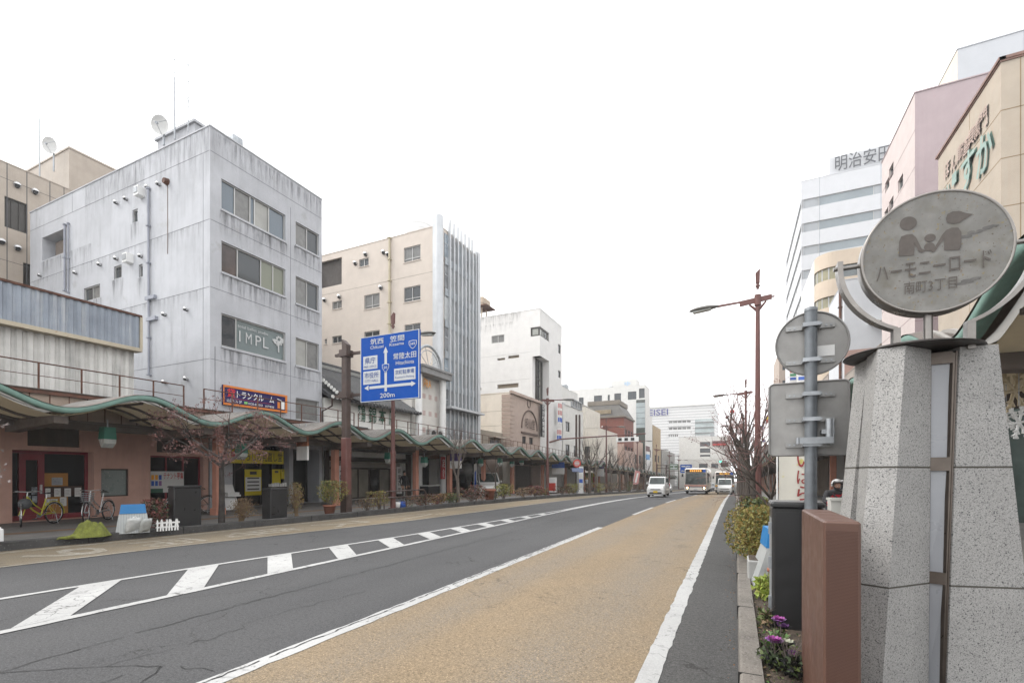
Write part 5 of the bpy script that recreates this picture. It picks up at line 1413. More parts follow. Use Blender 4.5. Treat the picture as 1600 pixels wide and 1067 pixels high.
    # railing on the catwalk, in lengths
    for (a, b) in rails:
        mb = MB(); xr = xe(2.62)
        k = max(1, round((b - a) / 1.0))
        for i in range(k + 1):
            y = lerp(a, b, i / k); g = gz(y); mb.box(xr - .018, xr + .018, y - .018, y + .018, g + 3.95, g + 4.72, M['rusty'])
        pts = [lerp(a, b, i / 12) for i in range(13)]
        for z in (4.72, 4.36): mb.tube([(xr, y, gz(y) + z) for y in pts], .020 if z > 4.5 else .011, M['rusty'], 5)
        mb.build('railing', root)
    return root
PL = [4.0, 11.26, 16.9, 23.2, 26.9, 31.6, 36.7, 43.7, 50.7, 57.9, 65.2, 72.4, 79.7, 86.9, 94.1, 101.4, 108.6, 115.8, 123, 130, 137.5]
arcade('long arcade with wavy green edged roof on salmon posts across the road', -14.8, -1, 1.5, 140, PH, PL, [(1.6, 10.2), (10.9, 18.4), (18.7, 37), (37.4, 62), (62.5, 100)])
PR = [9.3, 16.5, 23.8, 31.0, 38.2, 45.5, 52.7, 60, 67.2, 74.4, 81.6, 89, 96, 103, 110]
arcade('near pavement arcade with wavy green edged roof beside the granite monument', 2.45, 1, 3.6, 115, 5.85, PR, [(7.5, 18), (18.6, 40)])
# street lanterns hanging below the roof
lan = mat('green lantern shell', (.018, .135, .095, 1), .5, var=.15); lglass = mat('lantern glass', (.42, .44, .42, 1), .3, var=.1)
lt = None
LAB = ['green hanging lantern over the pink shop notice case', 'green hanging lantern half hidden by reddish branches', 'green hanging lantern by the brown gantry post', 'green hanging lantern past the red brown lamp post', 'green hanging lantern over the arched shop entrance',
       'green hanging lantern beside the parked white car', 'green hanging lantern next to the bare thin tree', 'green hanging lantern in front of the brown shop', 'green hanging lantern beyond the brown shop', 'green hanging lantern near the round red road sign']
for i, (px_, py_, X) in enumerate([(168, 684, -16.6), (377, 706, -16.6), (0, 0, 0), (607, 716, -16.6), (663, 722, -16.6), (751, 723, -16.6), (781, 722, -15.6), (800, 724, -16.4), (815, 722, -16.6), (893, 730, -16.6)]):
    if X == 0: continue
    y = on_x(px_, X); z = zat(py_, X, y)
    if lt is None:
        lt = thing('hanging_lantern', LAB[i], 'lantern', (X, y, z), 'green lanterns hung under the arcade roof')
        mb = MB()
        mb.hexa([(-.22, -.22, -.05), (.22, -.22, -.05), (.22, .22, -.05), (-.22, .22, -.05), (-.19, -.19, .36), (.19, -.19, .36), (.19, .19, .36), (-.19, .19, .36)], lan); mb.box(-.02, .02, -.02, .02, .36, .62, M['steel']); mb.build('shell', lt, True)
        mb = MB(); mb.hexa([(-.04, -.20, -.34), (.18, -.20, -.20), (.18, .20, -.20), (-.04, .20, -.34), (-.21, -.21, -.052), (.21, -.21, -.052), (.21, .21, -.052), (-.21, .21, -.052)], lglass); mb.build('diffuser', lt, True); lt.scale = (.72, .72, .85)
    else: dup(lt, (X, y, z), None, LAB[i])
# small hanging shop boards under the roof
def board(label, px_, py_, X, w, h, top, bot, n=2):
    y = on_x(px_, X); z = zat(py_, X, y)
    t = thing('hanging_sign', label, 'sign', (X, y, z), 'small boards hung across the far pavement')
    mb = MB(); mb.box(-w / 2, w / 2, -.05, .05, 0, h / 2, top); mb.build('upper_panel', t, True)
    mb = MB(); mb.box(-w / 2, w / 2, -.05, .05, -h / 2, -.005, bot); mb.build('lower_panel', t, True)
    mb = MB()
    for a in (-.3, .3): mb.box(a * w - .015, a * w + .015, -.015, .015, h / 2, h / 2 + .35, M['steel'])
    mb.build('hanger', t, True)
pur = mat('purple board', (.07, .04, .16, 1), .5)
board('hanging board with orange top and blue foot over the entrance', 473, 697, -16.2, .6, 1.15, mat('orange print', (.35, .12, .05, 1), .5, var=.5, vscale=4), M['white'])
board('hanging purple and white board beside the bare tree', 712, 720, -16.2, .8, .95, pur, M['white'])
board('hanging blue and white board past the red brown lamp post', 872, 731, -16.0, 1.3, 1.2, BL, M['white'])
board('hanging purple and white board by the far lamp post', 937.5, 732, -15.5, 1.0, 1.9, pur, M['white'])
# snowflake ornaments under the near roof
snow = None
for i, (x, y, s, lab) in enumerate([(1584, 611, .30, 'large cream snowflake ornament hanging behind the granite monument'), (1572, 652, .20, 'small white snowflake ornament just below the large one'), (1592, 660, .22, 'lowest white snowflake ornament beside the dark shop')]):
    X = 3.3; Y = on_x(x, X); z = zat(y, X, Y)
    t = thing('snowflake_ornament', lab, 'ornament', (X, Y, z), 'snowflakes hung under the near arcade', .6)
    m = mat('cream ornament', A('#c9b99a', .8), .6) if i == 0 else M['white']
    mb = MB()
    for k in range(6):
        a = math.pi / 3 * k + .2; d = Vector((math.cos(a), 0, math.sin(a))); e = Vector((-math.sin(a), 0, math.cos(a)))
        mb.tube([(0, 0, 0), d * s], .022 * s / .3, m, 5)
        for q in (.45, .72):
            for sg in (-1, 1): mb.tube([d * s * q, d * s * (q + .2) + e * (sg * s * .22)], .017 * s / .3, m, 5)
    mb.build('flake', t, True)
    mb = MB(); mb.tube([(0, 0, s), (0, 0, 3.3 - z)], .004, M['steel'], 4); mb.build('string', t, True)
# ============ street lamps
def lamp_parts(sd):
    """lamp on a red brown pole; arm reaches to sd (towards the road)"""
    t = thing('street_lamp', '', 'street lamp', (0, 0, 0))
    mb = MB(); H = 8.0
    mb.cyl((0, 0, -.2), (0, 0, 2.4), .115, .11, M['redbrown'], 14); mb.cyl((0, 0, 2.4), (0, 0, H - .5), .09, .065, M['redbrown'], 14); mb.cyl((0, 0, 0), (0, 0, .06), .2, .2, M['redbrown'], 14); mb.cyl((0, 0, 2.36), (0, 0, 2.46), .125, .115, M['redbrown'], 14)
    mb.build('pole', t, True)
    mb = MB()
    mb.hexa([(-.06, -.06, H - .1), (.06, -.06, H - .1), (.06, .06, H - .1), (-.06, .06, H - .1), (-.07, -.07, H + .22), (.07, -.07, H + .36), (.07, .07, H + .36), (-.07, .07, H + .22)], M['redbrown']); mb.cyl((0, 0, H - .3), (0, 0, H - .1), .045, .045, M['redbrown'], 8); mb.cyl((0, 0, H - .22), (0, 0, H - .18), .075, .075, M['redbrown'], 10); mb.build('finial', t, True)
    mb = MB(); zA = H - .72
    mb.hexa([(-sd * .50, -.025, zA + .08), (sd * 1.25, -.03, zA - .02), (sd * 1.25, .03, zA - .02), (-sd * .50, .025, zA + .08), (-sd * .50, -.025, zA + .12), (sd * 1.25, -.03, zA + .05), (sd * 1.25, .03, zA + .05), (-sd * .50, .025, zA + .12)], M['redbrown'])
    mb.hexa([(-.42 * sd, -.035, zA + .02), (.55 * sd, -.035, zA - .10), (.55 * sd, .035, zA - .10), (-.42 * sd, .035, zA + .02), (-.42 * sd, -.035, zA + .18), (.55 * sd, -.035, zA + .08), (.55 * sd, .035, zA + .08), (-.42 * sd, .035, zA + .18)], M['redbrown'])
    mb.cyl((0, 0, zA - .14), (0, 0, zA + .22), .105, .105, M['redbrown'], 12); mb.cyl((-sd * .25, 0, zA - .02), (0, 0, zA - .32), .03, .05, M['redbrown'], 8); mb.cyl((sd * .25, 0, zA - .08), (0, 0, zA - .32), .03, .05, M['redbrown'], 8)
    mb.build('arm', t, True)
    mb = MB(); vs, fs = [], []; n = 12; L = .95
    c0 = Vector((sd * 1.22, 0, zA + .02))
    for i in range(9):
        q = i / 8; w = (.05, .09, .125, .15, .165, .165, .155, .12, .03)[i]; hh = (.05, .07, .085, .095, .095, .09, .08, .06, .015)[i]
        for j in range(n):
            a = 2 * math.pi * j / n; vs.append(c0 + Vector((sd * L * q, w * math.cos(a), -.05 * q + hh * max(math.sin(a), -.45))))
    for i in range(8):
        for j in range(n): fs.append((i * n + j, i * n + (j + 1) % n, i * n + n + (j + 1) % n, i * n + n + j))
    mb.add(vs, fs, M['lampgrey'], True); mb.build('lamp_head', t, True)
    mb = MB(); mb.hexa([c0 + Vector(p) for p in ((sd * .25, -.10, -.09), (sd * .8, -.10, -.145), (sd * .8, .10, -.145), (sd * .25, .10, -.09), (sd * .22, -.12, -.055), (sd * .83, -.12, -.10), (sd * .83, .12, -.10), (sd * .22, .12, -.055))], lglass); mb.build('diffuser', t, True)
    return t
ORD = ['first', 'second', 'third', 'fourth', 'fifth', 'sixth', 'seventh', 'eighth']
ll = lamp_parts(1)
def at(o, x, y): o.location = (x, y, gz(y) + .15)
for i in range(7):
    y = 16.3 + 18.35 * i
    o = ll if i == 0 else dup(ll, (0, 0, 0))
    at(o, -13.25 + .06 * i, y)
    tag(o, ['red brown street lamp rising behind the blue direction sign', 'red brown street lamp in front of the brown arched shop', 'red brown street lamp before the pale cream building', 'red brown street lamp before the red brick building', 'red brown street lamp before the glass corner column', 'small distant street lamp across the road past the glass column', 'most distant street lamp on the far pavement'][i], 'street lamp', 'street lamps on the far pavement')
lr = lamp_parts(-1)
for i in range(6):
    y = 18.0 + 19.1 * i
    o = lr if i == 0 else dup(lr, (0, 0, 0))
    at(o, .68 if i == 0 else .66, y)
    tag(o, ['tall red brown street lamp nearest the granite monument', 'second red brown lamp behind the bare street trees', 'third red brown lamp up the near kerb', 'fourth red brown lamp up the near kerb', 'fifth tiny red brown lamp up the near kerb', 'last tiny red brown lamp up the near kerb'][i], 'street lamp', 'street lamps along the near kerb')
# red ball ornaments between the near lamps
for i, (x, y, Y) in enumerate([(1144, 643, 38), (1144, 673, 52), (1136, 652, 48)]):
    X = on_y(x, Y); z = zat(y, X, Y)
    t = thing('ball_ornament', ['upper red ball hung beside the near lamps', 'lower red ball hung beside the near lamps', 'dark brown ball hung beside the near lamps'][i], 'ornament', (X, Y, z), 'ball ornaments hung over the near kerb')
    mb = MB(); mb.lathe([(.02, .16), (.1, .13), (.16, .05), (.16, -.05), (.1, -.13), (.02, -.16)], RD if i < 2 else M['darkbrown'], (0, 0, 0), 12); mb.build('ball', t, True)
    mb = MB(); mb.tube([(0, 0, .15), (.66 - X, .2, .6)], .012, M['darkbrown'], 4); mb.build('hanger', t, True)

# ============ blue direction sign on its brown post
gx, gy = -13.75, 14.1
t = thing('direction_sign', 'big blue direction sign with white arrows and place names on a brown post', 'road sign', (gx, gy, .15))
mb = MB(); zt = zat(555, gx, gy)
mb.bev(gx - .15, gx + .15, gy - .15, gy + .15, .1, 3.05, .03, M['redbrown']); mb.bev(gx - .135, gx + .135, gy - .135, gy + .135, 3.05, zt, .03, M['darkbrown'])
mb.box(gx - .152, gx + .152, gy - .152, gy + .152, .12, .85, M['darkbrown']); mb.build('post', t)
mb = MB(); mb.hexa([(gx - .11, gy - .11, zt + .03), (gx + .11, gy - .11, zt + .03), (gx + .11, gy + .11, zt + .03), (gx - .11, gy + .11, zt + .03), (gx - .12, gy - .12, zt + .62), (gx + .12, gy - .12, zt + .40), (gx + .12, gy + .12, zt + .40), (gx - .12, gy + .12, zt + .62)], M['darkbrown']); mb.bev(gx - .17, gx + .17, gy - .17, gy + .17, zt - .02, zt + .06, .02, M['darkbrown']); mb.build('finial', t)
S = Fac('y', gy - .10)
sx0, sx1 = on_y(563.5, gy - .1), on_y(655, gy - .1)
sz1, sz0 = zat(528, sx0, gy - .1), zat(629, sx0, gy - .1)
for z in (lerp(sz0, sz1, .14), lerp(sz0, sz1, .80)):
    mb = MB(); mb.box(gx - .62, sx1 - .1, gy + .03, gy + .12, z - .05, z + .05, M['darkbrown']); mb.box(gx - .19, gx + .19, gy - .19, gy + .19, z - .13, z + .13, M['darkbrown'])
    mb.hexa([(gx - .62, gy + .02, z - .02), (gx - .14, gy + .02, z - .14), (gx - .14, gy + .11, z - .14), (gx - .62, gy + .11, z - .02), (gx - .62, gy + .02, z + .02), (gx - .14, gy + .02, z + .13), (gx - .14, gy + .11, z + .13), (gx - .62, gy + .11, z + .02)], M['darkbrown']); mb.build('arm', t)
blue = mat('road sign blue', (.002, .060, .31, 1), .65, var=.04, vscale=2, spec=.15)
sw_ = mat('reflective white', A('#dfe3e6', .62), .45, var=.03)
mb = MB(); mb.bev(sx0, sx1, gy - .10, gy + .0, sz0, sz1, .01, blue); bd = mb.build('board', t)
mb = MB()
def L(a, b, c, d): return (lerp(sx0, sx1, a), lerp(sx0, sx1, b), lerp(sz1, sz0, d), lerp(sz1, sz0, c))
def R4(a, b, c, d, e0, e1, m): S.box(mb, *L(a, b, c, d), e0, e1, m)
e = .03
R4(0, 1, 0, .010, -.01, .008, sw_); R4(0, 1, .990, 1, -.01, .008, sw_); R4(0, .010, .010, .990, -.01, .008, sw_); R4(.990, 1, .010, .990, -.01, .008, sw_)
R4(.425, .465, .27, .86, 0, .006, sw_); R4(.16, .90, .765, .805, 0, .0075, sw_)
def tri(pts): mb.add([S.p(lerp(sx0, sx1, a), lerp(sz1, sz0, b), .009) for a, b in pts], [tuple(range(len(pts)))], sw_)
tri([(.445, .19), (.485, .28), (.405, .28)]); tri([(.07, .785), (.145, .745), (.145, .825)]); tri([(.945, .785), (.875, .745), (.875, .825)])
for (a, b, c, d) in ((.05, .30, .30, .50), (.05, .35, .53, .73), (.59, .94, .54, .72)): R4(a, b, c, d, 0, .006, sw_)
mb.add([S.p(lerp(sx0, sx1, a), lerp(sz1, sz0, b), .011) for a, b in ((.385, .455), (.445, .445), (.505, .455), (.505, .50), (.48, .55), (.445, .585), (.41, .55), (.385, .50))], [tuple(range(8))], blue)
def shield(cx, cy, w, h):
    o = [(-1, -.85), (0, -1), (1, -.85), (1, -.1), (.55, .6), (0, 1), (-.55, .6), (-1, -.1)]
    mb.add([S.p(lerp(sx0, sx1, cx + w * a), lerp(sz1, sz0, cy + h * b), .013) for a, b in o], [tuple(range(8))], sw_)
    mb.add([S.p(lerp(sx0, sx1, cx + w * .86 * a), lerp(sz1, sz0, cy + h * .86 * b), .015) for a, b in o], [tuple(range(8))], blue)
shield(.445, .51, .06, .065); shield(.90, .215, .065, .065)
mb.build('arrow_marking', bd)
def T(s, a, b, c, d, m=sw_, n=.006, bold=.02):
    mb = MB(); S.text(mb, s, L(a, b, c, d), m, n=n, ext=.003, bold=bold); mb.build('lettering', bd)
T('筑西', .18, .41, .045, .135); T('笠間', .52, .76, .045, .135); T('Chikusei', .18, .41, .15, .20, bold=.01); T('Kasama', .515, .755, .15, .195, bold=.01)
T('常陸太田', .58, .955, .31, .405); T('Hitachiota', .62, .92, .43, .485, bold=.01)
nb = mat('sign navy text', (.012, .05, .22, 1), .5, var=0)
T('県庁', .08, .27, .32, .42, nb, .007); T('PREF. OFFICE', .065, .285, .445, .48, nb, .007, 0); T('市役所', .075, .325, .55, .64, nb, .007); T('CITY HALL', .08, .32, .66, .70, nb, .007, .005)
T('京町駐車場', .61, .92, .56, .63, nb, .007); T('Kyomachi Parking', .61, .92, .655, .695, nb, .007, 0)
T('200m', .35, .60, .885, .955); T('349', .86, .94, .185, .225, n=.016); T('50', .415, .475, .485, .525, n=.016)

# ============ galvanised pole with two sign backs
py_ = 5.27; px_ = .645
t = thing('sign_pole', 'galvanised pole carrying the backs of a round and a square sign', 'road sign', (px_, py_, .12))
mb = MB(); pst = mat('dull galvanised pole', (.155, .17, .185, 1), .5, .3, var=.2, vscale=5, streak=.3)
mb.cyl((px_, py_, .0), (px_, py_, zat(487, px_, py_)), .052, .052, pst, 20); mb.lathe([(.055, 0), (.055, .03), (.02, .045), (0, .045)], pst, (px_, py_, zat(487, px_, py_)), 20); mb.build('pole', t)
back = mat('weathered aluminium sign back', (.30, .295, .285, 1), .5, .35, var=.14, vscale=3, streak=.4, scol=(.20, .19, .17, 1)); rim = mat('sign rim', (.22, .215, .21, 1), .5, .4, var=.08)
bcx, bcz = px_ + .015, zat(534, px_, py_); r = .30
yp = py_ + .075
mb = MB(); n = 48
mb.add([(bcx + r * math.cos(2 * math.pi * j / n), yp, bcz + r * math.sin(2 * math.pi * j / n)) for j in range(n)] + [(bcx + r * math.cos(2 * math.pi * j / n), yp + .006, bcz + r * math.sin(2 * math.pi * j / n)) for j in range(n)], [tuple(range(n)), tuple(range(2 * n - 1, n - 1, -1))] + [(j, (j + 1) % n, n + (j + 1) % n, n + j) for j in range(n)], back)
d1 = mb.build('round_sign', t)
mb = MB(); mb.tube([(bcx + r * math.cos(2 * math.pi * j / n), yp - .003, bcz + r * math.sin(2 * math.pi * j / n)) for j in range(n)], .009, rim, 6, True); mb.build('rim', d1)
mb = MB()
brk = mat('bracket rail', (.30, .30, .295, 1), .4, .5, var=.1)
def rails(zs, w, par):
    for z in zs:
        mb = MB(); mb.box(px_ - w, px_ + w, yp - .022, yp - .001, z - .022, z + .022, brk)
        for q in (-.17, -.13, .13, .17): mb.cyl((px_ + q, yp - .03, z), (px_ + q, yp - .02, z), .008, .008, M['steel'], 8)
        mb.box(px_ - .07, px_ + .07, py_ - .058, yp - .02, z - .018, z + .018, M['steel']); mb.cyl((px_ + .075, py_ - .05, z), (px_ + .075, py_ + .06, z), .012, .012, M['steel'], 8); mb.build('bracket', par)
rails([bcz + .155, bcz - .175], .20, d1)
mb = MB(); mb.box(px_ + .05, px_ + .20, yp - .006, yp - .001, bcz - .13, bcz - .03, M['white']); mb.build('sticker', d1)
q0 = S.px if False else None
qx0, qx1 = on_y(1202, yp), on_y(1327, yp); qz1, qz0 = zat(597, px_, yp), zat(711, px_, yp)
mb = MB(); cr = .04; pts = []
for (cx_, cz_, a0) in ((qx1 - cr, qz1 - cr, 0), (qx0 + cr, qz1 - cr, 90), (qx0 + cr, qz0 + cr, 180), (qx1 - cr, qz0 + cr, 270)):
    for k in range(7): a = R(a0 + 15 * k); pts.append((cx_ + cr * math.cos(a), cz_ + cr * math.sin(a)))
mb.prism(pts, lambda a, b, tt: (a, tt, b), yp, yp + .006, back); d2 = mb.build('square_sign', t)
mb = MB(); mb.tube([(a, yp - .003, b) for a, b in pts], .009, rim, 6, True); mb.build('rim', d2)
rails([lerp(qz0, qz1, k) for k in (.14, .48, .82)], .20, d2)
mb = MB(); zc = lerp(qz0, qz1, .19); mb.box(px_ - .10, px_ + .17, py_ - .075, py_ - .052, zc - .03, zc + .03, M['steel']); mb.cyl((px_ + .145, py_ - .03, zc - .03), (px_ + .145, py_ - .03, zc + .20), .035, .035, M['steel'], 14); mb.cyl((px_ - .11, py_ - .06, zc - .03), (px_ - .11, py_ - .06, zc + .03), .018, .018, M['steel'], 8); mb.box(px_ + .08, px_ + .18, py_ - .05, py_ + .05, zc + .06, zc + .10, M['steel']); mb.build('clamp', t)

# ============ granite monument with round sign
gran = mat('speckled granite', (.30, .295, .285, 1), .6, var=.10, vscale=3, speck=[(120, (.17, .168, .165, 1), .51, .10), (190, (.36, .355, .34, 1), .57, .08), (88, (.05, .05, .053, 1), .60, .05), (230, (.12, .12, .12, 1), .62, .05)], streak=.3, scol=(.16, .155, .15, 1), bump=(120, .12))
bron = mat('bronze metal', (.115, .095, .080, 1), .38, .6, var=.15, vscale=5, streak=.3)
stl = mat('dull stainless', (.24, .225, .21, 1), .36, .75, var=.14, vscale=4, streak=.3, scol=(.12, .11, .10, 1))
KM = 1.15; ZB = .15
ZT = CAMZ + .78 * KM
mon = thing('granite_monument', 'tapered granite pillar monument with rusted round street name sign', 'monument', (ud(2.7 * KM, 3.05 * KM) + (ZB,)), )
def col3(x, y, d, sl, db):
    """top point on its own ray at depth d; foot at depth db along the same edge"""
    u = (x - CX) / FOC * d; top = ud(u, d) + (ZT,)
    yb_ = HZ + (CAMZ - ZB) * FOC / db; xb_ = x + sl * (yb_ - y); ub = (xb_ - CX) / FOC * db
    return Vector(top), Vector(ud(ub, db) + (ZB,))
k = KM
PA = col3(1372, 543, 2.99 * k, -.084, 2.93 * k); PB = col3(1415, 540, 2.9 * k, -.0683, 2.80 * k); PC = col3(1455, 541.5, 3.0 * k, -.0076, 2.95 * k)
PF = col3(1500, 540.5, 2.93 * k, -.038, 2.87 * k); PG = col3(1560, 538, 2.87 * k, .115, 2.80 * k)
PS = col3(1356, 561, 3.24 * k, -.1107, 3.10 * k)
def wv(u, d, z): return Vector(ud(u, d) + (z,))
def udof(v): return (v.x * CS + v.y * SN, -v.x * SN + v.y * CS)
def back_(P, du, dd, du2, dd2):
    a = udof(P[0]); b = udof(P[1]); return wv(a[0] + du, a[1] + dd, ZT), wv(b[0] + du2, b[1] + dd2, ZB)
PD = back_(PC, .0, .28, .0, .30); PE = back_(PA, .10, .24, .16, .30)
PI = back_(PF, .0, .30, .0, .32); PH_ = back_(PG, .10, .27, .16, .30)
PT = back_(PS, .22, -.02, .34, -.02); PU = back_(PS, .30, .22, .42, .22); PV = back_(PS, .06, .22, .10, .24)
PW0 = (wv(3.30, 3.78, ZT), wv(3.42, 3.80, ZB)); PW1 = (wv(3.52, 3.74, ZT), wv(3.78, 3.76, ZB)); PW2 = (wv(3.50, 4.02, ZT), wv(3.74, 4.10, ZB)); PW3 = (wv(3.28, 4.02, ZT), wv(3.40, 4.10, ZB))
def pillar(edges):
    mb = MB(); cuts = [(0, .345), (.351, .62), (.626, .835), (.841, 1.0)] if True else None
    H = 1.0
    zs = [0.0, .30, .645, 1.0]   # joints between blocks, measured from the foot
    g = .0028
    for a, b in zip(zs, zs[1:]):
        lo, hi = a + (g if a > 0 else 0), b - (g if b < 1 else 0)
        n = len(edges)
        vs = [e_[1].lerp(e_[0], lo) for e_ in edges] + [e_[1].lerp(e_[0], hi) for e_ in edges]
        mb.add(vs, [tuple(range(n - 1, -1, -1)), tuple(range(n, 2 * n))] + [(j, (j + 1) % n, n + (j + 1) % n, n + j) for j in range(n)], gran)
        c0, c1 = sum((e_[1] for e_ in edges), Vector()) / n, sum((e_[0] for e_ in edges), Vector()) / n
        if b < 1:   # recessed mortar
            q = [e_[1].lerp(e_[0], t_) for t_ in (hi, b + g) for e_ in edges]
            cc = c0.lerp(c1, b); q = [p + (cc - p) * .02 for p in q]; q = [Vector((p.x, p.y, p.z)) for p in q]
            mb.add(q, [(j, (j + 1) % n, n + (j + 1) % n, n + j) for j in range(n)], mat('mortar', (.075, .07, .06, 1), .9, var=.1))
    return mb.build('pillar', mon)
pillar([PA, PB, PC, PD, PE]); pillar([PF, PG, PH_, PI]); pillar([PS, PT, PU, PV]); pillar([PW0, PW1, PW2, PW3])
def pl(A_, B_, s_, z):   # point between two edges at height fraction
    a = A_[1].lerp(A_[0], z); b = B_[1].lerp(B_[0], z); return a.lerp(b, s_)
def ins(P, dd): return (P[0] + Vector(ud(0, dd) + (0,)), P[1] + Vector(ud(0, dd) + (0,)))
QL, QR = ins(PC, .03), ins(PF, .03)
lpan = mat('frosted light panel', (.29, .30, .32, 1), .35, var=.07, vscale=2.5, streak=.1)
mb = MB()
for z0_, z1_ in ((0.0, .30), (.31, .635), (.66, .955)):
    mb.quad(pl(QL, QR, .0, z0_), pl(QL, QR, 1, z0_), pl(QL, QR, 1, z1_), pl(QL, QR, .0, z1_), lpan)
mb.build('light_panel', mon)
mb = MB()
FL, FR = ins(PC, .006), ins(PF, .006); BL_, BR_ = ins(PC, .05), ins(PF, .05)
def bar(s0, s1, z0_, z1_):
    mb.hexa([pl(FL, FR, s0, z0_), pl(FL, FR, s1, z0_), pl(BL_, BR_, s1, z0_), pl(BL_, BR_, s0, z0_), pl(FL, FR, s0, z1_), pl(FL, FR, s1, z1_), pl(BL_, BR_, s1, z1_), pl(BL_, BR_, s0, z1_)], bron)
bar(.80, .88, .0, .985); bar(.0, .04, .0, .985); bar(.04, .80, .30, .335); bar(.04, .80, .635, .675); bar(.04, .80, .955, .99); bar(.90, .96, 0, .99)
mb.build('panel_frame', mon)
mb = MB()   # dark core and cap
cu, cd = 3.06, 3.62
mb.hexa([wv(cu - .16, cd - .12, ZB), wv(cu + .25, cd - .12, ZB), wv(cu + .25, cd + .3, ZB), wv(cu - .16, cd + .3, ZB), wv(cu - .14, cd - .10, ZT - .02), wv(cu + .2, cd - .10, ZT - .02), wv(cu + .2, cd + .25, ZT - .02), wv(cu - .14, cd + .25, ZT - .02)], M['black']); mb.build('core', mon)
capc = ud(3.02, 3.62)
mb = MB(); mb.lathe([(0, .052), (.30, .045), (.415, .012), (.42, .004), (.40, .0), (0, .0)], mat('dark cap metal', (.035, .03, .028, 1), .4, .5, var=.15), (capc[0], capc[1], ZT + .004), 40); cp = mb.build('cap', mon)
# disc
DY = 4.42; DX = 1.288; DZ = zat(399, DX, DY); DR = .428
face = mat('weathered sign face', (.185, .182, .172, 1), .6, .0, var=.16, vscale=6, streak=.6, scol=(.105, .09, .072, 1), rust=(14, (.165, .11, .055, 1), .63), speck=[(60, (.09, .07, .05, 1), .66, .04), (30, (.20, .165, .095, 1), .635, .06), (8, (.145, .138, .12, 1), .50, .2)], spec=.25)
mb = MB(); n = 72
ring = lambda rr, y: [(DX + rr * math.cos(2 * math.pi * j / n), y, DZ + rr * math.sin(2 * math.pi * j / n)) for j in range(n)]
mb.add(ring(DR - .008, DY - .057), [tuple(range(n))], face); dsc = mb.build('disc_face', mon)
mb = MB(); vs = ring(DR - .010, DY - .060) + ring(DR - .002, DY - .066) + ring(DR + .006, DY - .060) + ring(DR + .006, DY + .06) + ring(DR - .01, DY + .066)
mb.add(vs, [(a * n + j, a * n + (j + 1) % n, a * n + n + (j + 1) % n, a * n + n + j) for a in range(4) for j in range(n)], stl, True); mb.add(ring(DR - .01, DY + .066), [tuple(range(n - 1, -1, -1))], stl); mb.build('disc_rim', mon)
Sd = Fac('y', DY - .057)
tp = mat('taupe paint', (.075, .063, .055, 1), .6, var=.12, vscale=12)
mb = MB()
def blob(px_list, n_=.003): mb.add([Sd.p(*Sd.pt(x, y), n_) for x, y in px_list], [tuple(range(len(px_list)))], tp)
def ell(x, y, rx, ry, n_=.003, k=24): blob([(x + rx * math.cos(2 * math.pi * i / k), y + ry * math.sin(2 * math.pi * i / k) - rx * math.cos(2 * math.pi * i / k) * .12) for i in range(k)], n_)
ell(1419, 349.5, 13.5, 10.5)
blob([(1478, 343), (1480, 335), (1488, 331), (1499, 330), (1508, 333), (1520, 335), (1514, 339), (1507, 343), (1500, 348), (1490, 350), (1481, 349)])
ell(1453, 372, 9, 6.2); ell(1452, 386, 8.5, 6.5, .0035)
blob([(1404, 401), (1405, 378), (1408, 370), (1416, 367), (1425, 366), (1431, 371), (1440, 389), (1447, 392), (1440, 395.5), (1435, 393), (1429, 381), (1428, 399)])
blob([(1475, 391.5), (1475, 374), (1468, 383), (1461, 393), (1456, 395), (1454, 392), (1459, 389), (1472, 367), (1478, 360), (1487, 356), (1497, 356), (1502, 363), (1502, 383), (1499, 391)])
mb.build('pictogram', dsc)
mb = MB()
r1 = Sd.px(1369, 417, 1549, 442); Sd.text(mb, 'ハーモニーロード', r1, tp, ext=.002, bold=.012, n=.002)
r2 = Sd.px(1412, 442, 1495, 461); Sd.text(mb, '南町3丁目', r2, tp, ext=.002, bold=.0, n=.002)
mb.build('lettering', dsc)
random.seed(5)
for (xa, ya, xb_, yb_, m_) in ((1505, 370, 1562, 350, 9), (1497, 442, 1530, 436, 8)):   # smeared dirt
    mb = MB()
    for i in range(m_):
        f = i / m_; x, y = lerp(xa, xb_, f), lerp(ya, yb_, f) + random.uniform(-2, 2); rx, ry = random.uniform(5, 9), random.uniform(1.2, 3.0)
        mb.add([Sd.p(*Sd.pt(x + rx * math.cos(a), y + ry * math.sin(a) - rx * math.cos(a) * .15), .001 + .0002 * i) for a in [2 * math.pi * q / 12 for q in range(12)]], [tuple(range(12))], mat('smeared dirt', (.105, .10, .095, 1), .6, var=.2, vscale=20))
    mb.build('stain', dsc)
mb = MB(); mb.cyl((DX - .02, DY, ZT + .03), (DX - .02, DY, DZ - DR + .02), .027, .027, stl, 16); mb.build('stem', mon)
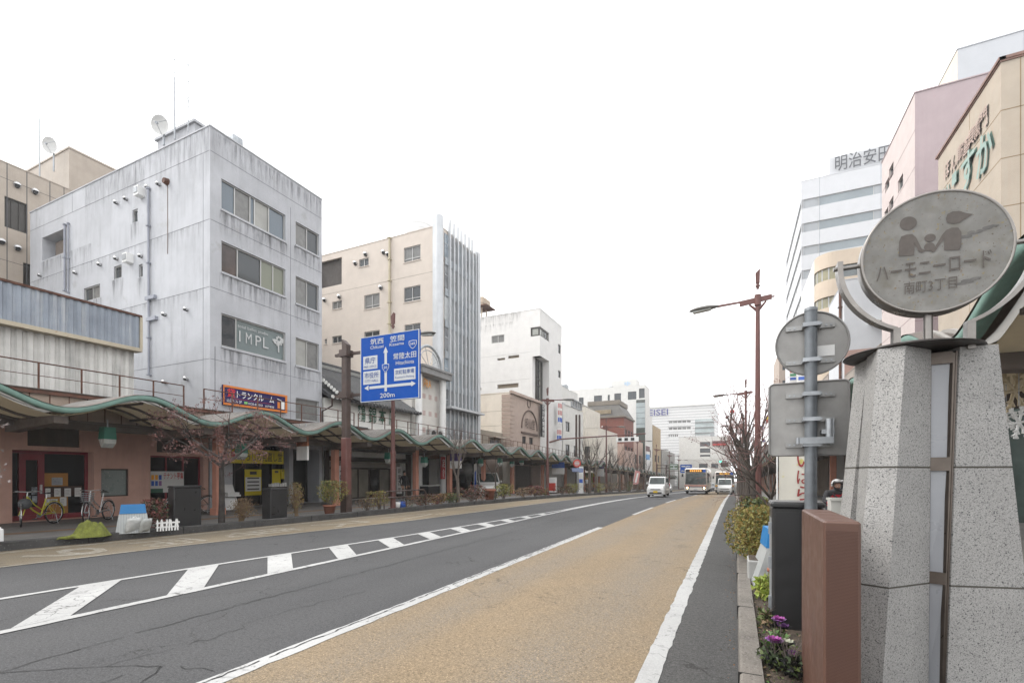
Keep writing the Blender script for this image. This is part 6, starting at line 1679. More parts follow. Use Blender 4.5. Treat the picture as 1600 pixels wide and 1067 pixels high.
# crescent brackets
def crescent(sg):
    mb = MB(); R0, R1, hw = DR + .115, DR + .150, .055
    vs = []; m_ = 22; a0, a1 = (176, 248) if sg < 0 else (4, -68)
    for i in range(m_ + 1):
        f = i / m_; a = R(lerp(a0, a1, f)); w = hw * (1 - .25 * f); rr = R1 - .012 * f
        for (q, y) in ((R0, -w), (rr, -w), (rr, w), (R0, w)): vs.append((DX + q * math.cos(a), DY + y, DZ + q * math.sin(a)))
    mb.add(vs, [(4 * i + j, 4 * i + (j + 1) % 4, 4 * i + 4 + (j + 1) % 4, 4 * i + 4 + j) for i in range(m_) for j in range(4)] + [(0, 1, 2, 3), (4 * m_ + 3, 4 * m_ + 2, 4 * m_ + 1, 4 * m_)], stl)
    a = R(a1); ex, ez = DX + (R0 + .015) * math.cos(a), DZ + (R0 + .015) * math.sin(a)
    mb.box(ex - .022, ex + .022, DY - .04, DY + .04, ZT - .02, ez + .01, stl)
    mb.cyl((DX + sg * (DR + .0), DY, DZ + .0), (DX + sg * (R1 + .02), DY, DZ + .0), .016, .016, stl, 10)
    return mb.build('crescent_bracket', mon)
crescent(-1); crescent(1)

# ============ utility cabinets
def cabinet(label, x0, x1, y0, y1, z0, z1, m, r=.025, perf=None, lid=True, group=None, name='utility_cabinet', door=None):
    t = thing(name, label, 'cabinet', ((x0 + x1) / 2, y0, z0), group)
    mb = MB(); mb.bev(x0, x1, y0, y1, z0, z1 - (.05 if lid else 0), r, m); mb.build('body', t)
    if lid:
        mb = MB(); mb.bev(x0 - .015, x1 + .015, y0 - .015, y1 + .015, z1 - .048, z1, .02, m); mb.build('lid', t)
    if perf:
        mb = MB(); S_ = Fac('y', y0); nx, nz_ = perf
        for i in range(nx):
            for j in range(nz_):
                u, v = lerp(x0 + .012, x1 - .014, (i + (.5 if j % 2 else 0)) / nx), lerp(z0 + .05, z1 - .05, j / nz_)
                mb.add([S_.p(u - .0024, v, .001), S_.p(u, v - .0028, .001), S_.p(u + .0024, v, .001), S_.p(u, v + .0028, .001)], [(0, 1, 2, 3)], mat('perforation', (.06, .027, .019, 1), .9, var=0))
        mb.build('perforated_grille', t)
    if door:
        mb = MB()
        for (a, b, c, d) in door: mb.box(a, b, y0 - .006, y0 - .001, c, d, m)
        mb.build('door', t)
    return t
brn = mat('brown cabinet paint', (.088, .043, .030, 1), .5, var=.08, vscale=2.5, streak=.22, scol=(.12, .068, .052, 1), rust=(3, (.115, .06, .044, 1), .62))
cabinet('brown metal cabinet with perforated side beside the granite monument', .452, .628, 3.19, 4.18, .11, 1.385, brn, .012, (26, 150), lid=False)
blk = mat('black cabinet paint', (.020, .020, .021, 1), .38, var=.12, vscale=2, streak=.15, scol=(.045, .045, .045, 1))
cx0 = .335
t = cabinet('black metal cabinet in the planting bed behind the brown cabinet', cx0, .78, 5.44, 5.85, .11, zat(783, cx0, 5.5), blk, .02)
mb = MB(); mb.box(cx0 + .03, .76, 5.434, 5.439, .2, 1.27, blk); mb.build('door', t)
mb = MB(); mb.box(cx0 - .004, cx0 - .001, 5.50, 5.80, .25, 1.2, M['steel']);
for z in (.35, .75, 1.1): mb.box(cx0 - .03, cx0 - .004, 5.5, 5.53, z - .06, z + .06, M['steel'])
mb.build('hinge', t)
for (xl, xc, xr, yb_, yt_, lab) in ((262, 272, 315, 824, 759, 'black metal cabinet behind the tiny white fence across the road'), (409, 423, 449, 811, 763, 'black metal cabinet before the yellow shop across the road')):
    d = (CAMZ - .15) * FOC / (yb_ - HZ); X0, Y0 = ud((xc - CX) / FOC * d, d)
    cabinet(lab, on_y(xl, Y0), X0, Y0, on_x(xr, X0), .15, CAMZ + (HZ - yt_) * d / FOC, blk, .02, group='black cabinets across the road')
# ============ plants
random.seed(21)
def hexm(n, h, k=.45, var=.25): return mat(n, A(h, k), .8, var=var, vscale=6)
G_dark, G_mid, G_yel = mat('dark green leaf', (.040, .062, .022, 1), .7, var=.25), mat('mid green leaf', (.085, .115, .030, 1), .7, var=.25), mat('yellow green leaf', (.21, .21, .045, 1), .7, var=.25)
L_dry, L_brn, L_red, L_och = mat('dry tan leaf', (.19, .13, .075, 1), .8, var=.25), mat('brown leaf', (.10, .058, .036, 1), .8, var=.25), mat('red bud leaf', (.155, .050, .042, 1), .8, var=.25), mat('ochre leaf', (.20, .13, .03, 1), .8, var=.25)
T_red, T_grey = mat('reddish twig', (.19, .105, .095, 1), .85, var=.3), mat('grey twig', (.105, .085, .075, 1), .85, var=.3)
def rv(): 
    while True:
        v = Vector((random.uniform(-1, 1), random.uniform(-1, 1), random.uniform(-1, 1)))
        if .05 < v.length < 1: return v
def leaf(mb, p, s, m, up=.3):
    a = rv().normalized(); a.z += up; a.normalize(); b = a.cross(rv()).normalized()
    mb.add([p - b * s * .35, p + a * s * .5 - b * s * .1, p + a * s, p + a * s * .45 + b * s * .38], [(0, 1, 2, 3)], m)
def bush(label, loc, rx, ry, h, cols, n=500, ls=.07, twig=18, tm=None, group='low shrubs along the far kerb', cat='bush', name='shrub', upright=.3, lump=5, pot=None):
    t = thing(name, label, cat, loc, group)
    zb = 0
    if pot:
        mb = MB(); mb.lathe([(0, .02), (pot * .75, .0), (pot, .28), (pot * 1.08, .28), (pot * 1.08, .33), (pot * .9, .33), (pot * .85, .27), (0, .27)], M['terracotta'], (0, 0, 0), 14); mb.build('plant_pot', t, True); zb = .27
    lumps = [(Vector((random.uniform(-.55, .55) * rx, random.uniform(-.55, .55) * ry, zb + h * random.uniform(.45, .75))), random.uniform(.35, .55)) for _ in range(lump)]
    sm = MB(); fm = MB()
    for _ in range(twig):
        c, r = random.choice(lumps)
        e = c + Vector((rv().x * rx * r, rv().y * ry * r, abs(rv().z) * h * .45)); b = Vector((random.uniform(-.12, .12) * rx, random.uniform(-.12, .12) * ry, zb))
        e.z = min(e.z, zb + h)
        m_ = b.lerp(e, .5) + Vector((0, 0, h * .08))
        sm.tube([b, m_, e], [.010, .007, .003], tm or T_grey, 4)
        for k in range(3):
            q = m_.lerp(e, random.random()); sm.tube([q, q + Vector((rv().x * .12, rv().y * .12, .05 + .16 * random.random()))], [.004, .002], tm or T_grey, 3)
    for _ in range(n):
        c, r = random.choice(lumps); v = rv(); v = v.normalized() * (v.length ** .5)
        p = c + Vector((v.x * rx * r * 1.15, v.y * ry * r * 1.15, v.z * h * .48))
        p.z = max(zb + .03, min(zb + h, p.z))
        leaf(fm, p, ls * random.uniform(.6, 1.4), random.choices([c_ for c_, w in cols], [w for c_, w in cols])[0], upright)
    sm.build('stem', t, True); fm.build('foliage', t, True)
    return t
def bush_px(label, xc, wpx, ytop, ybase, cols, inset=.45, depth=.75, **k):
    """shrub in the far kerb strip, from its place along the kerb"""
    X = -13.6; Y = 10
    for _ in range(8): Y = on_x(xc, X); X = kl(Y) - inset
    z0 = .17 + gz(Y); d = dep(X, Y)
    h = max(.35, zat(ytop, X, Y) - z0)
    tt = (xc - CX) / FOC
    ry = 1.3 * wpx / 2 * d / FOC / (SN - tt * CS); h *= 1.12; depth *= 1.3; k['n'] = int(k['n'] * 1.5)
    return bush(label, (X, Y, z0), depth / 2, max(.25, ry), h, cols, **k)
Rd = [(L_red, 3), (L_brn, 2), (G_dark, 1)]; Br = [(L_dry, 3), (L_brn, 3), (L_och, 1)]; Yg = [(G_yel, 4), (G_mid, 2), (L_och, 2)]; Gr = [(G_mid, 3), (G_dark, 2), (L_och, 1)]; Mx = [(L_brn, 3), (L_red, 1), (G_dark, 2), (L_dry, 1)]
bush_px('small reddish leaved shrub beside the little white fence', 249, 30, 787, 828, Rd, n=600, ls=.09)
bush_px('dry tan bare shrub between the two black cabinets', 377, 40, 783, 818, Br, n=380, ls=.05, twig=60, tm=L_dry)
bush_px('tall dry twiggy shrub right behind the second black cabinet', 463, 28, 760, 806, [(L_dry, 3), (L_och, 2), (G_yel, 1)], n=360, ls=.06, twig=50, tm=L_dry, inset=.7)
bush_px('round yellow green potted shrub by the brown gantry post', 515, 42, 768, 803, Yg, n=1100, ls=.065, pot=.22)
bush_px('small dry shrub just past the gantry post', 574, 18, 782, 799, Br, n=240, ls=.06)
bush_px('sparse yellowish shrub before the old merchant house', 592, 26, 771, 798, [(G_yel, 2), (L_dry, 2), (L_och, 2)], n=420, ls=.07)
bush_px('long low brown and green hedge by the dark guard rail', 657, 46, 776, 793, Mx, n=700, ls=.08, lump=10)
bush_px('low orange brown hedge clump next to the long hedge', 683, 34, 774, 790, [(L_brn, 2), (L_och, 2), (L_red, 2)], n=500, ls=.08, lump=7)
bush_px('dense green end of the hedge before the bare tree', 703, 24, 773, 788, Gr, n=420, ls=.08)
bush_px('big round red brown shrub next to the white car', 736, 40, 762, 786, [(L_brn, 3), (L_red, 2), (G_dark, 1)], n=900, ls=.09)
bush_px('bright yellow shrub beside the terracotta tub', 787, 22, 760, 782, Yg, n=600, ls=.10)
bush_px('greyish brown shrub before the closed shutter', 817, 28, 764, 779, Br, n=400, ls=.09)
bush_px('small vivid red shrub past the closed shutter', 836, 12, 761, 776, [(L_red, 5), (L_brn, 1)], n=350, ls=.10)
bush_px('orange green shrub at the foot of the second lamp', 853, 22, 764, 776, [(L_och, 2), (G_mid, 2), (L_brn, 2)], n=380, ls=.10)
bush_px('brown shrub behind the red and white stand', 878, 20, 761, 774, Mx, n=320, ls=.11)
bush_px('light yellow green shrub just before the bus stop', 896, 14, 758, 772, Yg, n=320, ls=.11)
for i, (x, w) in enumerate([(922, 14), (937, 14), (952, 16), (968, 14), (984, 14), (1000, 12), (1012, 8)]):
    bush_px(['rusty shrub beyond the bus stop', 'yellowish shrub by the third lamp', 'brown shrub beyond the third lamp', 'ochre shrub before the red brick building', 'dull green shrub before the pink flag', 'brown shrub past the pink flag', 'far brown shrub above the kei van'][i], x, w, 757 - i * .6, 768, [Mx, Yg, Br, Mx, Gr, Br, Mx][i], n=220, ls=.13, lump=4)

# ---------- trees
def grow(tb, cb, p, d, L, r, lev, spread, up, mt, ct, n=3, tips=None, bend=.25):
    k = 4; path = [p]; rr = [r]; cur = d.normalized()
    for i in range(k):
        cur = (cur + rv() * bend * .5 + Vector((0, 0, up * .2))).normalized()
        path.append(path[-1] + cur * (L / k)); rr.append(lerp(r, r * .62, (i + 1) / k))
    (tb if lev >= 2 else cb).tube(path, rr, mt if lev >= 2 else ct, 6 if lev >= 2 else 3)
    if lev == 0:
        if tips is not None: tips.extend(path[1:])
        return
    for i in range(n):
        j = random.choice([2, 3, 4]) if i else 4
        nd = (cur + rv().normalized() * spread + Vector((0, 0, up))).normalized()
        grow(tb, cb, path[j], nd, L * random.uniform(.60, .82), rr[j] * .68, lev - 1, spread, up, mt, ct, n, tips, bend)
def tree(label, loc, H, r, levs=4, spread=.75, up=.18, L0=None, mt=None, ct=None, leafm=None, nleaf=0, ls=.05, group='street trees', n=3, lean=(0, 0), forks=4, tall=.42):
    t = thing('street_tree', label, 'tree', loc, group)
    tb, cb, lb = MB(), MB(), MB()
    h = H * tall
    top = Vector((lean[0], lean[1], h))
    tb.tube([(0, 0, -.1), (lean[0] * .3 + .02, lean[1] * .3, h * .4), top], [r * 1.15, r * .95, r * .8], mt or M['bark'], 10)
    tips = []
    for i in range(forks):
        a = 2 * math.pi * i / forks + random.uniform(-.4, .4)
        d = Vector((math.cos(a) * spread, math.sin(a) * spread, .9 + up))
        grow(tb, cb, top - Vector((0, 0, h * .12 * (i % 3))), d, L0 or H * .24, r * .55, levs - 1, spread, up, mt or M['bark'], ct or T_grey, n, tips)
    for _ in range(nleaf):
        p = random.choice(tips) + rv() * .10; leaf(lb, p, ls * random.uniform(.6, 1.3), random.choice(leafm), .1)
    tb.build('trunk', t, True)
    cr = cb.build('crown', t, True)
    if nleaf: lb.build('foliage', t, True)
    return t
random.seed(3)
redl = [T_red, L_red, mat('dusty pink bud', (.22, .13, .12, 1), .85, var=.2), T_red]
def far_tree(label, x, H, r, inset=.45, **k):
    X = -13.6; Y = 10
    for _ in range(8): Y = on_x(x, X); X = kl(Y) - inset
    return tree(label, (X, Y, .15 + gz(Y)), H, r, **k)
far_tree('small spreading tree with reddish twigs before the yellow shop', 346, 3.75, .085, levs=5, spread=1.15, up=.02, L0=.95, mt=mat('dark wrapped bark', (.040, .034, .030, 1), .9, var=.4, vscale=8), ct=T_red, leafm=redl, nleaf=4200, ls=.055, forks=5, n=3, tall=.52)
tree('pale leafed branch tips of a tree by the pink shop corner', (-14.5, 3.35, .15), 3.2, .07, levs=5, spread=1.0, up=.0, L0=.8, ct=mat('pale twig', (.28, .25, .24, 1), .8), leafm=[mat('pale pink leaf', (.34, .28, .27, 1), .8, var=.2), mat('pale twig', (0, 0, 0, 1))], nleaf=900, ls=.07, forks=4, n=3, tall=.5)
far_tree('bare forked tree by the hedge past the arched shop', 715, 4.3, .10, levs=5, spread=.42, up=.32, L0=1.15, forks=3, n=3, mt=M['bark_pale'], tall=.30)
far_tree('thin bare sapling in front of the white car', 774, 3.9, .045, levs=4, spread=.7, up=.2, L0=1.0, forks=3, n=2)
for i, (x, H) in enumerate([(921, 6.2), (931, 5.6), (955, 6.2), (968, 5.6), (981, 5.6), (996, 5.4), (1008, 5.2)]):
    far_tree(['stout bare tree just beyond the bus stop', 'bare tree leaning on the third lamp across the road', 'bare tree before the pale cream building', 'bare tree before the red brick stone base', 'bare tree before the glass column', 'bare tree far along the arcade', 'last bare tree along the arcade'][i], x, H, .15, levs=4, spread=.6, up=.3, forks=3, n=3, mt=M['bark_pale'], ct=T_grey, tall=.38)
random.seed(11)
pollard = dict(levs=4, spread=.62, up=.22, forks=5, n=3, ct=T_red, tall=.42)
def near_tree(label, x, Y, H, r, **k):
    kk = dict(pollard); kk.update(k)
    return tree(label, (on_y(x, Y), Y, .12 + gz(Y)), H, r, **kk)
near_tree('dark trunked bare tree just past the yellow green bush', 1176, 17.0, 3.9, .09, nleaf=500, leafm=redl, ls=.05, spread=.75, L0=1.05, up=.15)
near_tree('thick trunked bare tree with long upright shoots', 1168, 23.5, 5.6, .13, nleaf=700, leafm=redl, ls=.06, L0=1.45)
near_tree('bare tree with red buds behind the thick trunk', 1163, 29.5, 5.2, .11, nleaf=900, leafm=redl, ls=.08)
near_tree('bare tree with dense twigs farther up the near kerb', 1159, 37, 5.2, .10, nleaf=700, leafm=redl, ls=.09)
near_tree('small bare tree fifth from the yellow green bush', 1156, 47, 5.6, .15, nleaf=500, leafm=redl, ls=.12, levs=4)
near_tree('small bare tree sixth from the yellow green bush', 1154, 58, 5.6, .15, nleaf=400, leafm=redl, ls=.14, levs=4)
near_tree('most distant bare tree along the near kerb', 1152.5, 70, 5.6, .15, nleaf=300, leafm=redl, ls=.15, levs=4)
near_tree('low bare sapling reaching behind the square sign back', 1204, 12.5, 2.7, .06, nleaf=200, leafm=redl, ls=.04, spread=.95, up=.05, L0=.85, tall=.36)
# ---------- planting bed on the near side
random.seed(33)
Bu = [(mat('golden green leaf', (.20, .175, .035, 1), .7, var=.25), 5), (L_och, 3), (G_mid, 2)]
bush('big feathery yellow green bush overhanging the near kerb', (.34, 9.0, .11), .56, 1.4, .92, Bu, n=9500, ls=.052, twig=140, group=None, tm=L_och, upright=.9, lump=9)
bush('green shrub behind the feathery bush on the near kerb', (.55, 13.2, .11), .55, 1.6, .85, Gr, n=2600, ls=.10, twig=40, group=None, lump=8)
bush('low dull green shrub far up the near kerb', (.55, 18.5, .11), .5, 1.9, .7, [(G_mid, 2), (L_brn, 2), (L_och, 1)], n=1300, ls=.12, twig=30, group=None, lump=8)
bush('bright lime green leafy clump in the planting bed', (.30, 6.7, .11), .16, .17, .24, [(mat('lime leaf', (.26, .33, .05, 1), .6, var=.2), 4), (G_yel, 1)], n=420, ls=.07, twig=4, group=None, name='leafy_plant', cat='plant', lump=3)
bush('fresh green weed clump low beside the kerb', (.33, 4.55, .11), .10, .16, .17, [(mat('fresh leaf', (.08, .17, .035, 1), .6, var=.2), 3), (G_mid, 1)], n=170, ls=.055, twig=4, group=None, name='leafy_plant', cat='plant', lump=3)
bush('greyish green weed clump between kerb and black cabinet', (.27, 5.5, .11), .10, .2, .14, [(G_mid, 2), (L_dry, 1)], n=150, ls=.05, twig=5, group=None, name='leafy_plant', cat='plant', lump=3)
gw = MB(); gl_ = [G_mid, G_dark, mat('fresh leaf', (0, 0, 0, 1)), L_dry]
for i in range(900):
    y = random.uniform(2.2, 8.6); x = .2 + abs(random.gauss(.12, .12)) + (.1 if y > 6 else 0)
    if x > .9: continue
    leaf(gw, Vector((x, y, .112)), random.uniform(.015, .045), random.choice(gl_), .6)
struct(gw.build('ground_cover_grass'), 'stuff')
def cabbage(label, loc, s, mi, mo, h):
    t = thing('ornamental_cabbage', label, 'flower', loc, 'ornamental cabbages in the planting bed')
    mb = MB(); mb.tube([(0, 0, 0), (.01, 0, h)], [.012, .010], G_mid, 6)
    for k in range(8):
        a = random.uniform(0, 6.28); z = h * random.uniform(.1, .85); mb.add([(0, 0, z), (.03 * math.cos(a) - .02 * math.sin(a), .03 * math.sin(a) + .02 * math.cos(a), z + .02), (.085 * math.cos(a), .085 * math.sin(a), z + .01), (.03 * math.cos(a) + .02 * math.sin(a), .03 * math.sin(a) - .02 * math.cos(a), z + .02)], [(0, 1, 2, 3)], mat('glaucous leaf', (.10, .14, .105, 1), .6, var=.2))
    mb.build('stem', t, True)
    mb = MB()
    for ringk in range(4):
        n = 10 - ringk * 2; rr = s * (1 - ringk * .23); tilt = .25 + ringk * .38
        m = mo if ringk == 0 else mi
        for j in range(n):
            a = 2 * math.pi * j / n + ringk * .4; c, sn = math.cos(a), math.sin(a)
            pts = []
            for (q, w) in ((.12, .10), (.6, .36), (.95, .34), (1.08, .12)):
                z = h + rr * q * tilt + random.uniform(-.006, .006) + (.006 if q > .9 else 0)
                pts.append(((rr * q * c - rr * w * sn, rr * q * sn + rr * w * c, z), (rr * q * c + rr * w * sn, rr * q * sn - rr * w * c, z + random.uniform(-.006, .006))))
            vs = [p for pr_ in pts for p in pr_]
            mb.add(vs, [(0, 1, 3, 2), (2, 3, 5, 4), (4, 5, 7, 6)], m)
    mb.build('rosette', t, True)
mg, pv = mat('magenta leaf', (.28, .045, .24, 1), .6, var=.2), mat('violet leaf', (.24, .09, .30, 1), .6, var=.25)
gc = mat('glaucous leaf', (0, 0, 0, 1))
def bedpt(x, y, h):   # flower head at this place on the bed, h above soil
    z = .11 + h; d = (CAMZ - z) * FOC / (y - HZ); X, Y = ud((x - CX) / FOC * d, d); return X, Y
for lab, x, y, h, s, a, b in (('tall magenta ornamental cabbage nearest the black cabinet', 1217, 970, .26, .055, mg, pv), ('pale violet ornamental cabbage under the tall magenta one', 1223, 981, .20, .060, pv, gc), ('broad magenta ornamental cabbage low beside the kerb', 1210, 1003, .19, .062, mg, pv), ('white green ornamental cabbage beside the brown cabinet', 1229, 1007, .17, .060, mat('cream leaf', (.33, .34, .26, 1), .6), gc), ('small purple ornamental cabbage low by the brown cabinet', 1236, 1021, .12, .040, pv, mg)):
    X, Y = bedpt(x, y, h); cabbage(lab, (X, Y, .11), s, a, b, h)
for lab, x, y in (('grey leaved low plant under the ornamental cabbages', 1216, 1030), ('grey leaved sprawling plant at the front of the bed', 1232, 1045)):
    X, Y = bedpt(x, y, .05); bush(lab, (X, Y, .11), .13, .15, .13, [(gc, 3), (G_dark, 2), (G_mid, 1)], n=260, ls=.05, twig=10, group=None, name='leafy_plant', cat='plant', lump=4)
# ============ vehicles (local: front towards -y, wheels on z=0)
carw = mat('white car paint', (.62, .62, .61, 1), .25, var=.02, coat=.6)
carg = mat('grey car paint', (.16, .165, .175, 1), .25, .4, var=.03, coat=.6); carb = mat('blue car paint', (.05, .13, .33, 1), .25, var=.03, coat=.5)
cgl = mat('car glass', (.035, .045, .048, 1), .06, var=.1, spec=.8); cgl2 = mat('car windscreen', (.045, .058, .056, 1), .12, var=.5, vscale=2.5, spec=.45)
hl = mat('headlamp lens', (.55, .56, .56, 1), .15, var=.1); red_l = mat('tail lamp', (.35, .015, .015, 1), .3)
ypl = mat('yellow number plate', (.62, .42, .02, 1), .5); grl = mat('black grille', (.012, .012, .013, 1), .5); wpl = mat('white number plate', (.5, .52, .52, 1), .5)
def loft(mb, secs, m):
    """secs: list of (y, [(x,z)...]) closed loops"""
    n = len(secs[0][1]); vs = [(x, y, z) for y, s in secs for x, z in s]
    fs = [(a * n + j, a * n + (j + 1) % n, a * n + n + (j + 1) % n, a * n + n + j) for a in range(len(secs) - 1) for j in range(n)]
    fs += [tuple(range(n - 1, -1, -1)), tuple((len(secs) - 1) * n + j for j in range(n))]
    mb.add(vs, fs, m)
def sect(w, z0, zs, zt, wt, r=.06):
    """body section: sill z0, shoulder zs, top zt with roof half width wt"""
    return [(-w + r, z0), (w - r, z0), (w, z0 + r), (w, zs), (wt, zt - r), (wt - r, zt), (-wt + r, zt), (-wt, zt - r), (-w, zs), (-w, z0 + r)]
def wheel(par, x, y, r, w=.17):
    mb = MB(); prof = [(r * .62, -w / 2), (r * .93, -w / 2), (r, -w / 2 + .025), (r, w / 2 - .025), (r * .93, w / 2), (r * .62, w / 2)]
    vs, fs = [], []; n = 20
    for (q, a) in prof:
        for j in range(n): t_ = 2 * math.pi * j / n; vs.append((x + a, y + q * math.cos(t_), r + q * math.sin(t_)))
    for i in range(5):
        for j in range(n): fs.append((i * n + j, i * n + (j + 1) % n, i * n + n + (j + 1) % n, i * n + n + j))
    mb.add(vs, fs, M['tyre'], True); t = mb.build('wheel', par, True)
    mb = MB(); mb.cyl((x - w * .4, y, r), (x + w * .4, y, r), r * .62, r * .62, M['vent'], 14); mb.cyl((x - w * .45, y, r), (x + w * .45, y, r), r * .2, r * .2, grl, 10); mb.build('rim', t, True)
def car(label, X, Y, kind, rot=0.0, paint=None, group=None, plate=None):
    t = thing({'kei': 'kei_van', 'van': 'minivan', 'sedan': 'parked_car'}[kind], label, {'kei': 'van', 'van': 'van', 'sedan': 'car'}[kind], (X, Y, gz(Y)), group, rot)
    paint = paint or carw
    if kind == 'kei': L_, w, H, hood, zh, wsb, wst, r = 3.4, .735, 1.68, .62, .98, .72, 1.18, .28
    elif kind == 'van': L_, w, H, hood, zh, wsb, wst, r = 4.7, .85, 1.86, .55, 1.02, .62, 1.35, .32
    else: L_, w, H, hood, zh, wsb, wst, r = 4.4, .86, 1.46, 1.05, .92, 1.15, 1.95, .31
    zb = .20; wt = w * .86
    mb = MB()
    secs = [(0.0, sect(w * .86, zb + .10, .55, .66, w * .82)), (.06, sect(w * .95, zb, .60, zh * .80, w * .86)), (.22, sect(w, zb, .62, zh * .90, w * .90)), (hood, sect(w, zb, .66, zh, w * .92)), (wsb, sect(w, zb, .70, zh + .06, w * .92))]
    loft(mb, secs + [(L_ - .25, sect(w, zb, .7, zh + .06, w * .94)), (L_ - .02, sect(w * .95, zb + .06, .7, zh - .05, w * .9))], paint)
    # cabin above the belt
    zr = H; zbelt = zh + .05
    pr = [(wsb, zbelt, w * .93), (wst, zr - .05, wt), (wst + .3, zr, wt * .97), (L_ - .6, zr, wt * .97), (L_ - .25 if kind != 'sedan' else L_ - .95, zr - .06, wt), (L_ - .06 if kind != 'sedan' else L_ - .4, zbelt, w * .93)]
    vs = [(s * ww, y, z) for y, z, ww in pr for s in (-1, 1)]; n = len(pr)
    fs = [(2 * i, 2 * i + 2, 2 * i + 3, 2 * i + 1) for i in range(n - 1)] + [tuple(2 * i for i in range(n)), tuple(2 * i + 1 for i in range(n - 1, -1, -1))]
    mb.add(vs, fs, paint); mb.build('body', t, True)
    mb = MB()
    def onws(s, q): # windscreen plane point: s across -1..1, q 0 bottom..1 top
        return Vector((s * lerp(w * .93, wt, q), lerp(wsb, wst, q), lerp(zbelt, zr - .05, q))) + Vector((0, -.012, .008))
    mb.quad(onws(-.92, .06), onws(.92, .06), onws(.90, .94), onws(-.90, .94), cgl2); ws = mb.build('windscreen', t, True)
    mb = MB(); mb.tube([onws(-.75, .07) + Vector((0, -.02, .01)), onws(.15, .14) + Vector((0, -.02, .01))], .012, grl, 4); mb.build('wiper', ws, True)
    for s in (-1, 1):
        mb = MB(); yA, yB = wsb + .12, L_ - (.35 if kind != 'sedan' else 1.0)
        def onsd(y, q): return Vector((s * (lerp(w * .93, wt, q) + .006), y, lerp(zbelt, zr - .06, q)))
        for (a, b) in ((0, .32), (.35, .66), (.69, 1.0)):
            ya_, yb_ = lerp(yA, yB, a), lerp(yA, yB, b); sh_ = (wst - wsb) * .85 if a == 0 else 0
            mb.add([onsd(ya_, .06), onsd(yb_, .06), onsd(yb_, .86), onsd(ya_ + sh_, .86)], [(0, 1, 2, 3)], cgl)
        mb.build('side_window', t, True)
        mb = MB(); mb.bev(s * (w + .02) - .09 * (s < 0), s * (w + .02) + .09 * (s > 0), wsb + .05, wsb + .16, zbelt + .02, zbelt + .18, .02, paint); mb.build('mirror', t, True)
        mb = MB(); mb.hexa([(s * w * .62, .05, .62), (s * w * .95, .09, .64), (s * w * .99, .26, .64), (s * w * .62, .12, .62), (s * w * .60, .06, .80), (s * w * .90, .12, .86), (s * w * .97, .30, .88), (s * w * .62, .14, .80)], hl); mb.build('headlight', t, True)
        wheel(t, s * (w - .10), .62, r); wheel(t, s * (w - .10), L_ - .62, r)
        mb = MB(); mb.box(s * w * .93 - .05, s * w * .93 + .05, L_ - .03, L_ + .01, .75, 1.1, red_l); mb.build('tail_lamp', t, True)
    mb = MB(); mb.hexa([(-w * .58, -.015, .60), (w * .58, -.015, .60), (w * .58, .08, .60), (-w * .58, .08, .60), (-w * .52, .01, .69), (w * .52, .01, .69), (w * .52, .1, .69), (-w * .52, .1, .69)], grl); mb.box(-w * .66, w * .66, -.018, .06, .30, .42, grl); mb.build('grille', t, True)
    mb = MB(); mb.box(-.17, .17, -.04, -.02, .36, .53, plate or wpl); mb.build('number_plate', t, True)
    return t
car('white kei van with yellow plate driving in the middle lane', -5.95, 40.5, 'kei', 0.0, carw, None, ypl)
car('white minivan stopped at the near kerb ahead of a yellow bus', -1.15, 62.0, 'van', 0.0)
car('white car with dark radiator parked across the pavement between shops', -16.3, on_x(770, -16.3) - .3, 'van', R(38), carw)
car('white car driving away next to the hedge end', -9.3, 74, 'sedan', math.pi)
car('blue and white van driving away behind the white car', -10.8, 82, 'van', math.pi, carb)
car('dark grey car queueing far ahead of the bus', -6.4, 96, 'sedan', math.pi, carg)
car('grey car coming behind the bus in the ochre lane', -3.2, 92, 'sedan', 0, carg)
car('white car coming far behind the bus', -2.6, 108, 'sedan', 0)
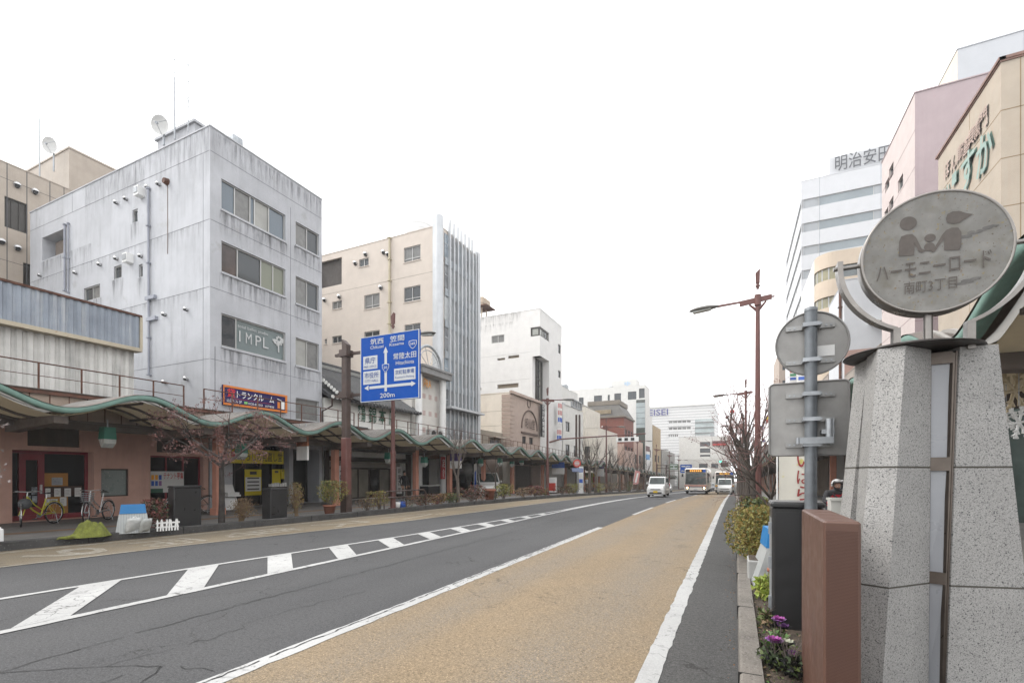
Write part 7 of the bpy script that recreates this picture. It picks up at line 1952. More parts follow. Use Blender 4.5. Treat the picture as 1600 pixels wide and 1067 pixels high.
# buses
def bus(label, X, Y, front, stripe, lit, led):
    t = thing('city_bus', label, 'bus', (X, Y, gz(Y)))
    w, H, L_ = 1.22, 3.02, 10.5
    mb = MB(); loft(mb, [(0.05, sect(w * .95, .34, 1.2, H - .16, w * .90, .12)), (.22, sect(w, .32, 1.2, H - .02, w * .97, .14)), (L_ - .2, sect(w, .32, 1.2, H, w * .97, .14)), (L_, sect(w * .96, .36, 1.2, H - .1, w * .92, .12))], front); mb.build('body', t, True)
    mb = MB(); mb.hexa([(-w * .93, .02, 1.15), (w * .93, .02, 1.15), (w * .93, .1, 1.15), (-w * .93, .1, 1.15), (-w * .88, .035, 2.46), (w * .88, .035, 2.46), (w * .88, .2, 2.46), (-w * .88, .2, 2.46)], cgl2); ws = mb.build('windscreen', t, True)
    mb = MB()
    for a in (-.55, .35): mb.tube([(a, .0, 1.2), (a + .35, .01, 1.95)], .018, grl, 4)
    mb.build('wiper', ws, True)
    mb = MB(); mb.box(-w * .88, w * .88, .03, .2, 2.50, 2.86, grl); dp_ = mb.build('destination_panel', t, True)
    mb = MB(); mb.box(-w * .50, w * .50, .018, .03, 2.58, 2.78, led)
    for i in range(5): mb.box(-.45 + .2 * i, -.37 + .2 * i, .012, .018, 2.58, 2.77, mat('led gap', (.10, .03, .005, 1), .5))
    mb.build('destination_display', dp_, True)
    mb = MB(); mb.box(w * .62, w * .86, .018, .03, 2.53, 2.83, M['txt_blue']); mb.build('route_plate', dp_, True)
    mb = MB(); mb.box(-w * .985, w * .985, .02, .06, .92, 1.10, stripe); mb.box(-w * .97, w * .97, .01, .05, .86, .92, mat('navy stripe', (.04, .045, .10, 1), .4)); mb.box(-w * .95, w * .95, .02, .06, .34, .46, grl); mb.build('stripe', t, True)
    for s in (-1, 1):
        mb = MB(); mb.box(s * w * .72 - .19, s * w * .72 + .19, .015, .06, .62, .86, grl); b_ = mb.build('lamp_surround', t, True)
        mb = MB(); mb.cyl((s * w * .74, .015, .74), (s * w * .74, -.01, .74), .10, .085, lit, 14); mb.build('headlight', b_, True)
        mb = MB(); mb.tube([(s * w * .9, .2, 2.75), (s * (w + .16), -.10, 2.7), (s * (w + .18), -.12, 2.3)], .02, grl, 5); mb.box(s * (w + .18) - .10, s * (w + .18) + .10, -.16, -.09, 2.0, 2.32, grl); mb.build('mirror', t, True)
        mb = MB()
        for k in range(6): mb.box(s * (w + .003) - .004, s * (w + .003) + .004, .8 + 1.6 * k, 2.2 + 1.6 * k, 1.3, 2.4, cgl)
        mb.build('side_window', t, True)
        wheel(t, s * (w - .16), 2.0, .48, .28); wheel(t, s * (w - .16), 7.6, .48, .28)
    mb = MB(); mb.box(-.2, .2, .0, .02, .50, .66, wpl); mb.build('number_plate', t, True)
    return t
litm = mat('lit headlamp', (1, .8, .5, 1), .3, var=0, emit=((1, .72, .38, 1), 5.0)); ledm = mat('orange display', (.8, .35, .05, 1), .4, var=0, emit=((1, .42, .06, 1), .45))
bus('white and pink striped city bus with lit headlights and orange display', -4.1, 58.0, mat('bus ivory paint', (.66, .63, .59, 1), .3, var=.03, coat=.4), mat('bus pink stripe', (.45, .24, .19, 1), .4), litm, ledm)
bus('yellow topped bus waiting behind the white minivan', -1.35, 71.5, mat('bus ivory paint', (0, 0, 0, 1)), mat('bus orange stripe', (.55, .28, .03, 1), .4), hl, mat('amber display', (.7, .4, .05, 1), .4, emit=((1, .5, .06, 1), .5)))

# ============ traffic signal, overhead signs at the far junction
t = thing('traffic_signal', 'green traffic signal on an arm beyond the near street trees', 'traffic light', (-.2, 96, gz(96) + .15))
mb = MB(); mb.cyl((1.2, 0, 0), (1.2, 0, 6.2), .10, .08, M['redbrown'], 10); mb.cyl((1.2, 0, 5.6), (-2.4, 0, 5.9), .05, .04, M['redbrown'], 8); mb.build('pole', t, True)
mb = MB(); mb.bev(-2.6, -1.2, -.14, .14, 5.15, 5.6, .05, M['steel']); hd = mb.build('signal_head', t, True)
for i, m_ in enumerate((mat('signal green', (.05, .5, .35, 1), .3, emit=((.1, 1, .65, 1), 2.0)), mat('signal amber off', (.12, .08, .02, 1), .4), mat('signal red off', (.12, .02, .02, 1), .4))):
    mb = MB(); mb.cyl((-1.42 - .42 * (2 - i) + .0, -.15, 5.37), (-1.42 - .42 * (2 - i), -.19, 5.37), .15, .15, m_, 14); mb.build('lens', hd, True)
def gantry(label, x, y, w, h, Y, m, side, bars=True):
    X = on_y(x, Y); z = zat(y, X, Y)
    t = thing('overhead_sign', label, 'road sign', (X, Y, gz(Y)))
    hw, hh = w * dep(X, Y) / FOC / 2, h * dep(X, Y) / FOC / 2; zl = z - gz(Y)
    mb = MB(); mb.box(-hw, hw, -.05, .05, zl - hh, zl + hh, m); b = mb.build('board', t, True)
    if bars:
        mb = MB()
        for i in range(2):
            for j in range(3): mb.box(-hw * .8 + hw * .85 * i, -hw * .1 + hw * .85 * i, -.065, -.05, zl + hh * (.7 - .55 * j) - hh * .28, zl + hh * (.7 - .55 * j), sw_ if j != 1 else m)
        mb.box(-.06, .06, -.066, -.051, zl - hh * .8, zl + hh * .5, sw_)
        mb.build('arrow_marking', b, True)
    px__ = side - X
    mb = MB(); mb.cyl((px__, .1, 0), (px__, .1, zl + hh), .14, .11, M['darkbrown'], 10)
    for q in (-.5, .5): mb.cyl((px__, .12, zl + hh * q), (0, .12, zl + hh * q), .06, .06, M['darkbrown'], 8)
    mb.build('gantry_post', t, True)
gantry('blue overhead direction sign above the bus roof', 1072, 732, 17, 13, 92, blue, -11.6)
gantry('green and yellow overhead sign beside the far lamp posts', 1053, 729, 13, 9, 84, mat('grey green board', (.10, .15, .10, 1), .5), -12.1)
gantry('dark brown overhead board over the near kerb lane', 1132, 725.5, 11, 8, 104, M['darkbrown'], 1.3, False)
# signboard frame on two tall posts, red ring signs, wires arm
t = thing('billboard', 'steel frame signboard on two dark posts before the pale cream building', 'sign', (-15.5, 57, gz(57)))
for x in (900.5, 905.5):
    X = -15.5; Y = on_x(x, X); mb = MB(); zt = zat(648, X, Y); mb.cyl((X, Y, gz(57)), (X, Y, zt), .11, .11, M['darkbrown'], 10); mb.build('post', t)
mb = MB(); ya_, yb_ = on_x(893, -15.5), on_x(908, -15.5); za, zb = zat(640, -15.5, 57), zat(650, -15.5, 57)
for z in (za, zb): mb.box(-15.6, -15.4, ya_, yb_, z - .06, z + .06, M['steel'])
for i in range(5): y = lerp(ya_, yb_, i / 4); mb.box(-15.58, -15.42, y - .05, y + .05, zb, za, M['steel'])
mb.box(-15.55, -15.52, ya_, yb_, zb, za, mat('grey back panel', (.3, .3, .3, 1), .6)); mb.build('frame', t)
X = -13.15; Y = 16.3 + 18.35
t = thing('bracket_sign', 'long red brown horizontal arm with small white sign off the second far lamp', 'sign arm', (X, Y, gz(Y)))
z_ = zat(689, X, Y) - gz(Y)
mb = MB(); mb.tube([(.12, 0, z_ - .1), (1.0, 0, z_ + .12), (7.4, 0, z_ + .32)], [.07, .055, .04], M['redbrown'], 8); mb.build('arm', t, True)
mb = MB(); mb.box(5.3, 6.9, -.03, .03, z_ - .22, z_ + .12, M['white']); b = mb.build('board', t, True)
mb = MB()
for i in range(3): mb.box(5.45 + .45 * i, 5.7 + .45 * i, -.04, -.03, z_ - .15, z_ + .06, M['txt_black'])
mb.build('marking', b, True)
t = thing('round_road_sign', 'red ringed round road sign with blue plate on a grey pole', 'road sign', (-12.75, on_x(902, -12.75), gz(45)))
Y = t.location.y; z0 = gz(Y)
mb = MB(); mb.cyl((0, 0, 0), (0, 0, zat(713, -12.75, Y) - z0), .05, .05, M['steel'], 10); mb.build('pole', t, True)
zc = zat(722, -12.75, Y) - z0
mb = MB(); mb.cyl((0, -.06, zc), (0, -.09, zc), .36, .36, RD, 24); d_ = mb.build('disc', t, True)
mb = MB(); mb.cyl((0, -.09, zc), (0, -.095, zc), .25, .25, mat('pale red', (.5, .3, .28, 1), .5), 24); mb.box(-.2, .2, -.10, -.096, zc - .05, zc + .05, sw_); mb.build('symbol', d_, True)
mb = MB(); mb.box(-.48, .48, -.09, -.06, zc - .75, zc - .42, mat('pale blue plate', (.22, .27, .42, 1), .5)); mb.build('plate', t, True)
# pink sign stack and others hung on the far facades
def wallsign(label, x0, y0, x1, y1, X, cols, chars=None, cm=None, vert=True):
    F_ = Fac('x', X); ya, yb = on_x(x0, X), on_x(x1, X); z1, z0 = zat(y0, X, ya), zat(y1, X, ya)
    t = thing('shop_sign', label, 'sign', (X, ya, z0))
    mb = MB(); mb.box(X - .1, X + .12, ya, yb, z0, z1, cols[0]); b = mb.build('board', t)
    if len(cols) > 1:
        for i in range(1, len(cols)):
            mb = MB(); a_, b_ = lerp(z0, z1, (i - 1) / (len(cols) - 1) + .06), lerp(z0, z1, i / (len(cols) - 1) - .06)
            mb.box(X - .08, X + .10, ya - .012, ya - .001, a_, b_, cols[i]); F_.box(mb, ya + .05, yb - .05, a_, b_, .121, .13, cols[i]); mb.build('print_panel', b)
    if chars:
        mb = MB(); n = len(chars)
        for i, ch in enumerate(chars):
            if vert: F_.text(mb, ch, (lerp(ya, yb, .12), lerp(ya, yb, .88), lerp(z1, z0, (i + .9) / n), lerp(z1, z0, (i + .1) / n)), cm, n=.125, bold=.02)
            else: F_.text(mb, ch, (lerp(ya, yb, (i + .08) / n), lerp(ya, yb, (i + .92) / n), lerp(z0, z1, .18), lerp(z0, z1, .82)), cm, n=.125, bold=.02)
        mb.build('lettering', b)
    return t
pkp = mat('pale pink print', (.55, .25, .24, 1), .5)
wallsign('black vertical sign with white characters on the white building', 845.5, 632, 849.5, 682, FX + .45, (M['black'],), 'ひかり整骨院', M['txt_white'])
wallsign('projecting white sign with pink and blue prints', 871.5, 670, 876, 688, FX + .6, (M['white'], BL, pkp))
wallsign('pink and blue sign stack high on the narrow white building', 873, 628, 877, 661, FX + .6, (M['white'], BL, pkp, pkp))
wallsign('tall white sign with blue square near the glass column', 1009.5, 694, 1014.5, 733, FX + 1.2, (M['white'], M['white'], mat('sky blue print', (.06, .28, .62, 1), .5), mat('dark red banner', (0, 0, 0, 1))))
# yellow shop banner and posters
X = FX + .42
F = Fac('x', X)
ya, yb = on_x(357, X), on_x(443, X); z1 = zat(690, X, ya) - .28; z0 = z1 - .62
t = thing('yellow_banner', 'long yellow shop banner with black characters under the arcade', 'banner', (X, ya, z0))
mb = MB(); mb.box(X - .06, X, ya, yb, z0, z1, M['yellow']); b = mb.build('board', t)
mb = MB(); F.text(mb, 'くらしの見直し堂', (lerp(ya, yb, .20), lerp(ya, yb, .97), lerp(z0, z1, .16), lerp(z0, z1, .84)), M['txt_black'], n=.001, bold=.01); mb.cyl((X, lerp(ya, yb, .09), lerp(z0, z1, .62)), (X + .008, lerp(ya, yb, .09), lerp(z0, z1, .62)), .14, .14, M['txt_red'], 16); mb.build('lettering', b)
def poster(label, x0, y0, x1, y1, X, base, band=None, lines=0, m2=None):
    F_ = Fac('x', X); r = F_.px(x0, y0, x1, y1)
    t = thing('shop_poster', label, 'poster', F_.p(r[0], r[2], 0))
    mb = MB(); F_.box(mb, *r, 0, .02, base); b = mb.build('sheet', t)
    mb = MB()
    if band: F_.box(mb, r[0] + .03, r[1] - .03, lerp(r[2], r[3], .16), lerp(r[2], r[3], .70), .02, .026, band)
    for i in range(lines): v = lerp(r[2], r[3], .24 + .42 * i / max(1, lines - 1)); F_.box(mb, r[0] + .12, r[1] - .12, v - .03, v + .03, .026, .03, m2 or M['txt_black'])
    F_.box(mb, lerp(r[0], r[1], .3), lerp(r[0], r[1], .7), lerp(r[2], r[3], .80), lerp(r[2], r[3], .92), .02, .03, m2 or M['txt_black'])
    mb.build('print', b)
Xp = FX - .34
poster('yellow poster with white panel of text lines in the shop window', 382, 733, 408, 774, Xp, M['yellow'], M['paper'], 4)
poster('small plain yellow poster by the shop window edge', 425, 733, 438, 760, Xp, M['yellow'], None, 0)
poster('narrow yellow strip poster behind the other yellow poster', 439, 733, 444, 748, Xp, M['yellow'])
poster('small yellow poster beside the tree trunk', 344, 745, 349, 759, FX + .05, M['yellow'])
t = thing('display_stand', 'white folding display stand at the yellow shop entrance', 'stand', (FX + .7, on_x(358, FX + .7), .15))
mb = MB(); mb.hexa([(-.05, -.3, 0), (.25, -.3, 0), (.25, .3, 0), (-.05, .3, 0), (-.2, -.22, 1.05), (-.1, -.22, 1.05), (-.1, .22, 1.05), (-.2, .22, 1.05)], M['white']); mb.build('panel', t, True)
mb = MB(); mb.box(.0, .35, -.28, .28, .55, .62, M['white']); mb.box(.05, .3, -.25, .25, .621, .72, M['paper']); mb.build('leaflet_shelf', t, True)
t = thing('leaflet_box', 'row of white leaflets on top of the second black cabinet shelf', 'leaflets', (FX + 1.2, on_x(434, FX + 1.2), .95))
mb = MB(); mb.box(-.15, .15, -.4, .4, -.8, .12, M['alu_dark']); mb.build('table', t, True)
mb = MB()
for i in range(6): mb.box(-.12 + .01 * i, .12, -.38 + .13 * i, -.28 + .13 * i, .121, .24 + .03 * (i % 3), M['paper'])
mb.build('leaflet', t, True)
for i, (x, lab, ch) in enumerate([(534, 'white vertical sign with black characters beside the brown gantry post', 'お茶'), (624, 'white vertical sign with black characters beside the red lamp post', '創業百年')]):
    X = FX + .25; F_ = Fac('x', X); y = on_x(x, X)
    t = thing('vertical_sign', lab, 'sign', (X, y, .15)); mb = MB(); mb.box(X - .05, X, y - .22, y + .22, .35, 2.1, M['white']); b = mb.build('board', t)
    mb = MB(); n = len(ch)
    for k, c_ in enumerate(ch): F_.text(mb, c_, (y - .16, y + .16, 2.05 - 1.65 * (k + .9) / n, 2.05 - 1.65 * (k + .1) / n), M['txt_black'], n=.0, bold=.02)
    mb.build('lettering', b)
    mb = MB(); mb.box(X - .08, X + .1, y - .2, y + .2, .15, .35, M['alu_dark']); mb.build('foot', t)
# red vertical banner, red and white stand, far flags
X = FX + 2.0; Y = on_x(692, X)
t = thing('vertical_banner', 'red vertical hanging banner between the salmon posts', 'banner', (X, Y, 1.3)); mb = MB(); mb.box(-.05, .05, -.22, .22, 0, 1.5, mat('banner red', (.42, .03, .035, 1), .6)); b = mb.build('cloth', t, True)
mb = MB(); Fq = Fac('x', .05)
for k, c_ in enumerate('定食'): Fq.text(mb, c_, (-.15, .15, 1.4 - .68 * (k + .9), 1.4 - .68 * (k + .05)), M['txt_white'], n=0, bold=.02)
mb.build('lettering', b, True)
X = -15.0; Y = on_x(863, X); t = thing('signboard_stand', 'white and red pavement signboard past the second far lamp', 'sign', (X, Y, .15 + gz(Y)))
mb = MB(); mb.bev(-.4, .4, -.06, .06, .1, 1.45, .03, M['white']); mb.build('board', t, True); mb = MB(); mb.box(-.34, .34, -.075, -.061, .25, .95, RD); mb.build('print_panel', t, True); mb = MB(); mb.box(-.4, .4, -.2, .2, 0, .1, M['black']); mb.build('foot', t, True)
X = -12.9; Y = on_x(987, X); t = thing('flag', 'slanting pink and white shop flag before the red brick building', 'flag', (X, Y, .15 + gz(Y)))
mb = MB(); mb.tube([(0, 0, 0), (.45, .2, 3.0)], .025, M['white'], 6); mb.build('pole', t, True); mb = MB(); mb.hexa([(.12, .05, .9), (.85, .2, 1.0), (.85, .22, 1.0), (.12, .07, .9), (.42, .18, 2.9), (1.1, .33, 2.7), (1.1, .35, 2.7), (.42, .2, 2.9)], pkp); c_ = mb.build('cloth', t, True)
mb = MB(); mb.hexa([(.40, .09, 1.2), (.62, .13, 1.2), (.62, .10, 1.2), (.40, .06, 1.2), (.68, .2, 2.5), (.9, .25, 2.5), (.9, .2, 2.5), (.68, .15, 2.5)], M['txt_white']); mb.build('print', c_, True)
X = -13.2; Y = on_x(908, X); t = thing('bus_stop', 'white and blue bus stop post on the far kerb', 'bus stop', (X, Y, .15 + gz(Y)))
mb = MB(); mb.box(-.25, .25, -.12, .12, 0, .2, M['white']); mb.box(-.22, .22, -.05, .05, .2, 2.55, M['white']); mb.build('board', t, True); mb = MB()
for i in range(4): mb.box(-.18, .18, -.065, -.051, .5 + .5 * i, .85 + .5 * i, BL if i % 2 else M['paper'])
mb.build('timetable', t, True)
for i, (x, lab, c1, c2) in enumerate([(918, 'yellow green lit shop panel beyond the bus stop', G_yel, M['yellow']), (925, 'orange yellow lit shop panel beyond the bus stop', mat('amber panel', (.6, .36, .03, 1), .5), M['txt_red'])]):
    X = -17.5; Y = on_x(x, X); t = thing('lit_sign', lab, 'sign', (X, Y, .15 + gz(Y))); mb = MB(); mb.box(-.7, .7, -.1, .1, .5, 2.4, c1); mb.build('board', t, True); mb = MB(); mb.box(-.4, .4, -.115, -.101, 1.2, 1.9, c2); mb.build('print_panel', t, True); mb = MB(); mb.box(-.6, .6, -.15, .15, 0, .5, M['black']); mb.build('foot', t, True)

# ============ bicycles
def bicycle(label, x, y, dirv, fm, basket, lean=.06, z=.15, steer=0.3):
    rot = math.atan2(dirv[1], dirv[0])
    t = thing('bicycle', label, 'bicycle', (x, y, z), None, rot)
    r = .325
    def whl(cx, st):
        def W(q, a, off=0): # wheel point
            dx = q * math.cos(a); return Vector((cx + dx * math.cos(st) - off * math.sin(st), dx * math.sin(st) + off * math.cos(st), r + q * math.sin(a)))
        mb = MB(); mb.tube([W(r - .018, 2 * math.pi * i / 28) for i in range(28)], .020, M['tyre'], 6, True); w = mb.build('wheel', t, True)
        mb = MB(); mb.tube([W(r - .045, 2 * math.pi * i / 28) for i in range(28)], .011, M['vent'], 5, True)
        for i in range(14): mb.tube([W(.02, 2 * math.pi * i / 14, .02 * (-1) ** i), W(r - .045, 2 * math.pi * (i + .3) / 14)], .0022, M['vent'], 3)
        mb.cyl(W(0, 0, -.04), W(0, 0, .04), .022, .022, M['steel'], 8); mb.build('rim', w, True)
        mb = MB(); mb.tube([W(r + .03, R(a)) for a in range(-10, 150, 12)] if cx > 0 else [W(r + .03, R(a)) for a in range(20, 200, 12)], .014, fm if cx < 0 else M['vent'], 5); mb.build('mudguard', w, True)
    whl(.55, steer); whl(-.52, 0)
    mb = MB(); bb = Vector((-.08, 0, .29)); hd0, hd1 = Vector((.40, 0, .66)), Vector((.36, 0, .86)); st0 = Vector((-.25, 0, .76)); ra = Vector((-.52, 0, r))
    mb.tube([hd0, Vector((.16, 0, .44)), bb], .022, fm, 7); mb.tube([hd1, Vector((.12, 0, .60)), bb + Vector((-.06, 0, .14))], .017, fm, 7); mb.tube([bb, st0], .017, fm, 7); mb.tube([hd0, hd1], .022, fm, 8)
    for s in (-1, 1): mb.tube([bb, ra + Vector((0, .05 * s, 0))], .010, fm, 5); mb.tube([st0 - Vector((0, 0, .1)), ra + Vector((0, .05 * s, 0))], .009, fm, 5)
    for s in (-1, 1): mb.tube([hd0, Vector((.46, .05 * s, .55)), Vector((.55, .055 * s, r))], .012, fm if basket is None else M['vent'], 5)
    mb.build('frame', t, True)
    mb = MB(); mb.tube([hd1, Vector((.34, 0, .98))], .014, M['vent'], 6)
    cs, sn_ = math.cos(steer), math.sin(steer)
    hb = lambda a, b, c: Vector((.34 + a * cs - b * sn_, a * sn_ + b * cs, c))
    mb.tube([hb(-.16, -.27, .98), hb(.03, -.24, 1.0), hb(.05, 0, .98), hb(.03, .24, 1.0), hb(-.16, .27, .98)], .012, M['vent'], 6)
    for s in (-1, 1): mb.tube([hb(-.18, .27 * s, .98), hb(-.06, .255 * s, .99)], .018, M['black'], 6)
    mb.build('handlebar', t, True)
    mb = MB(); mb.tube([st0, Vector((-.28, 0, .88))], .013, M['vent'], 6)
    mb.add([(-.42, -.09, .90), (-.42, .09, .90), (-.30, .07, .91), (-.12, .02, .92), (-.12, -.02, .92), (-.30, -.07, .91), (-.40, 0, .95), (-.28, 0, .94), (-.13, 0, .93)], [(0, 1, 6), (1, 2, 7, 6), (2, 3, 8, 7), (3, 4, 8), (4, 5, 7, 8), (5, 0, 6, 7), (0, 5, 4, 3, 2, 1)], M['black']); mb.build('saddle', t, True)
    mb = MB(); mb.cyl(bb + Vector((0, -.03, 0)), bb + Vector((0, .05, 0)), .02, .02, M['steel'], 8); mb.cyl(bb + Vector((0, -.045, 0)), bb + Vector((0, -.04, 0)), .085, .085, M['steel'], 16)
    for s in (-1, 1): e = bb + Vector((.11 * s, -.07 * s, -.11 * s)); mb.tube([bb + Vector((0, -.05 * s, 0)), e], .009, M['steel'], 5); mb.box(e.x - .045, e.x + .045, e.y - .05, e.y + .05, e.z - .012, e.z + .012, M['black'])
    mb.build('pedal', t, True)
    if basket is not None:
        mb = MB()
        for k in range(5):
            q = k / 4; h = .66 + .26 * q; w = .12 + .04 * q; l = .11 + .04 * q
            mb.tube([hb(.14 + .14 - l, -w, h), hb(.14 + .14 + l, -w, h), hb(.28 + l, w, h), hb(.28 - l, w, h)], .005, basket, 4, True)
        for k in range(16):
            a = 2 * math.pi * k / 16; mb.tube([hb(.28 + .11 * math.cos(a), .12 * math.sin(a), .66), hb(.28 + .16 * math.cos(a), .17 * math.sin(a), .92)], .004, basket, 3)
        mb.build('basket', t, True)
    mb = MB(); mb.tube([Vector((-.50, .06, r)), Vector((-.46, .17, 0.0))], .010, M['steel'], 5); mb.build('stand', t, True)
    return t
yb_ = mat('yellow bicycle paint', (.50, .46, .03, 1), .35, var=.03)
bicycle('yellow bicycle with dark grey basket parked before the red framed door', -18.45, 6.75, (.50, -.87), yb_, None, steer=.75)
bicycle('silver bicycle with wire basket leaning by the frosted notice case', -18.15, 8.05, (.60, -.80), M['vent'], M['steel'], steer=.25)
bicycle('dark bicycle mostly hidden behind the first black cabinet', -18.6, 11.2, (-.35, -.94), M['black'], None)
t = thing('bag', 'dark grey bag lying in the front of the yellow bicycle', 'bag', (-18.15, 6.35, .78)); mb = MB(); mb.lathe([(.02, .17), (.10, .15), (.15, .06), (.14, -.05), (.08, -.12), (.01, -.13)], mat('grey cloth', (.08, .085, .09, 1), .9, var=.2, vscale=8), (0, 0, 0), 12); mb.build('bag_body', t, True)
mb = MB(); mb.tube([(-.08, 0, .14), (-.06, 0, .24), (.06, 0, .24), (.08, 0, .14)], .012, M['black'], 5); mb.build('strap', t, True)
# ============ small things on the far pavement
def ground_pt(x, y, z=.15):
    d = (CAMZ - z) * FOC / (y - HZ); return ud((x - CX) / FOC * d, d)
gx_, gy_ = ground_pt(142, 838)
t = thing('net_heap', 'crumpled lime green net heaped on the far pavement', 'net', (gx_, gy_, .155))
net = mat('lime green net', (.155, .17, .030, 1), .9, var=.3, vscale=9, bump=(30, .8), speck=[(45, (.10, .12, .02, 1), .58, .05)])
mb = MB(); n, m_ = 40, 18; vs = []
random.seed(4)
for i in range(m_ + 1):
    for j in range(n):
        a = 2 * math.pi * j / n; q = i / m_
        rr = (.44 + .05 * math.sin(3 * a + 1) + .03 * math.sin(7 * a)) * q
        X_, Y_ = rr * math.cos(a) * .62, rr * math.sin(a)
        h = (.33 * math.exp(-((Y_ + .10) / .17) ** 2) + .25 * math.exp(-((Y_ - .22) / .17) ** 2) + .05) * (1 - q ** 3)
        h += (.030 * math.sin(22 * X_ + 9 * Y_) + .026 * math.sin(31 * Y_ - 14 * X_) + random.uniform(-.012, .012)) * (1 - q ** 4)
        vs.append((X_, Y_, max(0, h)))
mb.add(vs, [(i * n + j, i * n + (j + 1) % n, i * n + n + (j + 1) % n, i * n + n + j) for i in range(m_) for j in range(n)], net, True); mb.build('net', t, True)
mb = MB(); mb.tube([(.05, -.38, .03), (.08, -.5, .03), (.02, -.6, .03), (.07, -.66, .01)], [.05, .04, .03, .01], net, 6); mb.build('rope', t, True)
def abox(label, loc, rot, s=1.0, bags=True):
    t = thing('sandwich_board', label, 'sign', loc, 'blue topped white boards in the planting strips', rot)
    gp = mat('grey plastic board', (.33, .345, .34, 1), .6, var=.1, wave=(6, (.26, .27, .27, 1), 'X'))
    mb = MB(); mb.hexa([(-.44 * s, -.24, 0), (.44 * s, -.24, 0), (.44 * s, .24, 0), (-.44 * s, .24, 0), (-.36 * s, -.07, .62 * s), (.36 * s, -.07, .62 * s), (.36 * s, .07, .62 * s), (-.36 * s, .07, .62 * s)], gp); mb.build('lower_panel', t, True)
    mb = MB(); mb.hexa([(-.345 * s, -.085, .622 * s), (.345 * s, -.085, .622 * s), (.345 * s, .085, .622 * s), (-.345 * s, .085, .622 * s), (-.31 * s, -.05, .92 * s), (.31 * s, -.05, .92 * s), (.31 * s, .05, .92 * s), (-.31 * s, .05, .92 * s)], mat('bright blue plastic', (.01, .145, .36, 1), .5, var=.05)); mb.build('upper_panel', t, True)
    return t
gx_, gy_ = ground_pt(208, 833)
abox('blue topped grey board with white bags beside the lime net', (gx_ - .2, gy_ + .1, .155), R(62), .78)
for i, (x, w) in enumerate(((203, .42), (222, .34))):
    X, Y = ground_pt(x, 832.5); t = thing('white_bag', ['larger white plastic bag leaning on the blue topped board', 'smaller greyish bag beside the large white one'][i], 'bag', (X + .12, Y, .155))
    mb = MB(); vs = []; n = 9; m_ = 9
    for k in range(m_):
        for j in range(n):
            u, v = j / (n - 1) * 2 - 1, k / (m_ - 1) * 2 - 1
            th = .075 * (max(0, (1 - u ** 4) * (1 - v ** 4)) ** .5) * random.uniform(.75, 1.1)
            for sd in (1, -1): vs.append((sd * th + .14 * (1 - v) * .5 * -1 + .1, u * (.17 if i == 0 else .13) * (1 - .08 * v * v) + random.uniform(-.008, .008), .20 + v * (.19 if i == 0 else .17) + random.uniform(-.008, .008)))
    g_ = lambda k, j, sd: 2 * (k * n + j) + sd
    mb.add(vs, [(g_(k, j, sd), g_(k, j + 1, sd), g_(k + 1, j + 1, sd), g_(k + 1, j, sd)) for sd in (0, 1) for k in range(m_ - 1) for j in range(n - 1)], mat('white plastic bag', (.50, .51, .50, 1), .5, var=.12, vscale=9) if i == 0 else mat('grey plastic bag', (.36, .37, .36, 1), .5, var=.12, vscale=9), True); mb.build('bag_body', t, True)
    mb = MB(); mb.tube([(.09, -.05, w * .88), (.10, -.03, w * .98), (.10, .03, w * .98), (.09, .05, w * .88)], .010, M['white'], 5); mb.build('handle', t, True)
X, Y = ground_pt(262, 829)
t = thing('picket_fence', 'tiny white picket fence before the black cabinet', 'fence', (X, Y, .155), None, R(72))
for i in range(8):
    mb = MB(); u = -.22 + .063 * i; lean = .03 * math.sin(i * 2.3); mb.prism([(u - .017, 0), (u + .017, 0), (u + .017 + lean, .26), (u + lean, .31), (u - .017 + lean, .26)], lambda a, b, tt: (a, tt, b), -.01, .01, M['white']); mb.build('picket', t, True)
mb = MB(); mb.box(-.25, .25, .011, .025, .08, .12, M['white']); mb.box(-.25, .27, .011, .025, .19, .23, M['white']); mb.build('rail', t, True)
X, Y = -13.9, on_x(620, -13.6)
t = thing('guard_rail', 'dark tubular guard rail at the far kerb by the lamp post', 'railing', (kl(Y) - .25, Y, .17), None, 0)
mb = MB()
for z in (.75, .48): mb.tube([(0, -1.3, z), (0, 1.3, z)], .03, M['darkbrown'], 8)
mb.tube([(0, 1.3, .75), (0, 1.45, .6), (0, 1.45, 0)], .03, M['darkbrown'], 8); mb.tube([(0, -1.3, .75), (0, -1.45, .6), (0, -1.45, 0)], .03, M['darkbrown'], 8); mb.build('rail', t, True)
mb = MB(); mb.tube([(0, 0, 0), (0, 0, .75)], .025, M['darkbrown'], 8); mb.build('post', t, True)
for lab, x, y, m_, r_ in (('small white bucket by the foot of the red lamp post', 620, 790, M['white'], .16), ('small blue bag next to the white bucket', 629, 791, BL, .17)):
    X = kl(18) - .55; Y = on_x(x, X); t = thing('bucket' if 'bucket' in lab else 'blue_bag', lab, 'container', (X, Y, .155)); mb = MB(); mb.lathe([(0, 0), (r_ * .8, 0), (r_, .26), (r_ * .9, .27), (r_ * .85, .2), (0, .18)], m_, (0, 0, 0), 14); mb.build('vessel', t, True)
    mb = MB(); mb.tube([(-r_, 0, .26), (-r_ * .5, 0, .36), (r_ * .5, 0, .36), (r_, 0, .26)], .01, M['steel'], 5); mb.build('handle', t, True)
X = kl(27) - .5; Y = on_x(765, X); t = thing('planter_tub', 'terracotta tub standing before the white car', 'plant pot', (X, Y, .17 + gz(Y)))
mb = MB(); mb.lathe([(0, 0), (.24, 0), (.30, .5), (.36, .5), (.36, .62), (.28, .62), (.26, .52), (0, .52)], M['terracotta'], (0, 0, 0), 18); mb.build('tub', t, True); mb = MB(); mb.lathe([(0, .54), (.27, .53)], M['soil'], (0, 0, 0), 18); mb.build('soil', t, True)
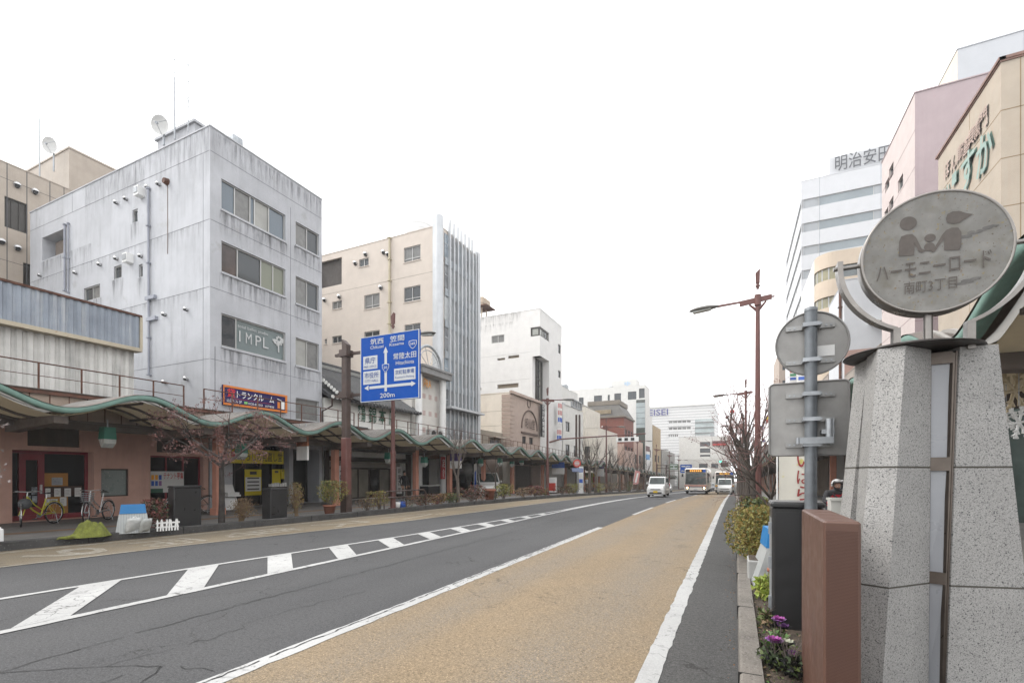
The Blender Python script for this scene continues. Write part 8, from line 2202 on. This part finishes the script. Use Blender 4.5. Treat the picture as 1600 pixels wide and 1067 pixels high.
t = thing('white_post', 'short white post at the edge of the far pavement', 'bollard', (ground_pt(-5, 846)[0], ground_pt(-5, 846)[1], .155)); mb = MB(); mb.bev(-.09, .09, -.09, .09, 0, .28, .02, M['white']); mb.build('body', t, True); mb = MB(); mb.lathe([(.07, .28), (.07, .31), (0, .33)], M['white'], (0, 0, 0), 12); mb.build('cap', t, True)
# cafe table and odds in front of the arched shop
X = FX + 1.3; Y = on_x(672, X); t = thing('display_table', 'dark table with goods before the arched shop', 'table', (X, Y, .15)); mb = MB(); mb.box(-.35, .35, -.7, .7, .68, .74, M['paper']); mb.build('table_top', t, True)
for a in (-.3, .3):
    for b in (-.65, .65): mb = MB(); mb.box(a - .02, a + .02, b - .02, b + .02, 0, .68, M['black']); mb.build('leg', t, True)
mb = MB(); mb.box(-.34, .34, -.69, .69, .2, .66, M['black']); mb.build('skirt', t, True)
X = FX + 2.3; t = thing('column_sign', 'tall white and blue curved banner inside the car bay', 'banner', (X, on_x(743, X), .15)); mb = MB(); mb.prism([(-.22, 0), (.22, 0), (.22, 2.0), (.1, 2.35), (-.22, 2.2)], lambda a, b, tt: (tt, a, b), -.02, .02, M['white']); mb.build('cloth', t, True); mb = MB(); mb.prism([(-.2, .2), (.05, .2), (.05, 1.8), (-.2, 1.6)], lambda a, b, tt: (tt, a, b), .021, .03, BL); mb.build('print', t, True)
# near side: board, pots, banner flag
t = abox('blue topped grey board at the edge of the feathery bush', (.44, 7.65, .11), R(95), .85)
X, Y = .62, 7.0; t = thing('flower_pot', 'stacked terracotta pots beside the blue topped board', 'plant pot', (X - .12, Y, .11)); mb = MB(); mb.lathe([(0, 0), (.08, 0), (.11, .16), (.13, .16), (.13, .20), (.10, .20), (.09, .15), (0, .15)], M['terracotta'], (0, 0, .12), 16); mb.build('upper_pot', t, True); mb = MB(); mb.lathe([(0, 0), (.07, 0), (.10, .12), (.09, .12), (0, .10)], M['terracotta'], (0, 0, 0), 16); mb.build('lower_pot', t, True)
t = thing('planter_box', 'grey concrete planter box under the feathery bush', 'planter', (.30, 7.9, .11)); mb = MB(); mb.bev(-.14, .14, -.25, .25, 0, .30, .02, mat('pale concrete', (.30, .30, .29, 1), .9, var=.15)); mb.build('box', t, True); mb = MB(); mb.box(-.12, .12, -.23, .23, .301, .305, M['soil']); mb.build('soil', t, True)
Y = 11.0; X = on_y(1243, Y); t = thing('banner_flag', 'tall white banner flag with red brush characters behind the sign pole', 'banner', (X, Y, .15))
hw = .29 * 1.0; zt = zat(700, X, Y) - .15; mb = MB(); mb.tube([(-hw - .03, 0, 0), (-hw - .03, 0, zt + .1)], .014, M['white'], 6); mb.tube([(-hw - .03, 0, zt + .02), (hw, 0, zt + .02)], .010, M['white'], 6); mb.build('pole', t, True)
mb = MB(); vs = []
for i in range(15):
    for j in range(7): u, v = j / 6, i / 14; vs.append((-hw + 2 * hw * u, .025 * math.sin(5 * u + 3 * v) * u, zt - (zt - .55) * v))
mb.add(vs, [(i * 7 + j, i * 7 + j + 1, i * 7 + 8 + j, i * 7 + 7 + j) for i in range(14) for j in range(6)], mat('banner cloth', (.55, .53, .47, 1), .85, var=.06, speck=[(5, (.50, .45, .15, 1), .62, .08)]), True); cl = mb.build('cloth', t, True)
mb = MB(); Fq = Fac('y', -.03)
for k, c_ in enumerate('いばらき'): Fq.text(mb, c_, (.02, .27, zt - .08 - (zt - .7) * (k + .92) / 4, zt - .08 - (zt - .7) * (k + .05) / 4), mat('brush red', (.26, .03, .03, 1), .7), n=.0, bold=.02, ext=.002)
mb.build('lettering', cl, True)
# ============ people
def person(label, loc, rot, joints, mats, hl_, extra=None, cat='person', name='person'):
    """joints: name -> (pos, radius), bones: pairs; one continuous skin grown on the skeleton, clothes by height and limb"""
    t = thing(name, label, cat, loc, None, rot)
    J, bones = joints
    names = list(J); idx = {n_: i for i, n_ in enumerate(names)}
    me = bpy.data.meshes.new('body'); me.from_pydata([J[n_][0] for n_ in names], [(idx[a], idx[b]) for a, b in bones], [])
    o = bpy.data.objects.new('body_skeleton', me); COL.objects.link(o)
    md = o.modifiers.new('s', 'SKIN'); o.modifiers.new('u', 'SUBSURF').levels = 1; o.modifiers['u'].render_levels = 1
    for i, n_ in enumerate(names): v = me.skin_vertices[0].data[i]; r = J[n_][1]; v.radius = r if isinstance(r, tuple) else (r, r)
    me.skin_vertices[0].data[idx['pelvis']].use_root = True
    dg = bpy.context.evaluated_depsgraph_get(); dg.update()
    me2 = bpy.data.meshes.new_from_object(o.evaluated_get(dg))
    bpy.data.objects.remove(o)
    b = bpy.data.objects.new('body', me2); COL.objects.link(b); b.parent = t
    me2.materials.clear()
    for m_ in mats: me2.materials.append(m_)
    for p in me2.polygons:
        p.use_smooth = True
        best = min(names, key=lambda n_: (Vector(J[n_][0]) - p.center).length)
        p.material_index = hl_(best)
    return t
skin = mat('skin', (.42, .24, .17, 1), .6, var=.05); blkc = mat('black clothing', (.014, .014, .016, 1), .9, var=.2); jean = mat('dark trousers', (.03, .032, .04, 1), .9, var=.2)
def standing(h=1.7, arm=.05, stride=.0, bend=0.0):
    k = h / 1.7
    J = {'pelvis': ((0, 0, .93 * k), .13 * k), 'waist': ((0, -bend * .3, 1.08 * k), .125 * k), 'chest': ((0, -bend * .7, 1.28 * k), .15 * k), 'neckb': ((0, -bend, 1.42 * k), .085 * k), 'neck': ((0, -bend * 1.1, 1.47 * k), .052 * k), 'head': ((0, -bend * 1.2 - .01, 1.56 * k), .088 * k), 'crown': ((0, -bend * 1.2, 1.66 * k), .075 * k)}
    B = [('pelvis', 'waist'), ('waist', 'chest'), ('chest', 'neckb'), ('neckb', 'neck'), ('neck', 'head'), ('head', 'crown')]
    for s, n_ in ((-1, 'l'), (1, 'r')):
        J.update({'hip' + n_: ((.095 * s * k, 0, .88 * k), .095 * k), 'knee' + n_: ((.10 * s * k, -.03 - stride * s * .4, .50 * k), .062 * k), 'ank' + n_: ((.10 * s * k, .02 - stride * s, .09 * k), .042 * k), 'toe' + n_: ((.11 * s * k, -.13 - stride * s, .04 * k), .036 * k),
                  'sh' + n_: ((.19 * s * k, -bend * .9, 1.38 * k), .062 * k), 'elb' + n_: (((.24 + arm) * s * k, .03 - bend * .9, 1.10 * k), .048 * k), 'wri' + n_: (((.22 + arm) * s * k, -.10 - bend, .86 * k), .034 * k), 'hand' + n_: (((.21 + arm) * s * k, -.13 - bend, .78 * k), .036 * k)})
        B += [('pelvis', 'hip' + n_), ('hip' + n_, 'knee' + n_), ('knee' + n_, 'ank' + n_), ('ank' + n_, 'toe' + n_), ('chest', 'sh' + n_), ('sh' + n_, 'elb' + n_), ('elb' + n_, 'wri' + n_), ('wri' + n_, 'hand' + n_)]
        for f in range(4): J['fin%d' % f + n_] = (((.185 + arm + .018 * f) * s * k, -.145 - bend + .004 * f, (.70 + .006 * abs(f - 1.5)) * k), .0095 * k); B.append(('hand' + n_, 'fin%d' % f + n_))
        J['thumb' + n_] = (((.17 + arm) * s * k, -.17 - bend, .755 * k), .010 * k); B.append(('hand' + n_, 'thumb' + n_))
    return J, B
def region(n_):
    if n_ in ('head', 'crown', 'neck') or n_.startswith(('hand', 'fin', 'thumb')): return 0
    if n_.startswith(('hip', 'knee', 'pelvis')): return 2
    if n_.startswith(('ank', 'toe')): return 3
    return 1
def hair(t, c, r, m):
    mb = MB(); vs, fs = [], []; n = 16
    for i in range(7):
        b_ = math.pi * .62 * i / 6
        for j in range(n): a = 2 * math.pi * j / n; q = r * (1.0 if math.sin(a) > -.35 or i < 4 else .80); vs.append((c[0] + q * .92 * math.sin(b_) * math.cos(a), c[1] + q * 1.05 * math.sin(b_) * math.sin(a) + .012, c[2] + q * 1.1 * math.cos(b_)))
    for i in range(6):
        for j in range(n): fs.append((i * n + j, i * n + (j + 1) % n, i * n + n + (j + 1) % n, i * n + n + j))
    mb.add(vs, fs, m, True); return mb.build('hair', t, True)
def face_bits(t, c, r):
    mb = MB()
    for s in (-1, 1): mb.lathe([(0, .010), (.009, .006), (.011, 0), (0, -.01)], M['white'], (c[0] + .032 * s, c[1] - r * .90, c[2] + .005), 8); mb.box(c[0] + .032 * s - .005, c[0] + .032 * s + .005, c[1] - r * .90 - .0125, c[1] - r * .90 - .010, c[2], c[2] + .010, M['black']); mb.add([(c[0] + s * r * .95, c[1] - .015, c[2] + .02), (c[0] + s * r * 1.12, c[1] + .01, c[2] + .025), (c[0] + s * r * 1.08, c[1] + .012, c[2] - .03), (c[0] + s * r * .95, c[1] - .012, c[2] - .035)], [(0, 1, 2, 3)], skin)
    mb.add([(c[0] - .012, c[1] - r * .94, c[2] - .03), (c[0] + .012, c[1] - r * .94, c[2] - .03), (c[0], c[1] - r * 1.14, c[2] - .028), (c[0], c[1] - r * .96, c[2] + .012)], [(0, 1, 2), (0, 2, 3), (1, 3, 2)], skin); mb.box(c[0] - .022, c[0] + .022, c[1] - r * .93, c[1] - r * .90, c[2] - .056, c[2] - .050, mat('lips', (.30, .12, .10, 1), .6)); return mb.build('face', t, True)
X = -17.9; Y = on_x(632, X)
t = person('person in black clothes standing by a salmon post with a phone', (X, Y, .15), R(60), standing(1.66, .03), [skin, blkc, blkc, blkc], region); hair(t, (0, 0, 1.60), .105, M['black']); face_bits(t, (0, -.01, 1.53), .088)
X = -14.6; Y = on_x(917, X)
t = person('person with white top and dark skirt walking past the bus stop', (X, Y, .15 + gz(Y)), R(-20), standing(1.64, .02, .12), [skin, mat('white top', (.55, .55, .53, 1), .8), blkc, jean], region); hair(t, (0, 0, 1.58), .105, M['black'])
# helmeted rider on a scooter behind the cabinets
jk, jr = mat('dark jacket', (.022, .022, .026, 1), .8, var=.25), mat('red jacket panel', (.46, .012, .028, 1), .7, var=.12)
RX_, RY_ = on_y(1305, 13.8), 13.8
def seated():
    J = {'pelvis': ((0, .10, .66), (.15, .15)), 'waist': ((0, .06, .80), .145), 'chest': ((0, -.02, 1.00), .17), 'neckb': ((0, -.06, 1.15), .10), 'neck': ((0, -.08, 1.20), .055), 'head': ((0, -.12, 1.29), .088), 'crown': ((0, -.11, 1.38), .078)}
    B = [('pelvis', 'waist'), ('waist', 'chest'), ('chest', 'neckb'), ('neckb', 'neck'), ('neck', 'head'), ('head', 'crown')]
    for s, n_ in ((-1, 'l'), (1, 'r')):
        J.update({'hip' + n_: ((.11 * s, .08, .62), .10), 'knee' + n_: ((.15 * s, -.34, .60), .072), 'ank' + n_: ((.14 * s, -.30, .20), .048), 'toe' + n_: ((.14 * s, -.44, .165), .04), 'sh' + n_: ((.21 * s, -.05, 1.10), .085), 'elb' + n_: ((.31 * s, -.14, .86), .065), 'wri' + n_: ((.24 * s, -.38, .86), .04), 'hand' + n_: ((.25 * s, -.46, .87), .04)})
        B += [('pelvis', 'hip' + n_), ('hip' + n_, 'knee' + n_), ('knee' + n_, 'ank' + n_), ('ank' + n_, 'toe' + n_), ('chest', 'sh' + n_), ('sh' + n_, 'elb' + n_), ('elb' + n_, 'wri' + n_), ('wri' + n_, 'hand' + n_)]
        for f in range(4): J['fin%d' % f + n_] = (((.215 + .022 * f) * s, -.52, .855), .0095); B.append(('hand' + n_, 'fin%d' % f + n_))
        J['thumb' + n_] = ((.20 * s, -.47, .845), .010); B.append(('hand' + n_, 'thumb' + n_))
    return J, B
def reg2(n_):
    if n_ in ('head', 'crown'): return 0
    if n_ in ('chest', 'waist') or n_.startswith('wri'): return 4
    if n_.startswith(('hand', 'fin', 'thumb')): return 5
    if n_ in ('neck', 'neckb'): return 1
    return {0: 0, 1: 1, 2: 2, 3: 3}[region(n_)]
t = person('person in red and black jacket with silver helmet sitting on a scooter', (RX_, RY_, .15), R(14), seated(), [skin, jk, jean, M['black'], jr, M['black']], reg2); t.scale = (.945, .945, .945); face_bits(t, (0, -.13, 1.27), .088)
hm = mat('silver helmet', (.50, .50, .49, 1), .3, .3, var=.04, coat=.5)
mb = MB(); vs, fs = [], []; n = 24
for i in range(9):
    b_ = math.pi * .60 * i / 8
    for j in range(n): a = 2 * math.pi * j / n; cut = 0 if math.sin(a) > -.4 or i < 6 else .055 * (i - 5); vs.append((.138 * math.sin(b_) * math.cos(a), -.11 + .155 * math.sin(b_) * math.sin(a), 1.315 + .142 * math.cos(b_) + cut))
for i in range(8):
    for j in range(n): fs.append((i * n + j, i * n + (j + 1) % n, i * n + n + (j + 1) % n, i * n + n + j))
mb.add(vs, fs, hm, True); he = mb.build('helmet', t, True)
mb = MB(); mb.tube([(.135 * math.cos(a), -.11 + .155 * math.sin(a), 1.345 + (.02 if math.sin(a) < -.4 else -.03)) for a in [2 * math.pi * j / 24 for j in range(24)]], .009, M['black'], 5, True); mb.build('trim', he, True)
mb = MB(); mb.tube([(-.10, -.14, 1.27), (-.06, -.205, 1.205), (.06, -.205, 1.205), (.10, -.14, 1.27)], .016, M['black'], 6); mb.build('chin_strap', t, True)
mb = MB(); mb.tube([(-.16, -.16, 1.10), (-.03, -.20, .98), (-.02, -.195, .80)], .02, jk, 5); mb.tube([(.16, -.16, 1.10), (.03, -.20, .98), (.02, -.195, .80)], .02, jk, 5); mb.build('jacket_front', t, True)
sc_ = thing('scooter', 'dark delivery scooter under the helmeted rider', 'scooter', (RX_, RY_, .15), None, R(14)); sc_.scale = (.945, .945, .945)
mb = MB(); mb.bev(-.15, .15, -.12, .72, .32, .54, .05, M['black']); mb.hexa([(-.16, -.55, .16), (.16, -.55, .16), (.16, -.1, .14), (-.16, -.1, .14), (-.16, -.55, .20), (.16, -.55, .20), (.16, -.1, .34), (-.16, -.1, .34)], M['black']); mb.hexa([(-.2, -.70, .25), (.2, -.70, .25), (.18, -.58, .2), (-.18, -.58, .2), (-.15, -.58, .80), (.15, -.58, .80), (.15, -.50, .80), (-.15, -.50, .80)], carg); mb.build('body', sc_, True)
for y in (-.72, .62):
    mb = MB(); mb.tube([(0, y + .20 * math.cos(2 * math.pi * i / 20), .23 + .20 * math.sin(2 * math.pi * i / 20)) for i in range(20)], .045, M['tyre'], 7, True); w = mb.build('wheel', sc_, True); mb = MB(); mb.cyl((-.03, y, .23), (.03, y, .23), .15, .15, M['steel'], 14); mb.build('rim', w, True)
mb = MB(); mb.tube([(-.33, -.47, .87), (-.1, -.56, .84), (.1, -.56, .84), (.33, -.47, .87)], .016, M['black'], 6); mb.build('handlebar', sc_, True)
mb = MB(); mb.bev(-.14, .14, -.05, .5, .541, .60, .03, M['black']); mb.build('saddle', sc_, True)
Y = 4.98; X = on_y(1318, Y); t = thing('carrier_box', 'open white plastic box on a stand before the helmeted rider', 'box', (X, Y, .15))
hw = .105; zt = zat(778, X, Y) - .15; zb = zt - .15
wp = mat('translucent white plastic', (.48, .48, .45, 1), .45, var=.06)
mb = MB()
for (a, b, c, d) in ((-hw, hw, -.09, -.08), (-hw, hw, .08, .09), (-hw, -hw + .01, -.08, .08), (hw - .01, hw, -.08, .08)): mb.box(a, b, c, d, zb, zt, wp)
mb.box(-hw + .01, hw - .01, -.08, .08, zb, zb + .01, wp); mb.box(-hw - .01, hw + .01, -.10, -.091, zt - .02, zt, wp); mb.box(-hw - .01, hw + .01, .091, .10, zt - .02, zt, wp); mb.box(-.005, .005, -.095, -.091, zb, zt - .02, wp); mb.build('box_shell', t, True)
for a in (-hw + .03, hw - .03):
    for b in (-.07, .07): mb = MB(); mb.box(a - .012, a + .012, b - .012, b + .012, 0, zb, M['steel']); mb.build('leg', t, True)

# ============ thin winter haze
hz = bpy.data.materials.new('haze'); hz.use_nodes = True
N = hz.node_tree.nodes; N.remove(N['Principled BSDF'])
v = N.new('ShaderNodeVolumePrincipled'); v.inputs['Color'].default_value = (.93, .94, .96, 1); v.inputs['Density'].default_value = 0.0006; v.inputs['Anisotropy'].default_value = 0.2
hz.node_tree.links.new(v.outputs[0], N['Material Output'].inputs['Volume'])
mb = MB(); mb.box(-145, 145, -45, 335, -5.5, 62, hz); struct(mb.build('haze'), 'stuff')
SC.cycles.volume_bounces = 1
